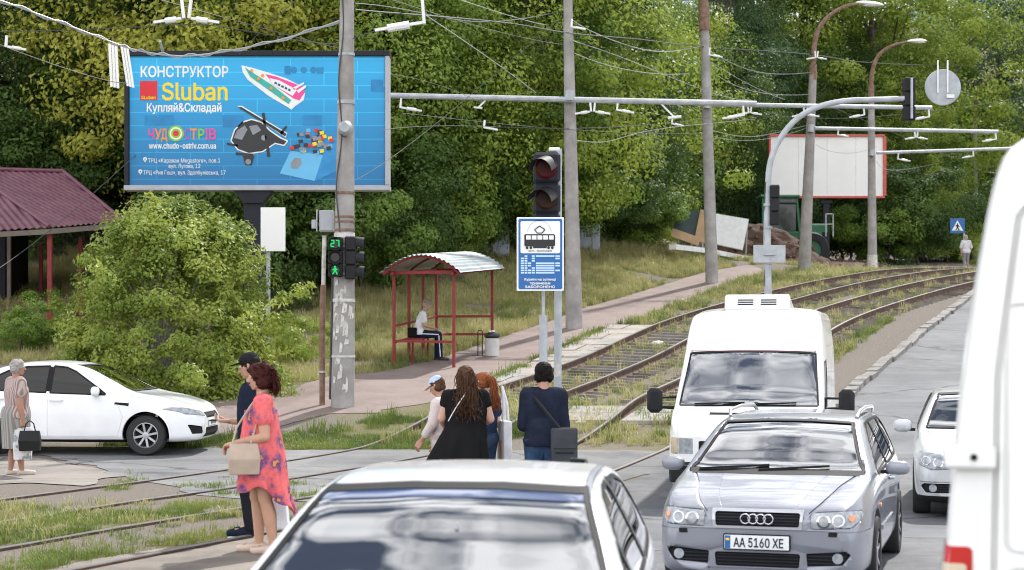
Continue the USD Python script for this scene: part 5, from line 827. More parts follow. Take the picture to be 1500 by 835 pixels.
# ================================================================ vehicles
def chaikin(P, n):
    for _ in range(n):
        Q = np.empty((len(P) * 2, 2)); Q[0::2] = P * .75 + np.roll(P, -1, 0) * .25; Q[1::2] = P * .25 + np.roll(P, -1, 0) * .75
        P = np.vstack([P[:1], Q[1:-2], P[-1:]]) if False else np.vstack([P[:1], Q[:-2], P[-1:]])
    return P
class Car:
    """a vehicle lofted from its side profile and plan; local axes: x to its right, y forward (the front bumper at y = 0), z up"""
    def __init__(s, **k):
        s.k = k; s.f = {n: PchipInterpolator(*zip(*k[n])) for n in ('zb', 'zsh', 'zt', 'wm')}; s.len = k['zt'][-1][0]; s.cache = {}
        L_ = s.len; a = np.linspace(0, 1, 15) ** 1.7 * .6; s.st = np.unique(np.r_[a, np.linspace(.6, L_ - .5, k.get('n', 46)), L_ - a * .8333])
    def sec(s, l):
        k = s.k; zb, zsh, zt, wm = (float(s.f[n](l)) for n in ('zb', 'zsh', 'zt', 'wm')); sh = k.get('shoulder', .045); tu = k['tumble']; H = zt - zsh
        wsh = wm - sh; e = k.get('edge', .88); zte = zsh + H * e; wte = max(wsh - tu * (zte - zsh), .25)
        P = [(0, zb), (wm * .82, zb), (wm * .975, zb + .05), (wm, zb + .28 * (zsh - zb)), (wm, zb + .66 * (zsh - zb)), (wm - sh * .35, zsh - .07), (wsh, zsh), (wsh - tu * (zte - zsh) * .55 + k.get('bulge', .012) * min(1, H), zsh + (zte - zsh) * .55), (wte, zte), (wte - .06 - .25 * tu * H * .2, zt - (zt - zte) * .35), (wte * .58, zt - .010), (wte * .24, zt), (0, zt)]
        return chaikin(np.array(P), 2)
    def mesh(s, off):
        sec = [s.sec(l) for l in s.st]; m = len(sec[0]); R = []
        for l, q in zip(s.st, sec):
            full = np.vstack([q, (q * [-1, 1])[1:-1][::-1]]); R.append(np.c_[full[:, 0], np.full(len(full), -l), full[:, 1]])
        R = np.array(R); N, M = R.shape[:2]; V = R.reshape(-1, 3); i, j = [a.ravel() for a in np.meshgrid(np.arange(N - 1), np.arange(M), indexing='ij')]; j1 = (j + 1) % M
        f = np.vstack([np.stack([i * M + j, i * M + j1, (i + 1) * M + j1], 1), np.stack([i * M + j, (i + 1) * M + j1, (i + 1) * M + j], 1)])
        cps = [R[0].mean(0), R[-1].mean(0)]; b = len(V); V = np.vstack([V, cps]); jj = np.arange(M); f = np.vstack([f, np.stack([np.full(M, b), (jj + 1) % M, jj], 1), np.stack([np.full(M, b + 1), (N - 1) * M + jj, (N - 1) * M + (jj + 1) % M], 1)])
        t = trimesh.Trimesh(V, f, process=True); 
        if t.volume < 0: t.invert()
        if off: t.vertices = t.vertices + t.vertex_normals * off
        return t
    def loft(s, off=0.0):
        if off not in s.cache: s.cache[off] = mani(s.mesh(off))
        return s.cache[off]
    def prism(s, poly, axis, a, b):
        g = poly if not isinstance(poly, (list, tuple)) else Polygon(poly); out = None
        for q in getattr(g, 'geoms', [g]):
            cs = CrossSection([np.array(q.exterior.coords)[:-1]] + [np.array(h.coords)[:-1] for h in q.interiors], manifold3d.FillRule.EvenOdd); m = cs.extrude(b - a)
            T = {'side': [[0, 0, 1, a], [-1, 0, 0, 0], [0, 1, 0, 0]], 'front': [[1, 0, 0, 0], [0, 0, 1, a], [0, 1, 0, 0]], 'top': [[1, 0, 0, 0], [0, -1, 0, 0], [0, 0, 1, a]]}[axis]
            m = m.transform(np.array(T, float)); out = m if out is None else out + m
        return out
    def skin(s, pr, proud, thick): return (s.loft(proud) - s.loft(-thick)) ^ pr
    def start(s): s.shell = s.loft(0) - s.loft(-.05)
    def cut(s, pr): s.shell = s.shell - pr
    def seam(s, line, axis, a, b, w=.006, depth=.008): s.cut(s.skin(s.prism(LineString(line).buffer(w / 2 + .001, cap_style='flat'), axis, a, b), .01, depth))
def mirrored(poly): return [(-x, z) for x, z in poly][::-1]
def rbuf(poly, r): return Polygon(poly).buffer(-r).buffer(r * 2).buffer(-r)
rubber = mat('rubber_trim', (.012, .012, .013), .7, spec=.2); tyre_m = mat('tyre', (.022, .022, .023), .85, bump=.004, bscale=60); alloy = mat('alloy_rim', (.46, .47, .49), .3, metal=.7, var=.05); chrome = mat('chrome', (.7, .71, .73), .12, metal=1, var=.02); headl = mat('headlight_lens', (.17, .185, .20), .08, coat=1, col2=(.36, .38, .40), scale=14, spec=.8); taill = mat('tail_red', (.42, .015, .02), .1, coat=1); amber = mat('indicator_amber', (.62, .24, .10), .12, coat=1); dash = mat('dashboard', (.03, .03, .032), .7); seatm = mat('car_seat', (.05, .05, .055), .85); plate_w = mat('number_plate', (.74, .75, .76), .4, var=.02)
wind = glassmat('windscreen_glass', (.55, .62, .64), 1.6, 3.5); sideg = glassmat('side_glass', (.13, .15, .15), 1.5, 1.0); vang = glassmat('van_glass', (.70, .74, .74), 1.6, 6.0)
def paint(name, c, metal=0, rough=.28): return mat(name, np.array(c) * .93, rough, metal=metal, scale=2.3, detail=8, coat=.7, col2=np.array(c) * 1.02, cut=(.3, .6))
def wheel(t, x, y, r, w, spokes=8, side=1, steer=0, rimm=None, width=.62):
    R = rotm([0, 0, 1], steer)
    def pl(m): m = tm(m).copy(); m.vertices = m.vertices @ R.T + [x, y, r]; return m
    rev = lambda pr, n=36: revolve(pr, n, 'x')
    wh = obj('wheel', pl(rev([(r * .66, -w / 2), (r * .94, -w / 2), (r, -w * .36), (r, w * .36), (r * .94, w / 2), (r * .66, w / 2), (r * .62, w * .4), (r * .62, -w * .4), (r * .66, -w / 2)])), tyre_m, t)
    d = side * w * .42; rr_ = r * width; ms = [rev([(rr_ * .93, -w * .4), (rr_ * 1.06, -w * .4), (rr_ * 1.06, w * .44), (rr_ * .98, w * .47), (rr_ * .93, w * .4), (rr_ * .93, -w * .4)])]
    for k in range(spokes):
        a = 2 * PI * k / spokes + .2; ms.append(bar([d * .8, math.cos(a) * rr_ * .12, math.sin(a) * rr_ * .12], [d * .95, math.cos(a) * rr_ * .96, math.sin(a) * rr_ * .96], rr_ * .17, .03, up=(1, 0, 0)))
    ms.append(moved(rev([(0, -.02), (rr_ * .26, -.02), (rr_ * .26, .02), (0, .03)], 20), [d * .85, 0, 0]))
    obj('rim', [pl(m) for m in ms], rimm or alloy, wh); obj('brake_disc', pl(rev([(0, -.01), (rr_ * .8, -.01), (rr_ * .8, .01), (0, .01)], 24)), darkg, wh)
def door_mirror(t, side, x, y, z, m, w=.2, h=.15, d=.13, glass_back=True):
    c = np.array([side * (x + w * .55), y, z]); g = ball([0, 0, 0], 1, 3); v = g.vertices; v = np.sign(v) * np.abs(v) ** .72; v /= np.abs(v).max(0); g.vertices = v * [w / 2, d / 2, h / 2] * [1, 1, 1]; g.vertices[:, 1] = np.where(g.vertices[:, 1] < 0, g.vertices[:, 1] * .35, g.vertices[:, 1]); g.apply_translation(c)
    mm = obj('door_mirror', g, m, t, smooth=True); obj('mirror_arm', bar([side * (x - .03), y, z - h * .3], [side * (x + w * .3), y, z - h * .3], .06, .035), rubber, mm); obj('mirror_glass', ball(c - [0, d * .18, 0], 1, 2, (w * .42, .006, h * .4)), chrome, mm, smooth=True)
def glazing(c, t, wins):
    """each window: the body is cut, a rubber frame set in, a pane behind it"""
    for nm, poly, axis, a, b, gm in wins:
        g = Polygon(poly) if isinstance(poly, list) else poly; g = g.buffer(.02).buffer(-.02); big = g.buffer(.022); p1_, p2_ = c.prism(g, axis, a, b), c.prism(big, axis, a, b)
        c.cut(p2_); fr_ = obj(nm, c.skin(p1_, -.004, .009), gm, t, smooth=50); obj('seal', c.skin(p2_ - p1_, .0015, .03), rubber, fr_, smooth=35)
def inset(c, t, nm, poly, axis, a, b, m, proud=.002, thick=.03, parent=None, sm=35):
    pr = c.prism(poly if not isinstance(poly, list) else Polygon(poly), axis, a, b); c.cut(pr ^ (c.loft(.02) - c.loft(-.055))); return obj(nm, c.skin(pr, proud, thick), m, parent or t, smooth=sm)
def arches(c, xs, r, w):
    for l in xs: c.cut(Manifold.cylinder(4, r, r, 48).translate([0, 0, -2]).rotate([0, 90, 0]).translate([0, -l, c.k['wheel_r']]) - Manifold.cube([1.0, 9, 4], True))
def interior(t, l0, l1, hw, zs, zd, steer_side=1, rows=2, wheel_=True):
    obj('underbody', bx([0, -(l0 + l1) / 2, .38], (hw * 1.5, l1 - l0 + 1.2, .3), .05), rubber, t)
    d = obj('dashboard', hullp([[sx, -l0 - y, z] for sx in (-hw + .1, hw - .1) for y, z in ((-.15, zd - .03), (.28, zd - .04), (.3, zd - .3), (-.1, zd - .3))], [.05] * 8), dash, t)
    if wheel_:
        c = np.array([steer_side * hw * .48, -l0 - .48, zd - .02]); a = np.linspace(0, 2 * PI, 25); obj('steering_wheel', [tube([c + [.185 * math.cos(k), -.06 * math.sin(k), .175 * math.sin(k)] for k in a], .016, 8, caps=False), bar(c - [.17, 0, 0], c + [.17, 0, 0], .04, .03), ball(c, .06, 2)], rubber, t)
    for r in range(rows):
        for sx in (-1, 1):
            y = -l0 - .95 - r * .95; x = sx * hw * .5; s_ = obj('seat', [hullp([[x + a, y - .02 + b, z] for a in (-.17, .17) for b, z in ((0, zs), (.4, zs + .02))], [.07] * 4), hullp([[x + a, y - b, z] for a in (-.17, .17) for b, z in ((.06, zs + .05), (.2, zs + .52))], [.06] * 4)], seatm, t); obj('headrest', hullp([[x - .08, y - .22, zs + .68], [x + .08, y - .22, zs + .68], [x - .08, y - .22, zs + .76], [x + .08, y - .22, zs + .76]], [.055] * 4), seatm, s_)
def front_plate(t, x, y, z, txt_, tilt=0, w=.52, h=.112, back=False):
    p = obj('number_plate', bx([x, y, z], (w, .012, h), .004), plate_w, t); f = -1 if back else 1
    def tx(s_, x0, wd, cap): m = text(s_, wd, cap, True, .002); v = m.vertices.copy(); m.vertices = np.c_[-f * (v[:, 0] + x0) + x, -f * v[:, 1] + y + f * .0065, v[:, 2] + z]; return m
    if txt_:
        obj('plate_text', tx(txt_, -.185, .40, .072).apply_translation([0, 0, -.037]), black_s, p, smooth=False)
        obj('plate_band', bx([x + f * .233, y + f * .0065, z], (.045, .003, h - .008)), blue_s, p)
        obj('plate_flag', bx([x + f * .233, y + f * .0085, z + .022], (.03, .002, .018)), py, p)
# ---------------------------------------------------------------- white saloon on the left
def saloon():
    c = Car(zb=[(0, .32), (.12, .22), (.5, .19), (3.7, .2), (4.2, .26), (4.37, .42)], zsh=[(0, .56), (.1, .64), (.3, .75), (.7, .85), (1.1, .91), (2.2, .955), (3.3, 1.0), (3.9, 1.0), (4.25, .96), (4.37, .8)], zt=[(0, .60), (.06, .68), (.2, .78), (.6, .905), (1.0, .985), (1.12, 1.02), (1.45, 1.19), (1.9, 1.40), (2.15, 1.455), (2.5, 1.475), (2.9, 1.46), (3.25, 1.385), (3.6, 1.22), (3.82, 1.11), (4.0, 1.075), (4.28, 1.04), (4.37, .86)], wm=[(0, .50), (.05, .62), (.16, .73), (.4, .815), (.8, .85), (1.6, .86), (3.3, .86), (3.9, .83), (4.2, .76), (4.37, .58)], tumble=.40, wheel_r=.315)
    c.start(); m = paint('white_car_paint', (.78, .79, .80)); loc = at(311, 650, 27.5); loc[2] = G(loc[0], loc[1])
    t = thing('white_saloon', 'white saloon car driving right, seen from its side on the left', 'car', loc, -PI / 2 - .06)
    arches(c, (.86, 3.43), .37, .3)
    wins = []
    for sd in (1, -1):
        a, b = (.4, 1.2) if sd > 0 else (-1.2, -.4)
        wins += [('front_side_window', [(1.52, .955), (1.62, 1.03), (2.02, 1.30), (2.17, 1.365), (2.36, 1.385), (2.38, .985)], 'side', a, b, sideg), ('rear_side_window', [(2.47, .99), (2.45, 1.385), (2.8, 1.375), (3.1, 1.31), (3.33, 1.20), (3.36, 1.03)], 'side', a, b, sideg)]
    wins += [('windscreen', [(-.66, 1.02), (-.53, 1.395), (.53, 1.395), (.66, 1.02)], 'front', -2.1, -1.0, wind), ('rear_window', [(-.6, 1.12), (-.48, 1.36), (.48, 1.36), (.6, 1.12)], 'front', -3.85, -3.1, sideg)]
    glazing(c, t, wins)
    for a, b in ((.5, 1.2), (-1.2, -.5)):
        c.seam([(1.30, .30), (1.22, .60), (1.36, .93)], 'side', a, b); c.seam([(1.30, .30), (3.05, .29)], 'side', a, b); c.seam([(2.42, .29), (2.42, 1.0)], 'side', a, b); c.seam([(3.05, .29), (3.2, .52), (3.42, .75), (3.42, 1.0)], 'side', a, b); c.seam([(.12, .69), (.45, .80), (1.1, .925)], 'side', a, b)
    for sx in (1, -1):
        q = [(sx * .44, .60), (sx * .50, .685), (sx * .80, .755), (sx * .83, .72), (sx * .76, .64)]; inset(c, t, 'headlight', rbuf(q, .012), 'front', -1.0, .1, headl)
        inset(c, t, 'fog_vent', rbuf([(sx * .52, .33), (sx * .72, .33), (sx * .76, .48), (sx * .56, .44)], .012), 'front', -.6, .1, rubber, -.012)
    inset(c, t, 'grille', rbuf([(-.38, .57), (-.42, .66), (.42, .66), (.38, .57)], .015), 'front', -.6, .1, rubber, -.004); inset(c, t, 'lower_grille', rbuf([(-.45, .27), (-.42, .42), (.42, .42), (.45, .27)], .02), 'front', -.6, .1, rubber, -.012)
    for sd in (1, -1):
        inset(c, t, 'side_vent', rbuf([(1.13, .77), (1.36, .80), (1.34, .83), (1.12, .815)], .005), 'side', .5 if sd > 0 else -1.2, 1.2 if sd > 0 else -.5, rubber)
        inset(c, t, 'pillar_trim', [(2.385, 1.0), (2.385, 1.385), (2.445, 1.385), (2.465, 1.0)], 'side', .4 if sd > 0 else -1.2, 1.2 if sd > 0 else -.4, rubber, .001)
        for l, z in ((2.28, .86), (3.22, .885)): obj('door_handle', tube([[sd * .855, -l - .10, z], [sd * .885, -l - .06, z], [sd * .885, -l + .07, z], [sd * .855, -l + .10, z]], .014, 8), m, t)
        door_mirror(t, sd, .80, -1.66, 1.0, m, .2, .15, .16); inset(c, t, 'tail_light', rbuf([(4.05, .8), (4.02, .97), (4.34, .95), (4.34, .8)], .02), 'side', .3 if sd > 0 else -1.2, 1.2 if sd > 0 else -.3, taill)
        for l in (.86, 3.43): wheel(t, sd * .745, -l, .312, .2, 8, sd)
        inset(c, t, 'sill_trim', [(1.2, .19), (3.0, .19), (3.0, .245), (1.2, .245)], 'side', .5 if sd > 0 else -1.2, 1.2 if sd > 0 else -.5, rubber, .006)
    interior(t, 1.25, 3.5, .78, .55, .96); front_plate(t, 0, .012, .50, ''); obj('plate_lines', [bx([-.17 + k * .055, .02, .50], (.022, .003, .07)) for k in range(7)], black_s, t)
    obj('body', c.shell, m, t, smooth=32); return t
saloon()
# ---------------------------------------------------------------- silver white hatchback in the foreground
def hatch():
    c = Car(zb=[(0, .32), (.12, .22), (3.6, .2), (4.1, .4)], zsh=[(0, .58), (.1, .66), (.3, .78), (.7, .88), (1.1, .94), (2.2, .98), (3.3, 1.0), (3.9, .98), (4.1, .8)], zt=[(0, .62), (.06, .70), (.2, .80), (.6, .93), (.95, 1.0), (1.05, 1.03), (1.4, 1.175), (1.78, 1.345), (2.0, 1.392), (2.4, 1.422), (3.0, 1.412), (3.4, 1.36), (3.7, 1.20), (3.95, 1.05), (4.1, .85)], wm=[(0, .50), (.05, .62), (.16, .73), (.4, .82), (.8, .86), (1.6, .875), (3.0, .87), (3.7, .83), (3.95, .76), (4.1, .6)], tumble=.50, wheel_r=.31, n=60)
    c.start(); m = paint('silver_white_paint', (.72, .735, .765)); fy = 5.75; t = thing('foreground_hatchback', 'pale silver hatchback at the bottom, cut off by the frame, roof and windscreen showing', 'car', [-.47, fy, float(G(-.4, 7))], PI - .115)
    arches(c, (.85, 3.4), .36, .3)
    wins = [('windscreen', [(-.72, 1.03), (-.575, 1.348), (-.2, 1.366), (.2, 1.366), (.575, 1.348), (.72, 1.03)], 'front', -2.05, -.9, wind), ('rear_window', [(-.6, 1.1), (-.5, 1.32), (.5, 1.32), (.6, 1.1)], 'front', -4.0, -3.3, sideg)]
    for sd in (1, -1):
        a, b = (.4, 1.2) if sd > 0 else (-1.2, -.4)
        wins += [('quarter_window', [(1.34, .985), (1.37, 1.03), (1.62, 1.15), (1.60, .99)], 'side', a, b, sideg), ('front_side_window', [(1.67, .99), (1.69, 1.18), (1.98, 1.30), (2.2, 1.335), (2.42, 1.345), (2.44, 1.0)], 'side', a, b, sideg), ('rear_side_window', [(2.52, 1.0), (2.5, 1.345), (2.9, 1.335), (3.2, 1.29), (3.42, 1.18), (3.45, 1.04)], 'side', a, b, sideg)]
    glazing(c, t, wins)
    for sx in (1, -1):
        c.seam([(sx * .60, 1.72), (sx * .585, 2.1), (sx * .575, 3.4)], 'top', 1.2, 1.6, .03, .012)
        inset(c, t, 'headlight', rbuf([(sx * .42, .60), (sx * .50, .71), (sx * .80, .78), (sx * .83, .72), (sx * .76, .62)], .012), 'front', -1.0, .1, headl); door_mirror(t, sx, .86, -1.40, .945, m, .22, .16, .17)
        for l in (.85, 3.4): wheel(t, sx * .76, -l, .31, .2, 7, sx)
        a, b = (.5, 1.2) if sx > 0 else (-1.2, -.5); c.seam([(1.2, .3), (1.15, .6), (1.25, .95)], 'side', a, b); c.seam([(2.48, .29), (2.48, 1.0)], 'side', a, b)
        inset(c, t, 'roof_molding', LineString([(sx * .60, 1.78), (sx * .583, 2.2), (sx * .573, 3.35)]).buffer(.012, cap_style='flat'), 'top', 1.2, 1.6, mat('roof_strip', (.10, .12, .16), .4), -.002, .01)
    inset(c, t, 'grille', rbuf([(-.38, .56), (-.42, .66), (.42, .66), (.38, .56)], .015), 'front', -.6, .1, rubber, -.004)
    tint = mat('sunstrip', (.02, .045, .12), .08, coat=1, var=.02); obj('sunstrip', c.skin(c.prism([(-.62, 1.318), (-.60, 1.35), (-.2, 1.368), (.2, 1.368), (.60, 1.35), (.62, 1.318), (.2, 1.336), (-.2, 1.336)], 'front', -2.05, -.9), -.002, .004), tint, t)
    st_ = lambda nm, x0, x1, z0, z1, m_: obj(nm, c.skin(c.prism(sbox(x0, z0, x1, z1), 'front', -2.0, -.9), -.013, .016), m_, t)
    st_('sticker', -.50, -.425, 1.295, 1.312, white_p); obj('toll_tag', bx([-.06, -1.52, 1.235], (.018, .02, .035), .005), greyp, t)
    fb = obj('aerial', tube([[-.50, -3.1, 1.37], [-.49, -3.2, 1.395], [-.41, -3.2, 1.40]], .012, 6), rubber, t)
    interior(t, 1.2, 3.3, .78, .55, .96); obj('body', c.shell, m, t, smooth=32); return t
hatch()
# ---------------------------------------------------------------- silver estate car
def estate():
    c = Car(zb=[(0, .24), (.1, .19), (.5, .18), (3.9, .2), (4.4, .28), (4.54, .42)], zsh=[(0, .60), (.06, .66), (.2, .735), (.5, .80), (.9, .86), (1.3, .90), (2.4, .94), (3.6, .96), (4.3, .96), (4.54, .85)], zt=[(0, .665), (.03, .72), (.1, .775), (.3, .84), (.7, .91), (1.05, .965), (1.2, 1.01), (1.5, 1.16), (1.9, 1.345), (2.1, 1.395), (2.5, 1.43), (3.2, 1.43), (3.8, 1.395), (4.1, 1.31), (4.4, 1.1), (4.54, .9)], wm=[(0, .66), (.03, .735), (.1, .79), (.25, .835), (.5, .865), (1.0, .883), (2.2, .885), (3.7, .87), (4.3, .82), (4.54, .68)], tumble=.44, wheel_r=.32, n=60, shoulder=.04)
    c.start(); m = paint('silver_lilac_paint', (.245, .255, .295), metal=.5, rough=.3); loc = at(1109, 795, 13.75); loc[2] = G(loc[0], loc[1]); t = thing('silver_estate', 'silver lilac estate car with four ring badge facing the camera in traffic', 'car', loc, PI - .29)
    arches(c, (.92, 3.57), .375, .3)
    wins = [('windscreen', [(-.74, .985), (-.70, 1.03), (-.565, 1.345), (-.2, 1.365), (.2, 1.365), (.565, 1.345), (.70, 1.03), (.74, .985)], 'front', -2.15, -1.0, wind), ('rear_window', [(-.6, 1.05), (-.5, 1.32), (.5, 1.32), (.6, 1.05)], 'front', -4.5, -3.9, sideg)]
    for sd in (1, -1):
        a, b = (.4, 1.2) if sd > 0 else (-1.2, -.4); wins += [('front_side_window', [(1.58, .95), (1.72, 1.06), (2.0, 1.24), (2.2, 1.325), (2.5, 1.345), (2.52, .97)], 'side', a, b, sideg), ('rear_side_window', [(2.6, .975), (2.58, 1.345), (3.3, 1.345), (3.38, .99)], 'side', a, b, sideg), ('luggage_window', [(3.46, .99), (3.4, 1.345), (3.7, 1.33), (3.95, 1.22), (4.05, 1.02)], 'side', a, b, sideg)]
    glazing(c, t, wins)
    for sx in (1, -1):
        hl = inset(c, t, 'headlight', rbuf([(sx * .435, .605), (sx * .425, .70), (sx * .44, .725), (sx * .70, .745), (sx * .815, .735), (sx * .80, .66), (sx * .74, .615)], .014), 'front', -.9, .15, headl, .003)
        for x, z, r_, mm_ in ((.53, .665, .055, chrome), (.645, .672, .05, chrome), (.748, .687, .026, amber)):
            pr = c.prism(Point(sx * x, z).buffer(r_), 'front', -.9, .15); obj('lamp_ring', c.skin(pr - c.prism(Point(sx * x, z).buffer(r_ * .72), 'front', -.9, .15) if mm_ is chrome else pr, .006, .001), mm_, hl)
        inset(c, t, 'washer_cover', rbuf([(sx * .565, .545), (sx * .635, .545), (sx * .64, .58), (sx * .57, .58)], .006), 'front', -.9, .1, rubber, .004)
        si = inset(c, t, 'side_intake', rbuf([(sx * .40, .30), (sx * .39, .405), (sx * .70, .43), (sx * .74, .40), (sx * .68, .32)], .014), 'front', -.9, .1, rubber, -.02)
        for k in range(3): obj('intake_slat', c.skin(c.prism(sbox(min(sx * .40, sx * .70), .325 + k * .028, max(sx * .40, sx * .70), .333 + k * .028), 'front', -.9, .1), -.008, .02), darkg, si)
        pr = c.prism(Point(sx * .64, .372).buffer(.042), 'front', -.9, .1); obj('fog_light', c.skin(pr, -.004, .02), headl, si)
        c.seam([(sx * .41, .72), (sx * .50, .80), (sx * .60, .90), (sx * .73, .98)], 'front', -1.3, .1, .008); c.seam([(sx * .30, .76), (sx * .46, .97)], 'front', -1.2, .1, .003, .002); door_mirror(t, sx, .885, -1.60, .99, m, .21, .125, .15)
        for l in (.92, 3.57): wheel(t, sx * .785, -l, .318, .21, 7, sx)
        rl = obj('roof_rail', tube([[sx * .585, -2.25, 1.395], [sx * .60, -2.35, 1.45], [sx * .60, -3.0, 1.465], [sx * .595, -3.8, 1.44], [sx * .58, -3.95, 1.38]], .017, 8), alloy, t)
        a, b = (.5, 1.2) if sx > 0 else (-1.2, -.5); c.seam([(1.34, .3), (1.28, .6), (1.42, .92)], 'side', a, b); c.seam([(2.56, .29), (2.56, .98)], 'side', a, b); c.seam([(1.34, .3), (3.1, .29)], 'side', a, b); c.seam([(3.1, .29), (3.42, .7), (3.44, .98)], 'side', a, b)
        inset(c, t, 'side_molding', [(1.36, .47), (2.54, .47), (2.54, .51), (1.36, .51)], 'side', a, b, m, .012)
        for l, z in ((2.42, .84), (3.3, .85)): obj('door_handle', tube([[sx * .875, -l - .1, z], [sx * .905, -l - .06, z], [sx * .905, -l + .07, z], [sx * .875, -l + .1, z]], .014, 8), m, t)
        obj('indicator_repeater', ball([sx * .885, -1.2, .70], .02, 2, (.5, 2, 1)), amber, t)
    gi = inset(c, t, 'grille', rbuf([(-.335, .612), (-.345, .725), (.345, .725), (.335, .612)], .02), 'front', -.9, .1, rubber, -.015)
    for k in range(4): obj('grille_slat', c.skin(c.prism(sbox(-.33, .628 + k * .024, .33, .634 + k * .024), 'front', -.9, .1), -.005, .015), darkg, gi)
    fr_ = Polygon([(-.35, .60), (-.362, .74), (.362, .74), (.35, .60)]).buffer(.008); obj('grille_surround', c.skin(c.prism(fr_.difference(rbuf([(-.335, .612), (-.345, .725), (.345, .725), (.335, .612)], .02)), 'front', -.9, .1), .010, .003), alloy, t)
    for k in range(4):
        x = (k - 1.5) * .062; a = np.linspace(0, 2 * PI, 25); obj('badge_ring', tube([[x + .038 * math.cos(i), .026, .672 + .038 * math.sin(i)] for i in a], .0065, 8, caps=False), chrome, t, smooth=True)
    li = inset(c, t, 'lower_intake', rbuf([(-.335, .285), (-.345, .40), (.345, .40), (.335, .285)], .02), 'front', -.9, .1, rubber, -.02)
    for k in range(4): obj('intake_slat', c.skin(c.prism(sbox(-.33, .30 + k * .026, .33, .307 + k * .026), 'front', -.9, .1), -.008, .02), darkg, li)
    c.seam([(-.86, .575), (-.5, .585), (.5, .585), (.86, .575)], 'front', -.9, .1, .006); c.seam([(-.4, .265), (.4, .265)], 'front', -.9, .1, .02, .02)
    front_plate(t, 0, .034, .485, 'AA 5160 XE'); obj('plate_base', bx([0, .02, .485], (.54, .022, .13), .005), rubber, t)
    for x, a in ((-.1, .52), (.42, .45)): obj('wiper', [bar([x + .25, -1.10, .985], [x - .35, -1.20, 1.02], .02, .02)], rubber, t)
    obj('windscreen_cowl', c.skin(c.prism([(-.72, .955), (.72, .955), (.74, .99), (-.74, .99)], 'front', -1.25, -.9), .002, .01), rubber, t); 
    for x0, x1, z0, z1 in ((.575, .655, 1.05, 1.11), (-.6, -.56, 1.28, 1.32)): obj('sticker', c.skin(c.prism(sbox(x0, z0, x1, z1), 'front', -2.0, -1.0), -.012, .014), lblue, t)
    interior(t, 1.3, 3.6, .78, .5, .93, steer_side=-1); obj('body', c.shell, m, t, smooth=32); return t
estate()
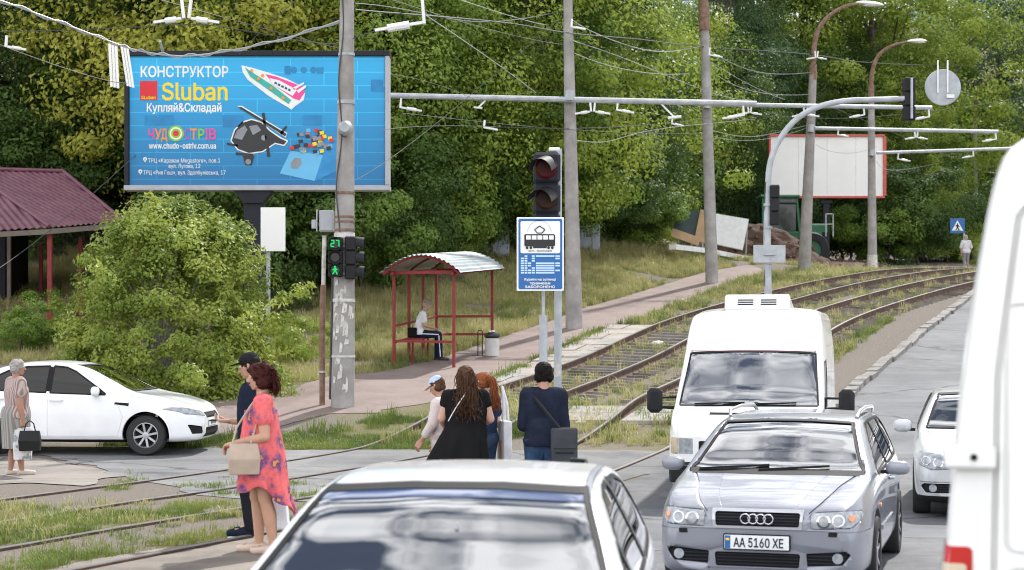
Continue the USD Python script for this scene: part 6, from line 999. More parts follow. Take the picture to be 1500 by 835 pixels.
# ---------------------------------------------------------------- oncoming white van
def big_van(name, label, loc, rz, kind):
    hi = 2.56 if kind == 'front' else 2.93
    zt_f = [(0, .92), (.03, 1.0), (.1, 1.07), (.3, 1.15), (.55, 1.215), (.75, 1.27), (1.0, 1.48), (1.5, 1.92), (1.72, 2.14), (1.95, 2.40), (2.15, 2.50), (2.5, hi - .03), (3.0, hi), (5.55, hi), (5.72, hi - .05), (5.8, hi - .22)]
    zsh_f = [(0, .80), (.05, .9), (.3, 1.03), (.7, 1.12), (1.2, 1.16), (5.6, 1.2), (5.8, 1.15)]
    c = Car(zb=[(0, .30), (.1, .25), (5.6, .3), (5.8, .4)], zsh=zsh_f, zt=zt_f, wm=[(0, .80), (.04, .87), (.12, .91), (.3, .945), (.7, .965), (5.4, .965), (5.7, .955), (5.8, .93)] if kind == 'front' else [(0, .80), (.3, .95), (.7, .985), (5.6, .985), (5.76, .98), (5.8, .965)], tumble=.055 if kind == 'front' else .115, edge=.90 if kind == 'front' else .86, shoulder=.02, wheel_r=.34, bulge=.03, n=70)
    c.start(); m = paint('white_van_paint', (.80, .80, .79)); t = thing(name, label, 'van', loc, rz); arches(c, (.95, 4.5), .40, .35); S1 = lambda sx: (.5, 1.3) if sx > 0 else (-1.3, -.5)
    wins = [('windscreen', [(-.86, 1.285), (-.80, 1.92), (-.3, 1.945), (.3, 1.945), (.80, 1.92), (.86, 1.285)], 'front', -1.75, -.5, vang)]
    for sx in (1, -1): wins += [('front_side_window', [(1.12, 1.26), (1.2, 1.36), (1.62, 1.80), (2.0, 1.83), (2.02, 1.24)], 'side', *S1(sx), sideg)]
    if kind == 'rear': wins += [('rear_window', [(-.78, 1.35), (-.74, 2.0), (-.06, 2.0), (-.06, 1.35)], 'front', -5.9, -5.6, sideg)] if 0 else []
    glazing(c, t, wins)
    gv = inset(c, t, 'bonnet_vent', sbox(-.46, 1.165, .46, 1.195), 'front', -.7, .1, rubber, -.012)
    for x in (-.2, .2): obj('vent_rib', c.skin(c.prism(sbox(x - .012, 1.165, x + .012, 1.195), 'front', -.7, .1), .0, .012), m, gv)
    for sx in (1, -1):
        inset(c, t, 'headlight', rbuf([(sx * .62, .70), (sx * .62, .89), (sx * .80, .90), (sx * .80, .70)], .01), 'front', -.6, .1, headl); inset(c, t, 'indicator', rbuf([(sx * .805, .70), (sx * .805, .90), (sx * .90, .90), (sx * .90, .70)], .01), 'front', -.6, .1, mat('indicator_clear', (.42, .33, .22), .2, coat=1))
        mx = sx * 1.22
        if kind == 'front': mb = obj('mirror', bx([mx, -.98, 1.32], (.20, .12, .32), .05), blackp, t, smooth=40); obj('mirror_arm', [tube([[sx * .93, -1.1, 1.22], [mx, -1.0, 1.24]], .022, 8), tube([[sx * .93, -1.15, 1.36], [mx, -1.0, 1.36]], .016, 8)], blackp, mb); obj('mirror_base', bx([sx * .93, -1.16, 1.27], (.07, .14, .2), .02), blackp, mb); obj('mirror_glass', bx([mx, -1.043, 1.32], (.16, .006, .27), .002), chrome, mb)
        a, b = S1(sx); c.seam([(.98, .35), (.98, 1.1), (1.14, 1.24)], 'side', a, b, .01); c.seam([(2.1, .35), (2.1, 1.95)], 'side', a, b, .01); c.seam([(2.2, 2.02), (5.5, 2.02)], 'side', a, b, .02, .012); c.seam([(3.3, .4), (3.3, 2.02)], 'side', a, b, .012); c.seam([(4.5, 1.25), (4.5, 2.02)], 'side', a, b, .02); c.seam([(2.2, 1.25), (5.6, 1.25)], 'side', a, b, .02, .01)
        c.seam([(sx * .86, 1.24), (sx * .80, .92)], 'front', -1, .1, .008)
        for l in (.95, 4.5): wheel(t, sx * .83, -l, .34, .22, 10, sx, rimm=greyp)
    inset(c, t, 'grille', rbuf([(-.55, .70), (-.55, .86), (.55, .86), (.55, .70)], .02), 'front', -.6, .1, rubber, -.01); inset(c, t, 'bumper', rbuf([(-.93, .34), (-.93, .60), (.93, .60), (.93, .34)], .03), 'front', -.8, .1, blackp, .02)
    if kind == 'front':
        ac = obj('roof_unit', hullp([[x, y, z] for x, y, z in ((-.40, -2.30, hi - .02), (.40, -2.30, hi - .02), (-.40, -2.36, hi + .12), (.40, -2.36, hi + .12), (-.41, -3.2, hi - .02), (.41, -3.2, hi - .02), (-.36, -3.1, hi + .12), (.36, -3.1, hi + .12))], [.04] * 8), m, t, smooth=40)
        for sx in (-1, 1):
            for k in range(3): obj('louvre', bar([sx * .05, -2.275 - k * .012, hi + .025 + k * .03], [sx * .26, -2.275 - k * .012, hi + .025 + k * .03], .012, .016), darkg, ac)
        obj('aerial', tube([[.0, -2.02, 2.37], [.0, -2.06, 2.45]], .012, 6), rubber, t)
        for x in (-.35, .30): obj('wiper', bar([x + .38, -.76, 1.29], [x - .25, -.80, 1.31], .025, .02), rubber, t)
        obj('windscreen_card', [bx([-.70, -.98, 1.38], (.16, .01, .09))], white_p, t); obj('roof_brow_seam', c.skin(c.prism([(-.82, 1.955), (.82, 1.955), (.82, 1.962), (-.82, 1.962)], 'front', -1.9, -1.4), .002, .004), mat('brow_red', (.25, .06, .08), .5), t)
        interior(t, 1.0, 2.2, .88, .75, 1.18, steer_side=-1, rows=1); obj('bulkhead', bx([0, -2.6, 1.3], (1.7, .04, 1.5)), seatm, t)
    else:
        c.seam([(0, .45), (0, 2.55)], 'front', -6, -5.5, .014, .02); c.seam([(-.80, .5), (-.77, 2.0), (-.70, 2.55), (-.6, 2.68), (.6, 2.68), (.70, 2.55), (.77, 2.0), (.80, .5)], 'front', -6, -5.5, .022, .035)
        for x0, x1, z0, z1 in ((-.70, -.10, 1.42, 2.2), (.10, .70, 1.42, 2.2), (-.70, -.10, .60, 1.28), (.10, .70, .60, 1.28)):
            R_ = sbox(x0, z0, x1, z1).buffer(.05); c.cut(c.skin(c.prism(R_.difference(R_.buffer(-.018)), 'front', -6, -5.5), .01, .012))
        for sx in (-1, 1):
            tl = inset(c, t, 'tail_light', rbuf([(sx * .855, .92), (sx * .855, 1.40), (sx * 1.0, 1.40), (sx * 1.0, .92)], .02), 'front', -6, -5.6, taill, .006); obj('reversing_lens', c.skin(c.prism(rbuf([(sx * .875, 1.10), (sx * .875, 1.34), (sx * 1.0, 1.34), (sx * 1.0, 1.10)], .015), 'front', -6, -5.6), .010, .002), mat('lens_cream', (.62, .52, .38), .15, coat=1), tl)
            for z in (1.715, .70): h_ = obj('hinge', bx([sx * .86, -5.815, z], (.17, .045, .085), .012), m, t); obj('hinge_bolt', ball([sx * .85, -5.84, z], .012, 2), rubber, h_); obj('hinge_plate', bx([sx * .925, -5.80, z], (.05, .05, .07), .012), m, h_)
        obj('rear_bumper', bx([0, -5.83, .45], (1.85, .12, .22), .04), blackp, t); obj('door_handle', bx([.06, -5.82, 1.08], (.05, .03, .14), .01), blackp, t); front_plate(t, -.3, -5.815, .82, '', back=True)
    obj('body', c.shell, m, t, smooth=32); return t
lv = at(1089, 600, 20.9); lv[2] = float(G(lv[0], lv[1])); big_van('white_van', 'white high roofed van with roof air unit behind the silver lilac estate', lv, PI - .215, 'front')
h_ = .275; rc_ = np.array([1.505 + .965 * math.cos(h_), 6.0 - .965 * math.sin(h_)]); big_van('parked_van', 'rear corner of a white van filling the right edge of the picture', [rc_[0] + 5.8 * math.sin(h_), rc_[1] + 5.8 * math.cos(h_), 0.0], -h_, 'rear')
# ---------------------------------------------------------------- silver hatchback at the right, half hidden by the van
def golf():
    c = Car(zb=[(0, .26), (.1, .2), (3.7, .2), (4.2, .4)], zsh=[(0, .58), (.08, .66), (.3, .78), (.7, .88), (1.1, .94), (2.2, .98), (3.5, 1.0), (4.2, .85)], zt=[(0, .64), (.05, .70), (.2, .82), (.6, .94), (1.0, 1.01), (1.1, 1.04), (1.45, 1.22), (1.8, 1.41), (2.0, 1.455), (2.5, 1.485), (3.2, 1.47), (3.6, 1.40), (3.9, 1.18), (4.2, .9)], wm=[(0, .60), (.04, .70), (.14, .79), (.35, .84), (.8, .87), (1.6, .88), (3.4, .875), (3.9, .82), (4.2, .65)], tumble=.42, wheel_r=.32, n=50)
    c.start(); m = paint('silver_paint', (.52, .535, .55), metal=.3); loc = np.array([5.53, 19.75, 0]); loc[2] = float(G(loc[0], loc[1])); t = thing('silver_hatchback', 'silver hatchback facing the camera, half hidden behind the white van at right', 'car', loc, PI - .24); arches(c, (.88, 3.46), .375, .3)
    wins = [('windscreen', [(-.70, 1.04), (-.555, 1.41), (-.2, 1.43), (.2, 1.43), (.555, 1.41), (.70, 1.04)], 'front', -2.05, -.9, wind)]
    for sd in (1, -1): wins += [('front_side_window', [(1.5, 1.0), (1.75, 1.2), (2.0, 1.35), (2.2, 1.39), (2.42, 1.395), (2.44, 1.0)], 'side', *((.4, 1.2) if sd > 0 else (-1.2, -.4)), sideg), ('rear_side_window', [(2.52, 1.0), (2.5, 1.395), (3.2, 1.37), (3.42, 1.2), (3.45, 1.04)], 'side', *((.4, 1.2) if sd > 0 else (-1.2, -.4)), sideg)]
    glazing(c, t, wins)
    for sx in (1, -1):
        hl = inset(c, t, 'headlight', rbuf([(sx * .44, .60), (sx * .42, .68), (sx * .52, .765), (sx * .80, .80), (sx * .83, .74), (sx * .80, .64), (sx * .66, .585)], .03), 'front', -.9, .15, headl, .003)
        for x, z, r_ in ((.58, .675, .06), (.72, .69, .055)): obj('lamp_ring', c.skin(c.prism(Point(sx * x, z).buffer(r_).difference(Point(sx * x, z).buffer(r_ * .75)), 'front', -.9, .15), .006, .001), chrome, hl)
        si = inset(c, t, 'side_intake', rbuf([(sx * .42, .32), (sx * .42, .43), (sx * .74, .43), (sx * .78, .40), (sx * .72, .32)], .02), 'front', -.9, .1, rubber, -.02); obj('fog_light', c.skin(c.prism(Point(sx * .64, .375).buffer(.045), 'front', -.9, .1), -.004, .02), headl, si)
        for k in range(3): obj('intake_slat', c.skin(c.prism(sbox(min(sx * .42, sx * .58), .34 + k * .028, max(sx * .42, sx * .58), .348 + k * .028), 'front', -.9, .1), -.008, .02), darkg, si)
        tr = [(sx * .40, .445), (sx * .78, .445), (sx * .80, .455), (sx * .40, .455)]; obj('intake_trim', c.skin(c.prism(Polygon(tr), 'front', -.9, .1), .006, .002), chrome, t)
        c.seam([(sx * .45, .72), (sx * .56, .84), (sx * .70, 1.0)], 'front', -1.2, .1, .008); door_mirror(t, sx, .88, -1.5, 1.03, m, .23, .16, .16)
        for l in (.88, 3.46): wheel(t, sx * .77, -l, .318, .21, 7, sx)
    inset(c, t, 'grille', rbuf([(-.34, .56), (-.38, .66), (.38, .66), (.34, .56)], .02), 'front', -.9, .1, rubber, -.01); inset(c, t, 'lower_lip', rbuf([(-.8, .2), (-.82, .285), (.82, .285), (.8, .2)], .02), 'front', -.9, .1, rubber, .004); inset(c, t, 'lower_intake', rbuf([(-.34, .31), (-.35, .45), (.35, .45), (.34, .31)], .02), 'front', -.9, .1, rubber, -.02)
    front_plate(t, 0, .02, .51, ''); interior(t, 1.25, 3.4, .78, .55, .98, steer_side=-1); obj('body', c.shell, m, t, smooth=32); return t
golf()
# ================================================================ people
def sph(p, r, n=14): return Manifold.sphere(float(r), n).translate([float(x) for x in p])
def hull(*pr): return Manifold.batch_hull([sph(p, r) for p, r in pr])
def soft(m, edge, it=8):
    t = tm(m.refine_to_length(edge)); t = trimesh.Trimesh(t.vertices, t.faces, process=True); trimesh.smoothing.filter_taubin(t, lamb=.5, nu=.53, iterations=it); return t
def union(ms): return Manifold.batch_boolean(ms, manifold3d.OpType.Add)
def skel(H, sit=False):
    J = dict(pelvis=(0, 0, .53), waist=(0, .004, .60), chest=(0, .0, .725), neck=(0, -.008, .825), head=(0, .012, .928))
    for s_, n in ((-1, 'L'), (1, 'R')):
        J.update({'sh' + n: (s_ * .108, -.005, .80), 'el' + n: (s_ * .132, -.012, .625), 'wr' + n: (s_ * .135, .025, .485), 'hip' + n: (s_ * .052, 0, .515), 'kn' + n: (s_ * .055, .012, .285), 'an' + n: (s_ * .056, -.012, .045), 'toe' + n: (s_ * .064, .105, .022)})
    return {k: np.array(v) * H for k, v in J.items()}
def hand_parts(w, d, up, side, H, curl=.5):
    """palm, four unequal bent fingers and a thumb; w wrist, d pointing along the hand, up away from the palm"""
    d = d / np.linalg.norm(d); up = up - d * (up @ d); up /= np.linalg.norm(up); a = np.cross(d, up) * side; h = H; P = lambda x, y, z: w + d * x * h + a * y * h + up * z * h
    ms = [hull((P(.004, .012, 0), .011 * h), (P(.004, -.012, 0), .011 * h), (P(.05, .019, 0), .0095 * h), (P(.05, -.018, 0), .009 * h))]
    for y, l, k in ((.019, .040, .9), (.0065, .046, 1.0), (-.006, .043, 1.0), (-.018, .034, 1.1)):
        p, q, ang = P(.052, y, 0), None, 0
        for i, f in enumerate((.45, .32, .23)):
            ang += curl * k * (.55, .75, .6)[i]; q = p + (d * math.cos(ang) - up * math.sin(ang)) * l * f * 1.05 * h; ms.append(hull((p, .0058 * h - .0004 * i * h), (q, .0054 * h - .0005 * i * h))); p = q
    t0, t1, t2 = P(.012, .016, -.003), P(.036, .034, -.012), P(.055, .036, -.022); ms += [hull((t0, .0085 * h), (t1, .0068 * h)), hull((t1, .0066 * h), (t2, .0055 * h))]
    return ms
hairs = {}
def head_parts(J, H, yaw=0, pitch=0, g=1.0):
    """skull, jaw, nose and ears about the head joint; returns the manifolds and a placing function"""
    R = rotm([0, 0, 1], yaw) @ rotm([1, 0, 0], pitch); c = J['head']; S = H / 1.7 * g
    def P(x, y, z): return c + R @ (np.array([x, y, z]) * S)
    ms = [hull((P(0, -.022, .03), .078 * S), (P(0, .012, .028), .076 * S), (P(0, .02, .0), .07 * S)), hull((P(0, .035, -.02), .058 * S), (P(0, .058, -.085), .024 * S), (P(.03, .03, -.07), .026 * S), (P(-.03, .03, -.07), .026 * S)), hull((P(0, .086, .012), .009 * S), (P(0, .108, -.026), .0125 * S), (P(.012, .09, -.03), .009 * S), (P(-.012, .09, -.03), .009 * S)), hull((P(.016, .084, -.058), .009 * S), (P(-.016, .084, -.058), .009 * S)), hull((P(.012, .08, -.068), .009 * S), (P(-.012, .08, -.068), .009 * S))]
    for s_ in (-1, 1): ms.append(hull((P(s_ * .078, -.008, .02), .012 * S), (P(s_ * .077, -.004, -.02), .009 * S), (P(s_ * .086, -.018, .012), .008 * S)))
    return ms, P, S
def build_person(label, loc, rotz, H=1.7, mod=None, skin=(.42, .24, .165), yaw=0, pitch=0, curl=(.6, .6), palm=(None, None), wide=1.0, parent_name='person', group=None, bare_feet=False, edge=.016):
    J = skel(H)
    for k, v in (mod or {}).items(): J[k] = np.array(v, float)
    t = thing(parent_name, label, 'person', loc, rotz, group); w = wide; h = H
    B = [hull((J['pelvis'] + [.05 * h * w, -.01, 0], .062 * h * w), (J['pelvis'] + [-.05 * h * w, -.01, 0], .062 * h * w), (J['waist'] + [.035 * h * w, 0, 0], .056 * h * w), (J['waist'] + [-.035 * h * w, 0, 0], .056 * h * w)), hull((J['waist'] + [.035 * h * w, 0, 0], .055 * h * w), (J['waist'] + [-.035 * h * w, 0, 0], .055 * h * w), (J['chest'] + [.05 * h * w, 0, 0], .058 * h * w), (J['chest'] + [-.05 * h * w, 0, 0], .058 * h * w)), hull((J['chest'] + [.05 * h * w, 0, 0], .056 * h * w), (J['chest'] + [-.05 * h * w, 0, 0], .056 * h * w), (J['shL'] + [.02 * h, 0, 0], .036 * h), (J['shR'] - [.02 * h, 0, 0], .036 * h)), hull((J['neck'] - [0, 0, .03 * h], .036 * h), (J['neck'], .032 * h), (J['head'] - [0, .012 * h, .03 * h], .032 * h)), hull((J['shL'], .033 * h), (J['neck'], .03 * h)), hull((J['shR'], .033 * h), (J['neck'], .03 * h))]
    for n in 'LR':
        B += [hull((J['sh' + n], .034 * h * w), (J['el' + n], .024 * h * w)), hull((J['el' + n], .0245 * h * w), (J['el' + n] * .65 + J['wr' + n] * .35, .0235 * h * w), (J['wr' + n], .0155 * h)), hull((J['hip' + n], .054 * h * w), (J['kn' + n], .034 * h * w)), hull((J['kn' + n], .033 * h), (J['kn' + n] * .68 + J['an' + n] * .32 - [0, .012 * h, 0], .033 * h), (J['an' + n], .021 * h)), hull((J['an' + n] - [0, .014 * h, .012 * h], .022 * h), (J['an' + n] * .3 + J['toe' + n] * .7, .022 * h), (J['toe' + n], .018 * h))]
    hp, P, S = head_parts(J, h, yaw, pitch); B += hp
    for i, n in enumerate('LR'):
        d = J['wr' + n] - J['el' + n]; up = palm[i]; up = np.array(up, float) if up is not None else np.array([(-1, 1)[i], .2, .1]); B += hand_parts(J['wr' + n], d, up, (1, -1)[i], h, curl[i])
    sk = mat('skin_%d' % int(skin[0] * 1000), skin, .5, var=.06, scale=9); obj('body', soft(union(B), edge), sk, t, smooth=True)
    for s_ in (-1, 1):
        e = obj('eye', ball(P(s_ * .031, .077, .018), .0125 * S, 2), mat('eye_white', (.7, .68, .66), .2), t, smooth=True); obj('iris', ball(P(s_ * .031, .0845, .018), .0065 * S, 2), mat('eye_dark', (.03, .02, .015), .2), e, smooth=True); obj('eyebrow', hull((P(s_ * .018, .087, .038), .004 * S), (P(s_ * .045, .075, .040), .003 * S)), mat('brow_hair', (.05, .035, .025), .8), t)
    obj('lips', hull((P(.015, .089, -.062), .005 * S), (P(-.015, .089, -.062), .005 * S), (P(0, .093, -.062), .006 * S)), mat('lips', (.38, .13, .12), .4), t, smooth=True)
    return t, J, P, S
def garment(t, nm, parts, m, edge=.018, it=6, wr=.006, ws=16, seed=0, cuts=(), sm=True):
    M_ = union(parts)
    for nrm, off in cuts: M_ = M_.trim_by_plane(list(map(float, nrm)), float(off))
    g = soft(M_, edge, it); n = g.vertex_normals; g.vertices = g.vertices + n * (wr * (meshkit.fbm(g.vertices * [ws, ws, ws * .55], 3, seed) - .45))[:, None] * 2; return obj(nm, g, m, t, smooth=sm)
def torso_parts(J, h, w=1.0, e=.012):
    return [hull((J['waist'] + [.04 * h * w, 0, 0], .056 * h * w + e), (J['waist'] + [-.04 * h * w, 0, 0], .056 * h * w + e), (J['chest'] + [.05 * h * w, 0, 0], .058 * h * w + e), (J['chest'] + [-.05 * h * w, 0, 0], .058 * h * w + e)), hull((J['chest'] + [.05 * h * w, 0, 0], .057 * h * w + e), (J['chest'] + [-.05 * h * w, 0, 0], .057 * h * w + e), (J['shL'] + [.015 * h, 0, 0], .038 * h + e), (J['shR'] - [.015 * h, 0, 0], .038 * h + e)), hull((J['pelvis'] + [.052 * h * w, -.008, .0], .06 * h * w + e), (J['pelvis'] + [-.052 * h * w, -.008, .0], .06 * h * w + e), (J['waist'] + [.04 * h * w, 0, 0], .056 * h * w + e), (J['waist'] + [-.04 * h * w, 0, 0], .056 * h * w + e)), hull((J['shL'], .034 * h + e), (J['neck'] - [0, 0, .012 * h], .03 * h + e * .6), (J['shR'], .034 * h + e))]
def sleeve(J, n, h, full, e=.012, w=1.0):
    s_, el, wr = J['sh' + n], J['el' + n], J['wr' + n]
    if full < 1: return [hull((s_, .036 * h * w + e), (s_ + (el - s_) * full, .029 * h * w + e * 1.3))]
    f2 = full - 1; return [hull((s_, .036 * h * w + e), (el, .027 * h * w + e)), hull((el, .027 * h * w + e), (el + (wr - el) * f2, .020 * h + e))]
def leg_parts(J, h, e=.012, to=1.0, w=1.0):
    out = [hull((J['hipL'], .054 * h * w + e), (J['hipR'], .054 * h * w + e), (J['pelvis'] + [0, 0, .02 * h], .06 * h * w + e)), hull((J['pelvis'] + [.05 * h * w, -.01, .012 * h], .062 * h * w + e), (J['pelvis'] + [-.05 * h * w, -.01, .012 * h], .062 * h * w + e), (J['hipL'], .054 * h * w + e), (J['hipR'], .054 * h * w + e))]
    for n in 'LR': out += [hull((J['hip' + n], .055 * h * w + e), (J['kn' + n], .036 * h * w + e)), hull((J['kn' + n], .036 * h * w + e), (J['kn' + n] + (J['an' + n] - J['kn' + n]) * to, .027 * h + e))]
    return out
def shoes(t, J, h, m, tall=0, sole=None):
    for n in 'LR':
        a, b = J['an' + n], J['toe' + n]; d = (b - a) * [1, 1, 0]; d /= np.linalg.norm(d); s_ = obj('shoe', soft(union([hull((a - d * .018 * h + [0, 0, -.012 * h], .026 * h), (b * .45 + a * .55 - [0, 0, .008 * h], .027 * h), (b + [0, 0, .002 * h], .021 * h))]).trim_by_plane([0, 0, 1], min(a[2], b[2]) - .03 * h), .014, 4), m, t, smooth=True)
        if sole: obj('sole', hull(*[((x[0], x[1], min(a[2], b[2]) - .026 * h), .012 * h) for x in (a - d * .03 * h + np.array([.012 * h, 0, 0]), a - d * .03 * h - np.array([.012 * h, 0, 0]), b + np.array([.014 * h, 0, 0]), b - np.array([.014 * h, 0, 0]))]).scale([1, 1, 1]), sole, s_)
def skirt(t, nm, rings, m, folds=7, amp=.06, seed=0, n=72, hem=None):
    """cloth hung as rings (z, cx, cy, rx, ry); folds grow towards the hem; hem(theta) lowers or lifts the last ring"""
    r = np.random.default_rng(seed); a = np.linspace(0, 2 * PI, n, endpoint=False); ph = r.uniform(0, 6, 3); zz = [q[0] for q in rings]; fs = [PchipInterpolator(zz[::-1], [q[k] for q in rings][::-1]) for k in range(1, 5)]; Z = np.linspace(zz[0], zz[-1], 34); V = []
    for i, z in enumerate(Z):
        f = i / 33; k = amp * f ** 1.2 * (np.sin(folds * a + ph[0]) + .6 * np.sin((folds * 2 - 3) * a + ph[1] + 1.5 * f) + .4 * np.sin(3 * a + ph[2] + 2 * f)); cx, cy, rx, ry = (float(g(z)) for g in fs)
        zr = z + (hem(a) * f ** 1.5 if hem is not None else 0); V.append(np.c_[cx + rx * (1 + k) * np.cos(a), cy + ry * (1 + k) * np.sin(a), zr + 0 * a])
    V = np.array(V); V2 = V * 1; ctr = V.mean(1, keepdims=True); V2 = ctr + (V - ctr) * [.975, .975, 1]; N, M = V.shape[:2]; k = np.array([(i, j) for i in range(N - 1) for j in range(M)]); q = lambda i, j, o=0: o + i * M + j % M; o = N * M
    f = [[q(i, j), q(i + 1, j + 1), q(i, j + 1)] for i, j in k] + [[q(i, j), q(i + 1, j), q(i + 1, j + 1)] for i, j in k] + [[q(i, j, o), q(i, j + 1, o), q(i + 1, j + 1, o)] for i, j in k] + [[q(i, j, o), q(i + 1, j + 1, o), q(i + 1, j, o)] for i, j in k] + [x for j in range(M) for x in ([q(N - 1, j), q(N - 1, j, o), q(N - 1, j + 1)], [q(N - 1, j + 1), q(N - 1, j, o), q(N - 1, j + 1, o)])]
    g = trimesh.Trimesh(np.vstack([V.reshape(-1, 3), V2.reshape(-1, 3)]), f, process=False); return obj(nm, g, m, t, smooth=60)
def hair_cap(t, P, S, m, puff=.012, back=.0, curls=0, seed=0, low=-.02):
    """hair over the skull, face left free; curls roughen it"""
    M_ = union([hull((P(0, -.026, .034), .080 * S + puff), (P(0, .012, .040), .074 * S + puff)), hull((P(.04, -.03, low), .05 * S + puff), (P(-.04, -.03, low), .05 * S + puff), (P(0, -.03, .04), .07 * S + puff)), hull((P(.0, -.05, low - back), .045 * S + puff), (P(0, -.03, .02), .07 * S + puff))]) - hull((P(0, .10, .0), .062 * S), (P(0, .16, .02), .09 * S), (P(0, .09, -.10), .07 * S), (P(.04, .10, -.05), .05 * S), (P(-.04, .10, -.05), .05 * S))
    g = soft(M_, .009, 3); n = g.vertex_normals; g.vertices = g.vertices + n * ((curls or .006) * (meshkit.fbm(g.vertices * (60 if curls else 45), 2, seed) - .5) * 2)[:, None]; return obj('hair', g, m, t, smooth=True)
def strands(roots, path, n, r0, m, t, seed, nm='hair_strands', spread_=.03):
    r = np.random.default_rng(seed); ms = []; path = np.asarray(path, float)
    for k in range(n):
        o = roots[r.integers(len(roots))] + r.normal(0, .012, 3); q = [o + (path[i] - path[0]) * r.uniform(.9, 1.08) + r.normal(0, spread_ * i / len(path), 3) for i in range(len(path))]; sp = CubicSpline(np.arange(len(q)), np.array(q)); ms.append(tube(sp(np.linspace(0, len(q) - 1, 9)), np.linspace(r0, r0 * .4, 9), 5))
    return obj(nm, cat(ms), m, t, smooth=True, kind='stuff')
def cloth(name, c, var=.1, scale=6, c2=None, rough=.9, cut=(.4, .6), extra=None): return mat(name, c, rough, var=var, scale=scale, col2=c2, bump=.0015, bscale=90, spec=.08, cut=cut, extra=extra)
hair_brown = mat('hair_brown', (.045, .022, .014), .6, col2=(.10, .055, .033), scale=30, spec=.06); hair_auburn = mat('hair_auburn', (.028, .008, .008), .6, col2=(.065, .02, .016), scale=30, spec=.06); hair_black = mat('hair_black', (.006, .005, .005), .6, col2=(.016, .013, .011), scale=30, spec=.06); hair_red = mat('hair_red', (.15, .045, .018), .6, col2=(.27, .09, .035), scale=30, spec=.06); hair_grey = mat('hair_grey', (.22, .21, .20), .6, col2=(.40, .38, .36), scale=30, spec=.06)
def stripes(nm, a, b, n, axis='x', soft_=.3):
    def ex(nodes, links):
        nodes.update({'w': ('wave_texture', {'wave_type': 'bands', 'bands_direction': axis, 'scale': n, 'distortion': .8, 'detail': 2.0}), 'wr': ('rgb_ramp', {'ramp': [(0, a), (.5 - soft_ / 2, a), (.5 + soft_ / 2, b), (1, b)]})}); links.remove(('r.color', 'p.base_color')); links += [('tc.object', 'w.vector'), ('w.fac', 'wr.fac'), ('wr.color', 'p.base_color')]
    return cloth(nm, a, extra=ex)
def spot(u, Y, z=None): p = base(u, Y); return p
# ---- woman in the coral dress
def flowers(nodes, links):
    nodes.update({'dw': ('noise_texture', {'scale': 9.0, 'detail': 3.0}), 'dv': ('mix_vector', {'fac': .16}), 'v': ('voronoi_texture', {'scale': 6.4, 'randomness': 1.0}), 'nz': ('noise_texture', {'scale': 26.0, 'detail': 3.0}), 'ad': ('math', {'math_type': 'multiply_add', 'value2': .5}), 'fr': ('rgb_ramp', {'ramp': [(0, (.62, .30, .08)), (.20, (.58, .26, .10)), (.25, (.16, .04, .11)), (.35, (.22, .09, .20)), (.45, (.36, .12, .19)), (.52, (.62, .12, .125)), (.7, (.70, .15, .155)), (1, (.62, .11, .12))]}), 'of': ('math', {'math_type': 'subtract', 'value2': .2})})
    links.remove(('r.color', 'p.base_color')); links += [('tc.object', 'dw.vector'), ('tc.object', 'dv.a'), ('dw.color', 'dv.b'), ('dv.result', 'v.vector'), ('tc.object', 'nz.vector'), ('nz.fac', 'ad.value1'), ('v.distance', 'ad.value3'), ('ad.value', 'of.value1'), ('of.value', 'fr.fac'), ('fr.color', 'p.base_color')]
coral = cloth('coral_flowered_cloth', (.7, .09, .09), extra=flowers)
H = 1.68; lc = on(384, 811); t, J, P, S = build_person('woman in coral flowered dress with short brown curly hair, hands clasped, facing left', lc, PI / 2 + .12, H, {'elL': (-.245, -.03, 1.045), 'wrL': (-.10, .23, .985), 'elR': (.245, -.03, 1.045), 'wrR': (.09, .24, .965), 'anL': (-.08, -.10, .075), 'toeL': (-.085, .07, .035), 'anR': (.085, .03, .075), 'toeR': (.10, .20, .035), 'knL': (-.085, -.03, .49), 'knR': (.09, .05, .49)}, skin=(.44, .245, .165), pitch=-.06, curl=(.9, .9), palm=((0, .3, 1), (0, .3, 1)), wide=1.1)
gar = torso_parts(J, H, 1.12, .016); garment(t, 'dress_top', gar + sleeve(J, 'L', H, .5, .018, 1.1) + sleeve(J, 'R', H, .5, .018, 1.1), coral, cuts=(((0, 0, 1), 1.08),), wr=.010, seed=2)
skirt(t, 'dress_skirt', [(1.27, 0, .01, .180, .145), (1.12, 0, .01, .205, .17), (.95, 0, -.0, .228, .20), (.78, 0, -.01, .235, .215), (.66, 0, -.03, .235, .24), (.60, 0, -.05, .235, .255)], coral, 7, .09, 4, hem=lambda a: -.24 * (np.sin(a) < 0) * np.abs(np.sin(a)) - .02 + .03 * np.sin(5 * a))
hair_cap(t, P, S, hair_auburn, .022, .015, .012, 5, -.04); strands([P(x, y, z) for x in (-.06, -.03, 0, .03, .06) for y, z in ((-.09, .03), (-.07, .08), (-.02, .115), (.04, .10), (-.09, -.03))], [P(0, -.08, .02), P(0, -.115, -.0), P(0, -.125, -.05), P(0, -.11, -.095)], 420, .005, hair_auburn, t, 14, 'curls', .03); shoes(t, J, H, mat('nude_leather', (.52, .40, .32), .5), sole=mat('shoe_sole', (.20, .13, .09), .7))
bagc = lc + np.array([0, 0, 0]); rz = PI / 2 + .12
def loc2w(lc, rz, p): c_, s_ = math.cos(rz), math.sin(rz); return np.array([lc[0] + c_ * p[0] - s_ * p[1], lc[1] + s_ * p[0] + c_ * p[1], lc[2] + p[2]])
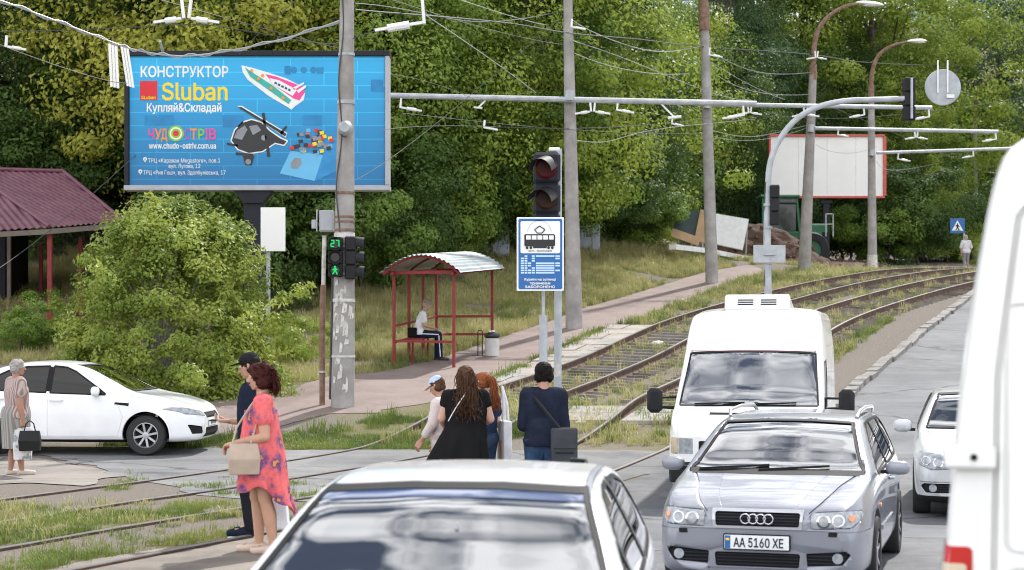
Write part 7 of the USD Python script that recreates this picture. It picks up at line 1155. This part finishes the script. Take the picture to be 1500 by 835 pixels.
def bag(name, label, cat_, loc, rz, w, d, h, m, strap=None, puff=.6, top=.9, group=None):
    b = thing(name, label, cat_, loc, rz, group); g = hullp([[sx * w / 2 * f, sy * d / 2 * f2, z] for sx in (-1, 1) for sy in (-1, 1) for z, f, f2 in ((0, .95, puff), (h * .5, 1, 1), (h, top, puff * .4))], [.012] * 12); q = soft(g, .02, 3); q.vertices += q.vertex_normals * (.008 * (meshkit.fbm(q.vertices * 14, 2, 3) - .5))[:, None]; obj('body', q, m, b, smooth=True)
    if strap: obj('strap', [tube(x, .009, 6) for x in strap], m, b)
    return b
bag('shoulder_bag', 'beige soft shoulder bag held in front of the coral dress', 'bag', loc2w(lc, rz, (-.235, .15, .73)), rz + PI / 2 + .15, .25, .10, .25, mat('beige_leather', (.40, .31, .24), .6, bump=.003, bscale=20), [[[-.06, 0, .26], [-.11, -.02, .42], [-.16, -.06, .60], [-.19, -.16, .70]], [[.1, 0, .26], [.06, -.03, .40], [-.06, -.05, .58], [-.16, -.12, .70]]])
# ---- man with dark cap behind her
H = 1.76; lc = on(369, 786); rz = PI / 2 - .1; navy = cloth('navy_cloth', (.012, .016, .032)); dark = cloth('black_trousers', (.014, .015, .02))
t, J, P, S = build_person('man in dark cap and navy shirt looking at his phone, behind the coral dress', lc, rz, H, {'elR': (.20, .02, 1.09), 'wrR': (.16, .27, 1.10), 'elL': (-.235, -.02, 1.08), 'wrL': (-.23, .05, .84)}, skin=(.40, .225, .155), pitch=-.22, curl=(.9, .9), palm=(None, (0, -.2, -1)))
garment(t, 'shirt', torso_parts(J, H, 1, .02) + sleeve(J, 'L', H, .95, .018) + sleeve(J, 'R', H, .95, .018), navy, cuts=(((0, 0, 1), .88),)); garment(t, 'trousers', leg_parts(J, H, .018, .95), dark); shoes(t, J, H, cloth('navy_trainers', (.014, .018, .035)), sole=white_p); hair_cap(t, P, S, hair_black, .006)
cp = obj('cap', soft(hull((P(0, -.02, .055), .082 * S), (P(0, .015, .06), .078 * S)).trim_by_plane([0, 0, 1], float(P(0, 0, .05)[2])), .012, 3), cloth('cap_black', (.016, .016, .018)), t, smooth=True); obj('cap_brim', hull((P(.06, .07, .052), .006), (P(-.06, .07, .052), .006), (P(.035, .175, .045), .006), (P(-.035, .175, .045), .006)), cloth('cap_black', (.016, .016, .018)), cp)
b = thing('phone', 'dark mobile phone held by the man in the dark cap', 'phone', loc2w(lc, rz, (.15, .385, 1.105)), rz, None); obj('case', bx([0, 0, 0], (.075, .15, .01), .004), blackp, b); obj('screen', bx([0, 0, .006], (.066, .135, .003), .001), dk_l, b)
wb = thing('white_bag', 'white shopping bag hanging beside the coral dress hem', 'bag', loc2w(on(384, 811), PI / 2 + .12, (.36, -.08, .19)), 0); q_ = hullp([[sx * .13 * f, sy * .05, z] for sx in (-1, 1) for sy in (-1, 1) for z, f in ((0, 1.12), (.22, .95), (.44, .7))], [.012] * 12); g_ = soft(q_, .02, 2); g_.vertices += g_.vertex_normals * (.016 * (meshkit.fbm(g_.vertices * [10, 10, 4], 2, 3) - .5))[:, None]; obj('body', g_, cloth('white_plastic', (.72, .73, .76), rough=.5), wb, smooth=True); obj('handle', [tube([[-.06, s_ * .03, .43], [-.03, s_ * .01, .56], [.03, s_ * .01, .56], [.06, s_ * .03, .43]], .008, 6) for s_ in (-1, 1)], cloth('white_plastic', (.72, .73, .76)), wb)
# ---- grey haired woman at the left
H = 1.60; lc = on(24, 697); rz = -.95; blouse = stripes('striped_blouse', (.26, .17, .155), (.42, .36, .345), 9, 'x'); skm = stripes('striped_skirt', (.20, .195, .185), (.31, .30, .28), 7, 'x')
t, J, P, S = build_person('elderly woman with short grey hair in striped blouse and long grey skirt, left edge', lc, rz, H, {'elR': (.22, -.03, 1.0), 'wrR': (.23, .0, .78), 'elL': (-.215, -.02, 1.0), 'wrL': (-.21, .05, .79), 'anL': (-.07, -.06, .07), 'anR': (.08, .05, .07), 'toeL': (-.08, .10, .035), 'toeR': (.09, .21, .035)}, skin=(.34, .18, .12), curl=(.5, 1.3), wide=1.22, yaw=-.35)
garment(t, 'blouse', torso_parts(J, H, 1.26, .018) + sleeve(J, 'L', H, .5, .02, 1.2) + sleeve(J, 'R', H, .5, .02, 1.2), blouse, cuts=(((0, 0, 1), .80),)); skirt(t, 'skirt', [(.95, 0, 0, .20, .175), (.85, 0, -.01, .215, .20), (.6, 0, -.01, .20, .185), (.38, 0, -.01, .19, .175)], skm, 6, .03, 3); hair_cap(t, P, S, hair_grey, .014, .01, .012, 2); shoes(t, J, H, mat('beige_shoe', (.48, .42, .35), .6), sole=mat('shoe_sole', (.2, .13, .09), .7))
hw = loc2w(lc, rz, (.235, .02, .70)); bag('handbag', 'black shiny handbag carried by the elderly woman in the striped blouse', 'bag', hw - [-.10, .06, .33], .1, .27, .13, .25, mat('black_leather', (.010, .010, .011), .5, spec=.25), [[[-.08, 0, .24], [-.05, 0, .36], [.0, 0, .40], [.05, 0, .36], [.08, 0, .24]]])
bag('plastic_bag', 'white printed plastic bag carried beside the black handbag', 'bag', hw - [.02, -.02, .46], .1, .22, .10, .42, mat('printed_plastic', (.62, .62, .63), .4, col2=(.22, .26, .25), scale=11, cut=(.52, .6)))
# ---- woman in the black dress with long brown hair
H = 1.62; lc = base(682, 17.9); rz = .15; blk = cloth('black_jersey', (.010, .010, .011))
t, J, P, S = build_person('woman in loose black dress with long brown hair, seen from behind', lc, rz, H, {'elL': (-.25, .01, 1.07), 'wrL': (-.20, .19, .98), 'elR': (.26, .0, 1.06), 'wrR': (.17, .19, 1.0)}, skin=(.50, .29, .21), wide=1.18)
garment(t, 'dress_top', torso_parts(J, H, 1.22, .02) + sleeve(J, 'L', H, .28, .02, 1.1) + sleeve(J, 'R', H, .28, .02, 1.1), blk, cuts=(((0, 0, 1), 1.0),)); skirt(t, 'dress_skirt', [(1.10, 0, 0, .205, .17), (1.0, 0, -.01, .22, .19), (.85, -.03, -.02, .265, .24), (.65, -.07, -.03, .33, .29), (.45, -.10, -.04, .38, .33)], blk, 8, .06, 9)
hair_cap(t, P, S, hair_brown, .016, .03); strands([P(x, -.075, z) for x in (-.06, -.03, 0, .03, .06) for z in (.0, .05)] + [P(x, -.09, .06) for x in (-.03, 0, .03)], [P(0, -.08, .02), P(0, -.115, -.12), P(0, -.13, -.26), P(.0, -.14, -.40)], 800, .005, hair_brown, t, 4, 'long_hair', .075)
obj('hair_back', soft(hull((P(0, -.07, .02), .07), (P(.05, -.085, -.16), .055), (P(-.05, -.085, -.16), .055), (P(0, -.095, -.30), .06)), .02, 3), hair_brown, t, smooth=True)
obj('strap', tube([[.04, -.03, 1.43], [-.02, -.17, 1.34], [-.12, -.20, 1.20], [-.2, -.15, 1.05]], .006, 5), white_p, t)
# ---- red haired girl with the tote bag
H = 1.56; lc = base(709, 18.45); rz = .9; tn = cloth('navy_tshirt', (.02, .035, .075))
t, J, P, S = build_person('red haired girl with ponytail in navy top beside the black dress', lc, rz, H, {'elL': (-.2, .04, 1.02), 'wrL': (-.12, .22, 1.12), 'elR': (.20, -.02, 1.0), 'wrR': (.18, .12, .86)}, skin=(.55, .33, .25), pitch=-.15)
garment(t, 'top', torso_parts(J, H, 1, .015) + sleeve(J, 'L', H, .5, .016) + sleeve(J, 'R', H, .5, .016), tn, cuts=(((0, 0, 1), .86),)); garment(t, 'jeans', leg_parts(J, H, .012, .95), cloth('jeans_blue', (.03, .055, .11), c2=(.055, .09, .16), scale=3)); shoes(t, J, H, white_p); hair_cap(t, P, S, hair_red, .010, .0)
strands([P(0, -.10, .03)], [P(0, -.10, .03), P(.0, -.16, -.02), P(0, -.165, -.15), P(0, -.15, -.30)], 260, .005, hair_red, t, 6, 'ponytail', .03)
tb = thing('tote_bag', 'white canvas tote bag with a tan print on the girl\'s shoulder', 'bag', loc2w(lc, rz, (.20, -.12, .60)), rz + .9); cv = cloth('canvas_white', (.70, .70, .71)); q_ = soft(hullp([[sx * .17, sy * .035, z] for sx in (-1, 1) for sy in (-1, 1) for z in (0, .20, .42)], [.012] * 12), .02, 2); obj('body', q_, cv, tb, smooth=True); obj('strap', [tube([[-.08, s_ * .03, .42], [-.06, s_ * .02, .62], [0, .02, .80], [.06, s_ * .02, .62], [.08, s_ * .03, .42]], .013, 6) for s_ in (-1, 1)], cv, tb)
for s_ in (-1, 1): obj('print', bx([0, s_ * .0495, .12], (.20, .004, .20), .001), mat('tan_print', (.48, .27, .17), .8, col2=(.6, .42, .3), scale=12), tb)
# ---- figure with the pale blue cap
H = 1.5; lc = base(649, 18.5); rz = 1.15; pale = cloth('pale_pink_cloth', (.60, .52, .50), var=.05)
t, J, P, S = build_person('person in pale blue cap with peach brim and pale top, bending head left', lc, rz, H, {'elL': (-.2, .03, .98), 'wrL': (-.20, .16, .80), 'elR': (.2, .02, .97), 'wrR': (.16, .14, .76), 'head': (0, .07, 1.385), 'neck': (0, .01, 1.24)}, skin=(.42, .22, .15), pitch=-.4)
garment(t, 'top', torso_parts(J, H, 1, .016) + sleeve(J, 'L', H, 1.6, .016) + sleeve(J, 'R', H, 1.6, .016), pale, cuts=(((0, 0, 1), .72),)); garment(t, 'collar', [hull((J['neck'] + [.03, .02, -.06], .055), (J['neck'] + [-.03, .02, -.06], .055), (J['neck'] + [0, .05, -.14], .05))], cloth('teal_cloth', (.06, .42, .40)), cuts=(((0, 0, -1), -float(J['neck'][2]) + .0),)); garment(t, 'trousers', leg_parts(J, H, .014, .95), cloth('pale_trousers', (.45, .42, .40))); shoes(t, J, H, white_p); hair_cap(t, P, S, hair_brown, .006)
cp = obj('cap', soft(hull((P(0, -.02, .05), .086 * S), (P(0, .015, .052), .08 * S)) - hull((P(0, .03, -.07), .07 * S), (P(0, -.02, -.08), .08 * S)), .012, 3), mat('cap_blue', (.30, .42, .66), .9, col2=(.50, .58, .74), scale=14), t, smooth=True); obj('cap_brim', hull((P(.065, .06, .04), .007), (P(-.065, .06, .04), .007), (P(.04, .175, .02), .007), (P(-.04, .175, .02), .007)), cloth('brim_peach', (.70, .52, .44)), cp)
# ---- man in the navy jacket
H = 1.76; lc = base(796, 17.8); rz = .05; jk = cloth('navy_jacket', (.016, .020, .036), var=.15); jn = cloth('jeans_dark', (.018, .040, .085), c2=(.04, .075, .14), scale=4)
t, J, P, S = build_person('dark haired man in navy jacket and jeans seen from behind', lc, rz, H, {'shL': (-.165, -.005, 1.41), 'shR': (.165, -.005, 1.41), 'elL': (-.20, .03, 1.10), 'wrL': (-.10, .19, 1.38), 'elR': (.205, -.02, 1.10), 'wrR': (.215, .03, .85)}, skin=(.42, .235, .16), curl=(.8, .7), wide=1.05, yaw=.15)
garment(t, 'jacket', torso_parts(J, H, .98, .022) + sleeve(J, 'L', H, 1.93, .022, 1.05) + sleeve(J, 'R', H, 1.93, .022, 1.05), jk, wr=.016, ws=13, cuts=(((0, 0, 1), .92),)); garment(t, 'jacket_hem', [hull((J['pelvis'] + [.055, -.01, .16], .138), (J['pelvis'] + [-.055, -.01, .16], .138), (J['pelvis'] + [.06, -.01, .0], .148), (J['pelvis'] + [-.06, -.01, .0], .148))], jk, cuts=(((0, 0, 1), .885),), wr=.014); garment(t, 'jeans', leg_parts(J, H, .02, .97), jn, wr=.010, cuts=(((0, 0, -1), -.96),)); shoes(t, J, H, dash); hair_cap(t, P, S, hair_black, .012, .0, .008, 7, -.03)
obj('collar', soft(hull((J['neck'] + [.03, -.01, .0], .055), (J['neck'] + [-.03, -.01, .0], .055), (J['neck'] + [0, .02, 0], .055)).trim_by_plane([0, 0, 1], float(J['neck'][2]) - .05).trim_by_plane([0, 0, -1], -float(J['neck'][2]) - .025), .015, 2), jk, t, smooth=True)
mb = thing('messenger_bag', 'grey messenger bag hanging at the right hip of the man in navy', 'bag', loc2w(lc, rz, (.20, -.20, .70)), rz); gm = cloth('grey_canvas', (.055, .06, .066)); obj('body', soft(hullp([[sx * .115, sy * .04, z] for sx in (-1, 1) for sy in (-1, 1) for z in (.015, .36)], [.022] * 8), .02, 2), gm, mb, smooth=True); obj('flap', bx([0, -.066, .27], (.24, .012, .2), .005), gm, mb); obj('zip', bx([0, -.07, .13], (.19, .006, .012), .002), blackp, mb); obj('strap', tube([[-.33, .20, .745], [-.29, .06, .68], [-.17, .02, .53], [-.08, -.01, .42], [-.03, -.03, .36]], .018, 6), blackp, mb)
# ---- old man on the shelter bench
H = 1.70; cs2, sn2 = math.cos(ang - PI / 2), math.sin(ang - PI / 2); bl = (-HW + .26, 1.15); lw = np.array([c0[0] + cs2 * bl[0] - sn2 * bl[1], c0[1] + sn2 * bl[0] + cs2 * bl[1], c0[2] + lift(1.15) + .02]); seat_z = sz + .02
lw[2] = float(G(lw[0] + .4, lw[1] - .1)); seat_z = c0[2] + lift(1.15) + sz + .02 - lw[2]
rz = -PI / 2 + .06; t, J, P, S = build_person('old man in white shirt and flat cap sitting on the bench of the red shelter', lw, rz, H, {'pelvis': (0, .0, seat_z + .09), 'waist': (0, .0, seat_z + .22), 'chest': (0, .06, seat_z + .43), 'neck': (0, .10, seat_z + .60), 'head': (0, .17, seat_z + .77), 'shL': (-.18, .08, seat_z + .555), 'shR': (.18, .08, seat_z + .555), 'elL': (-.22, .12, seat_z + .28), 'elR': (.22, .12, seat_z + .28), 'wrL': (-.12, .33, seat_z + .22), 'wrR': (.12, .33, seat_z + .22), 'hipL': (-.09, .03, seat_z + .08), 'hipR': (.09, .03, seat_z + .08), 'knL': (-.10, .44, seat_z + .06), 'knR': (.11, .46, seat_z + .06), 'anL': (-.09, .42, .08), 'anR': (.11, .50, .08), 'toeL': (-.10, .60, .04), 'toeR': (.13, .68, .04)}, skin=(.40, .22, .15), pitch=-.3, curl=(.8, .8), palm=((0, .3, 1), (0, .3, 1)))
garment(t, 'shirt', torso_parts(J, H, 1.08, .02) + sleeve(J, 'L', H, .6, .02) + sleeve(J, 'R', H, .6, .02), cloth('white_shirt', (.62, .62, .64)), cuts=(((0, 0, 1), seat_z + .06),)); garment(t, 'trousers', leg_parts(J, H, .016, .97), cloth('navy_track', (.014, .02, .05)));
obj('trouser_stripe', [tube([J['kn' + n] + [s_ * .075, 0, -.02], J['an' + n] + [s_ * .06, 0, .02]], .012, 5) for n, s_ in (('R', 1),)] + [tube([J['hipR'] + [.105, 0, 0], J['knR'] + [.078, 0, .0]], .012, 5)], white_p, t); shoes(t, J, H, dash); hair_cap(t, P, S, hair_grey, .004); cp = obj('cap', soft(hull((P(0, -.02, .064), .094 * S), (P(0, .03, .064), .09 * S)).trim_by_plane([0, 0, 1], float(P(0, 0, .045)[2])), .012, 3), cloth('cap_beige', (.26, .22, .16)), t, smooth=True); obj('cap_brim', hull((P(.06, .07, .05), .006), (P(-.06, .07, .05), .006), (P(.03, .14, .035), .006), (P(-.03, .14, .035), .006)), cloth('cap_beige', (.26, .22, .16)), cp)
nb = thing('newspaper', 'folded newspaper in the hands of the seated old man', 'newspaper', loc2w(lw, rz, (0, .40, seat_z + .19)), rz); obj('sheet', bx([0, .05, 0], (.34, .24, .012), .003), mat('newsprint', (.45, .45, .44), .9, col2=(.26, .26, .27), scale=40), nb); obj('sheet', bx([0, .06, .016], (.32, .20, .008), .003), mat('newsprint', (.45, .45, .44), .9), nb)
db = thing('waist_bag', 'black bag lying on the bench beside the seated old man', 'bag', loc2w(lw, rz, (.10, -.17, seat_z)), rz); obj('body', soft(hullp([[sx * .10, sy * .08, z] for sx in (-1, 1) for sy in (-1, 1) for z in (.03, .20)], [.03] * 8), .02, 2), blk, db, smooth=True); obj('strap', tube([[-.1, 0, .2], [-.05, 0, .27], [.05, 0, .27], [.1, 0, .2]], .01, 6), blk, db)
# ---- drivers
def seated(label, carname, sx, y, zs, shirt, hairm, hands, H=1.75, glasses=False):
    xf = UsdGeom.Xformable(stage.GetPrimAtPath('/World/' + carname)); M4 = np.array(xf.GetLocalTransformation()); lc = (np.array([sx, y, zs, 1.0]) @ M4)[:3]; rz_ = math.atan2(M4[0][1], M4[0][0]); z = .08
    t, J, P, S = build_person(label, lc, rz_, H, {'pelvis': (0, 0, .1), 'waist': (0, -.03, .23), 'chest': (0, -.07, .44), 'neck': (0, -.07, .60), 'head': (0, -.03, .77), 'shL': (-.18, -.07, .555), 'shR': (.18, -.07, .555), 'elL': (-.25, .14, .34), 'elR': (.25, .14, .34), 'wrL': hands[0], 'wrR': hands[1], 'hipL': (-.09, .03, .09), 'hipR': (.09, .03, .09), 'knL': (-.12, .42, .16), 'knR': (.12, .42, .16), 'anL': (-.12, .66, -.12), 'anR': (.12, .66, -.12), 'toeL': (-.12, .78, -.06), 'toeR': (.12, .78, -.06)}, skin=(.46, .27, .19), curl=(1.2, 1.2), palm=((0, -.5, 1), (0, -.5, 1)), edge=.022)
    garment(t, 'shirt', torso_parts(J, H, 1.05, .015) + sleeve(J, 'L', H, .7, .015) + sleeve(J, 'R', H, .7, .015), shirt, edge=.025); garment(t, 'trousers', leg_parts(J, H, .012, .95), dark, edge=.025); hair_cap(t, P, S, hairm, .006)
seated('driver of the silver lilac estate with one hand on top of the wheel', 'silver_estate', -.37, -2.28, .48, cloth('blue_shirt', (.05, .07, .12)), hair_brown, ((-.12, .36, .40), (.13, .42, .56)))
seated('driver in pale shirt behind the white van windscreen', 'white_van', -.45, -1.95, .74, cloth('pale_shirt', (.45, .47, .5)), hair_brown, ((-.12, .40, .44), (.12, .40, .46)))
seated('passenger in white behind the left half of the white van windscreen', 'white_van', .50, -1.95, .74, cloth('white_top', (.6, .6, .6)), hair_grey, ((-.10, .30, .24), (.10, .30, .24)))
# ---- two far pedestrians by the crossing sign
for u, Y, lab, top_, bot_, hm, rz_ in ((1415, 80, 'distant pedestrian in pale clothes walking beside the crossing sign post', cloth('pale_check', (.5, .5, .52)), cloth('grey_trousers', (.2, .2, .2)), hair_grey, .3), (1439, 108, 'distant pedestrian in dark pink top half hidden by the last pole', cloth('dusky_pink', (.35, .13, .15)), dark, hair_brown, -.2)):
    H = 1.66; lc = base(u, Y); t, J, P, S = build_person(lab, lc, rz_, H, {'anL': (-.09, -.15, .075), 'toeL': (-.09, 0, .04), 'anR': (.09, .12, .075), 'toeR': (.09, .28, .04), 'elL': (-.26, .02, 1.05), 'elR': (.26, -.03, 1.05)}, edge=.03); garment(t, 'top', torso_parts(J, H, 1.1, .02) + sleeve(J, 'L', H, .9, .02) + sleeve(J, 'R', H, .9, .02), top_, edge=.03, cuts=(((0, 0, 1), .80),)); garment(t, 'trousers', leg_parts(J, H, .015, .95), bot_, edge=.03); shoes(t, J, H, dash); hair_cap(t, P, S, hm, .008)
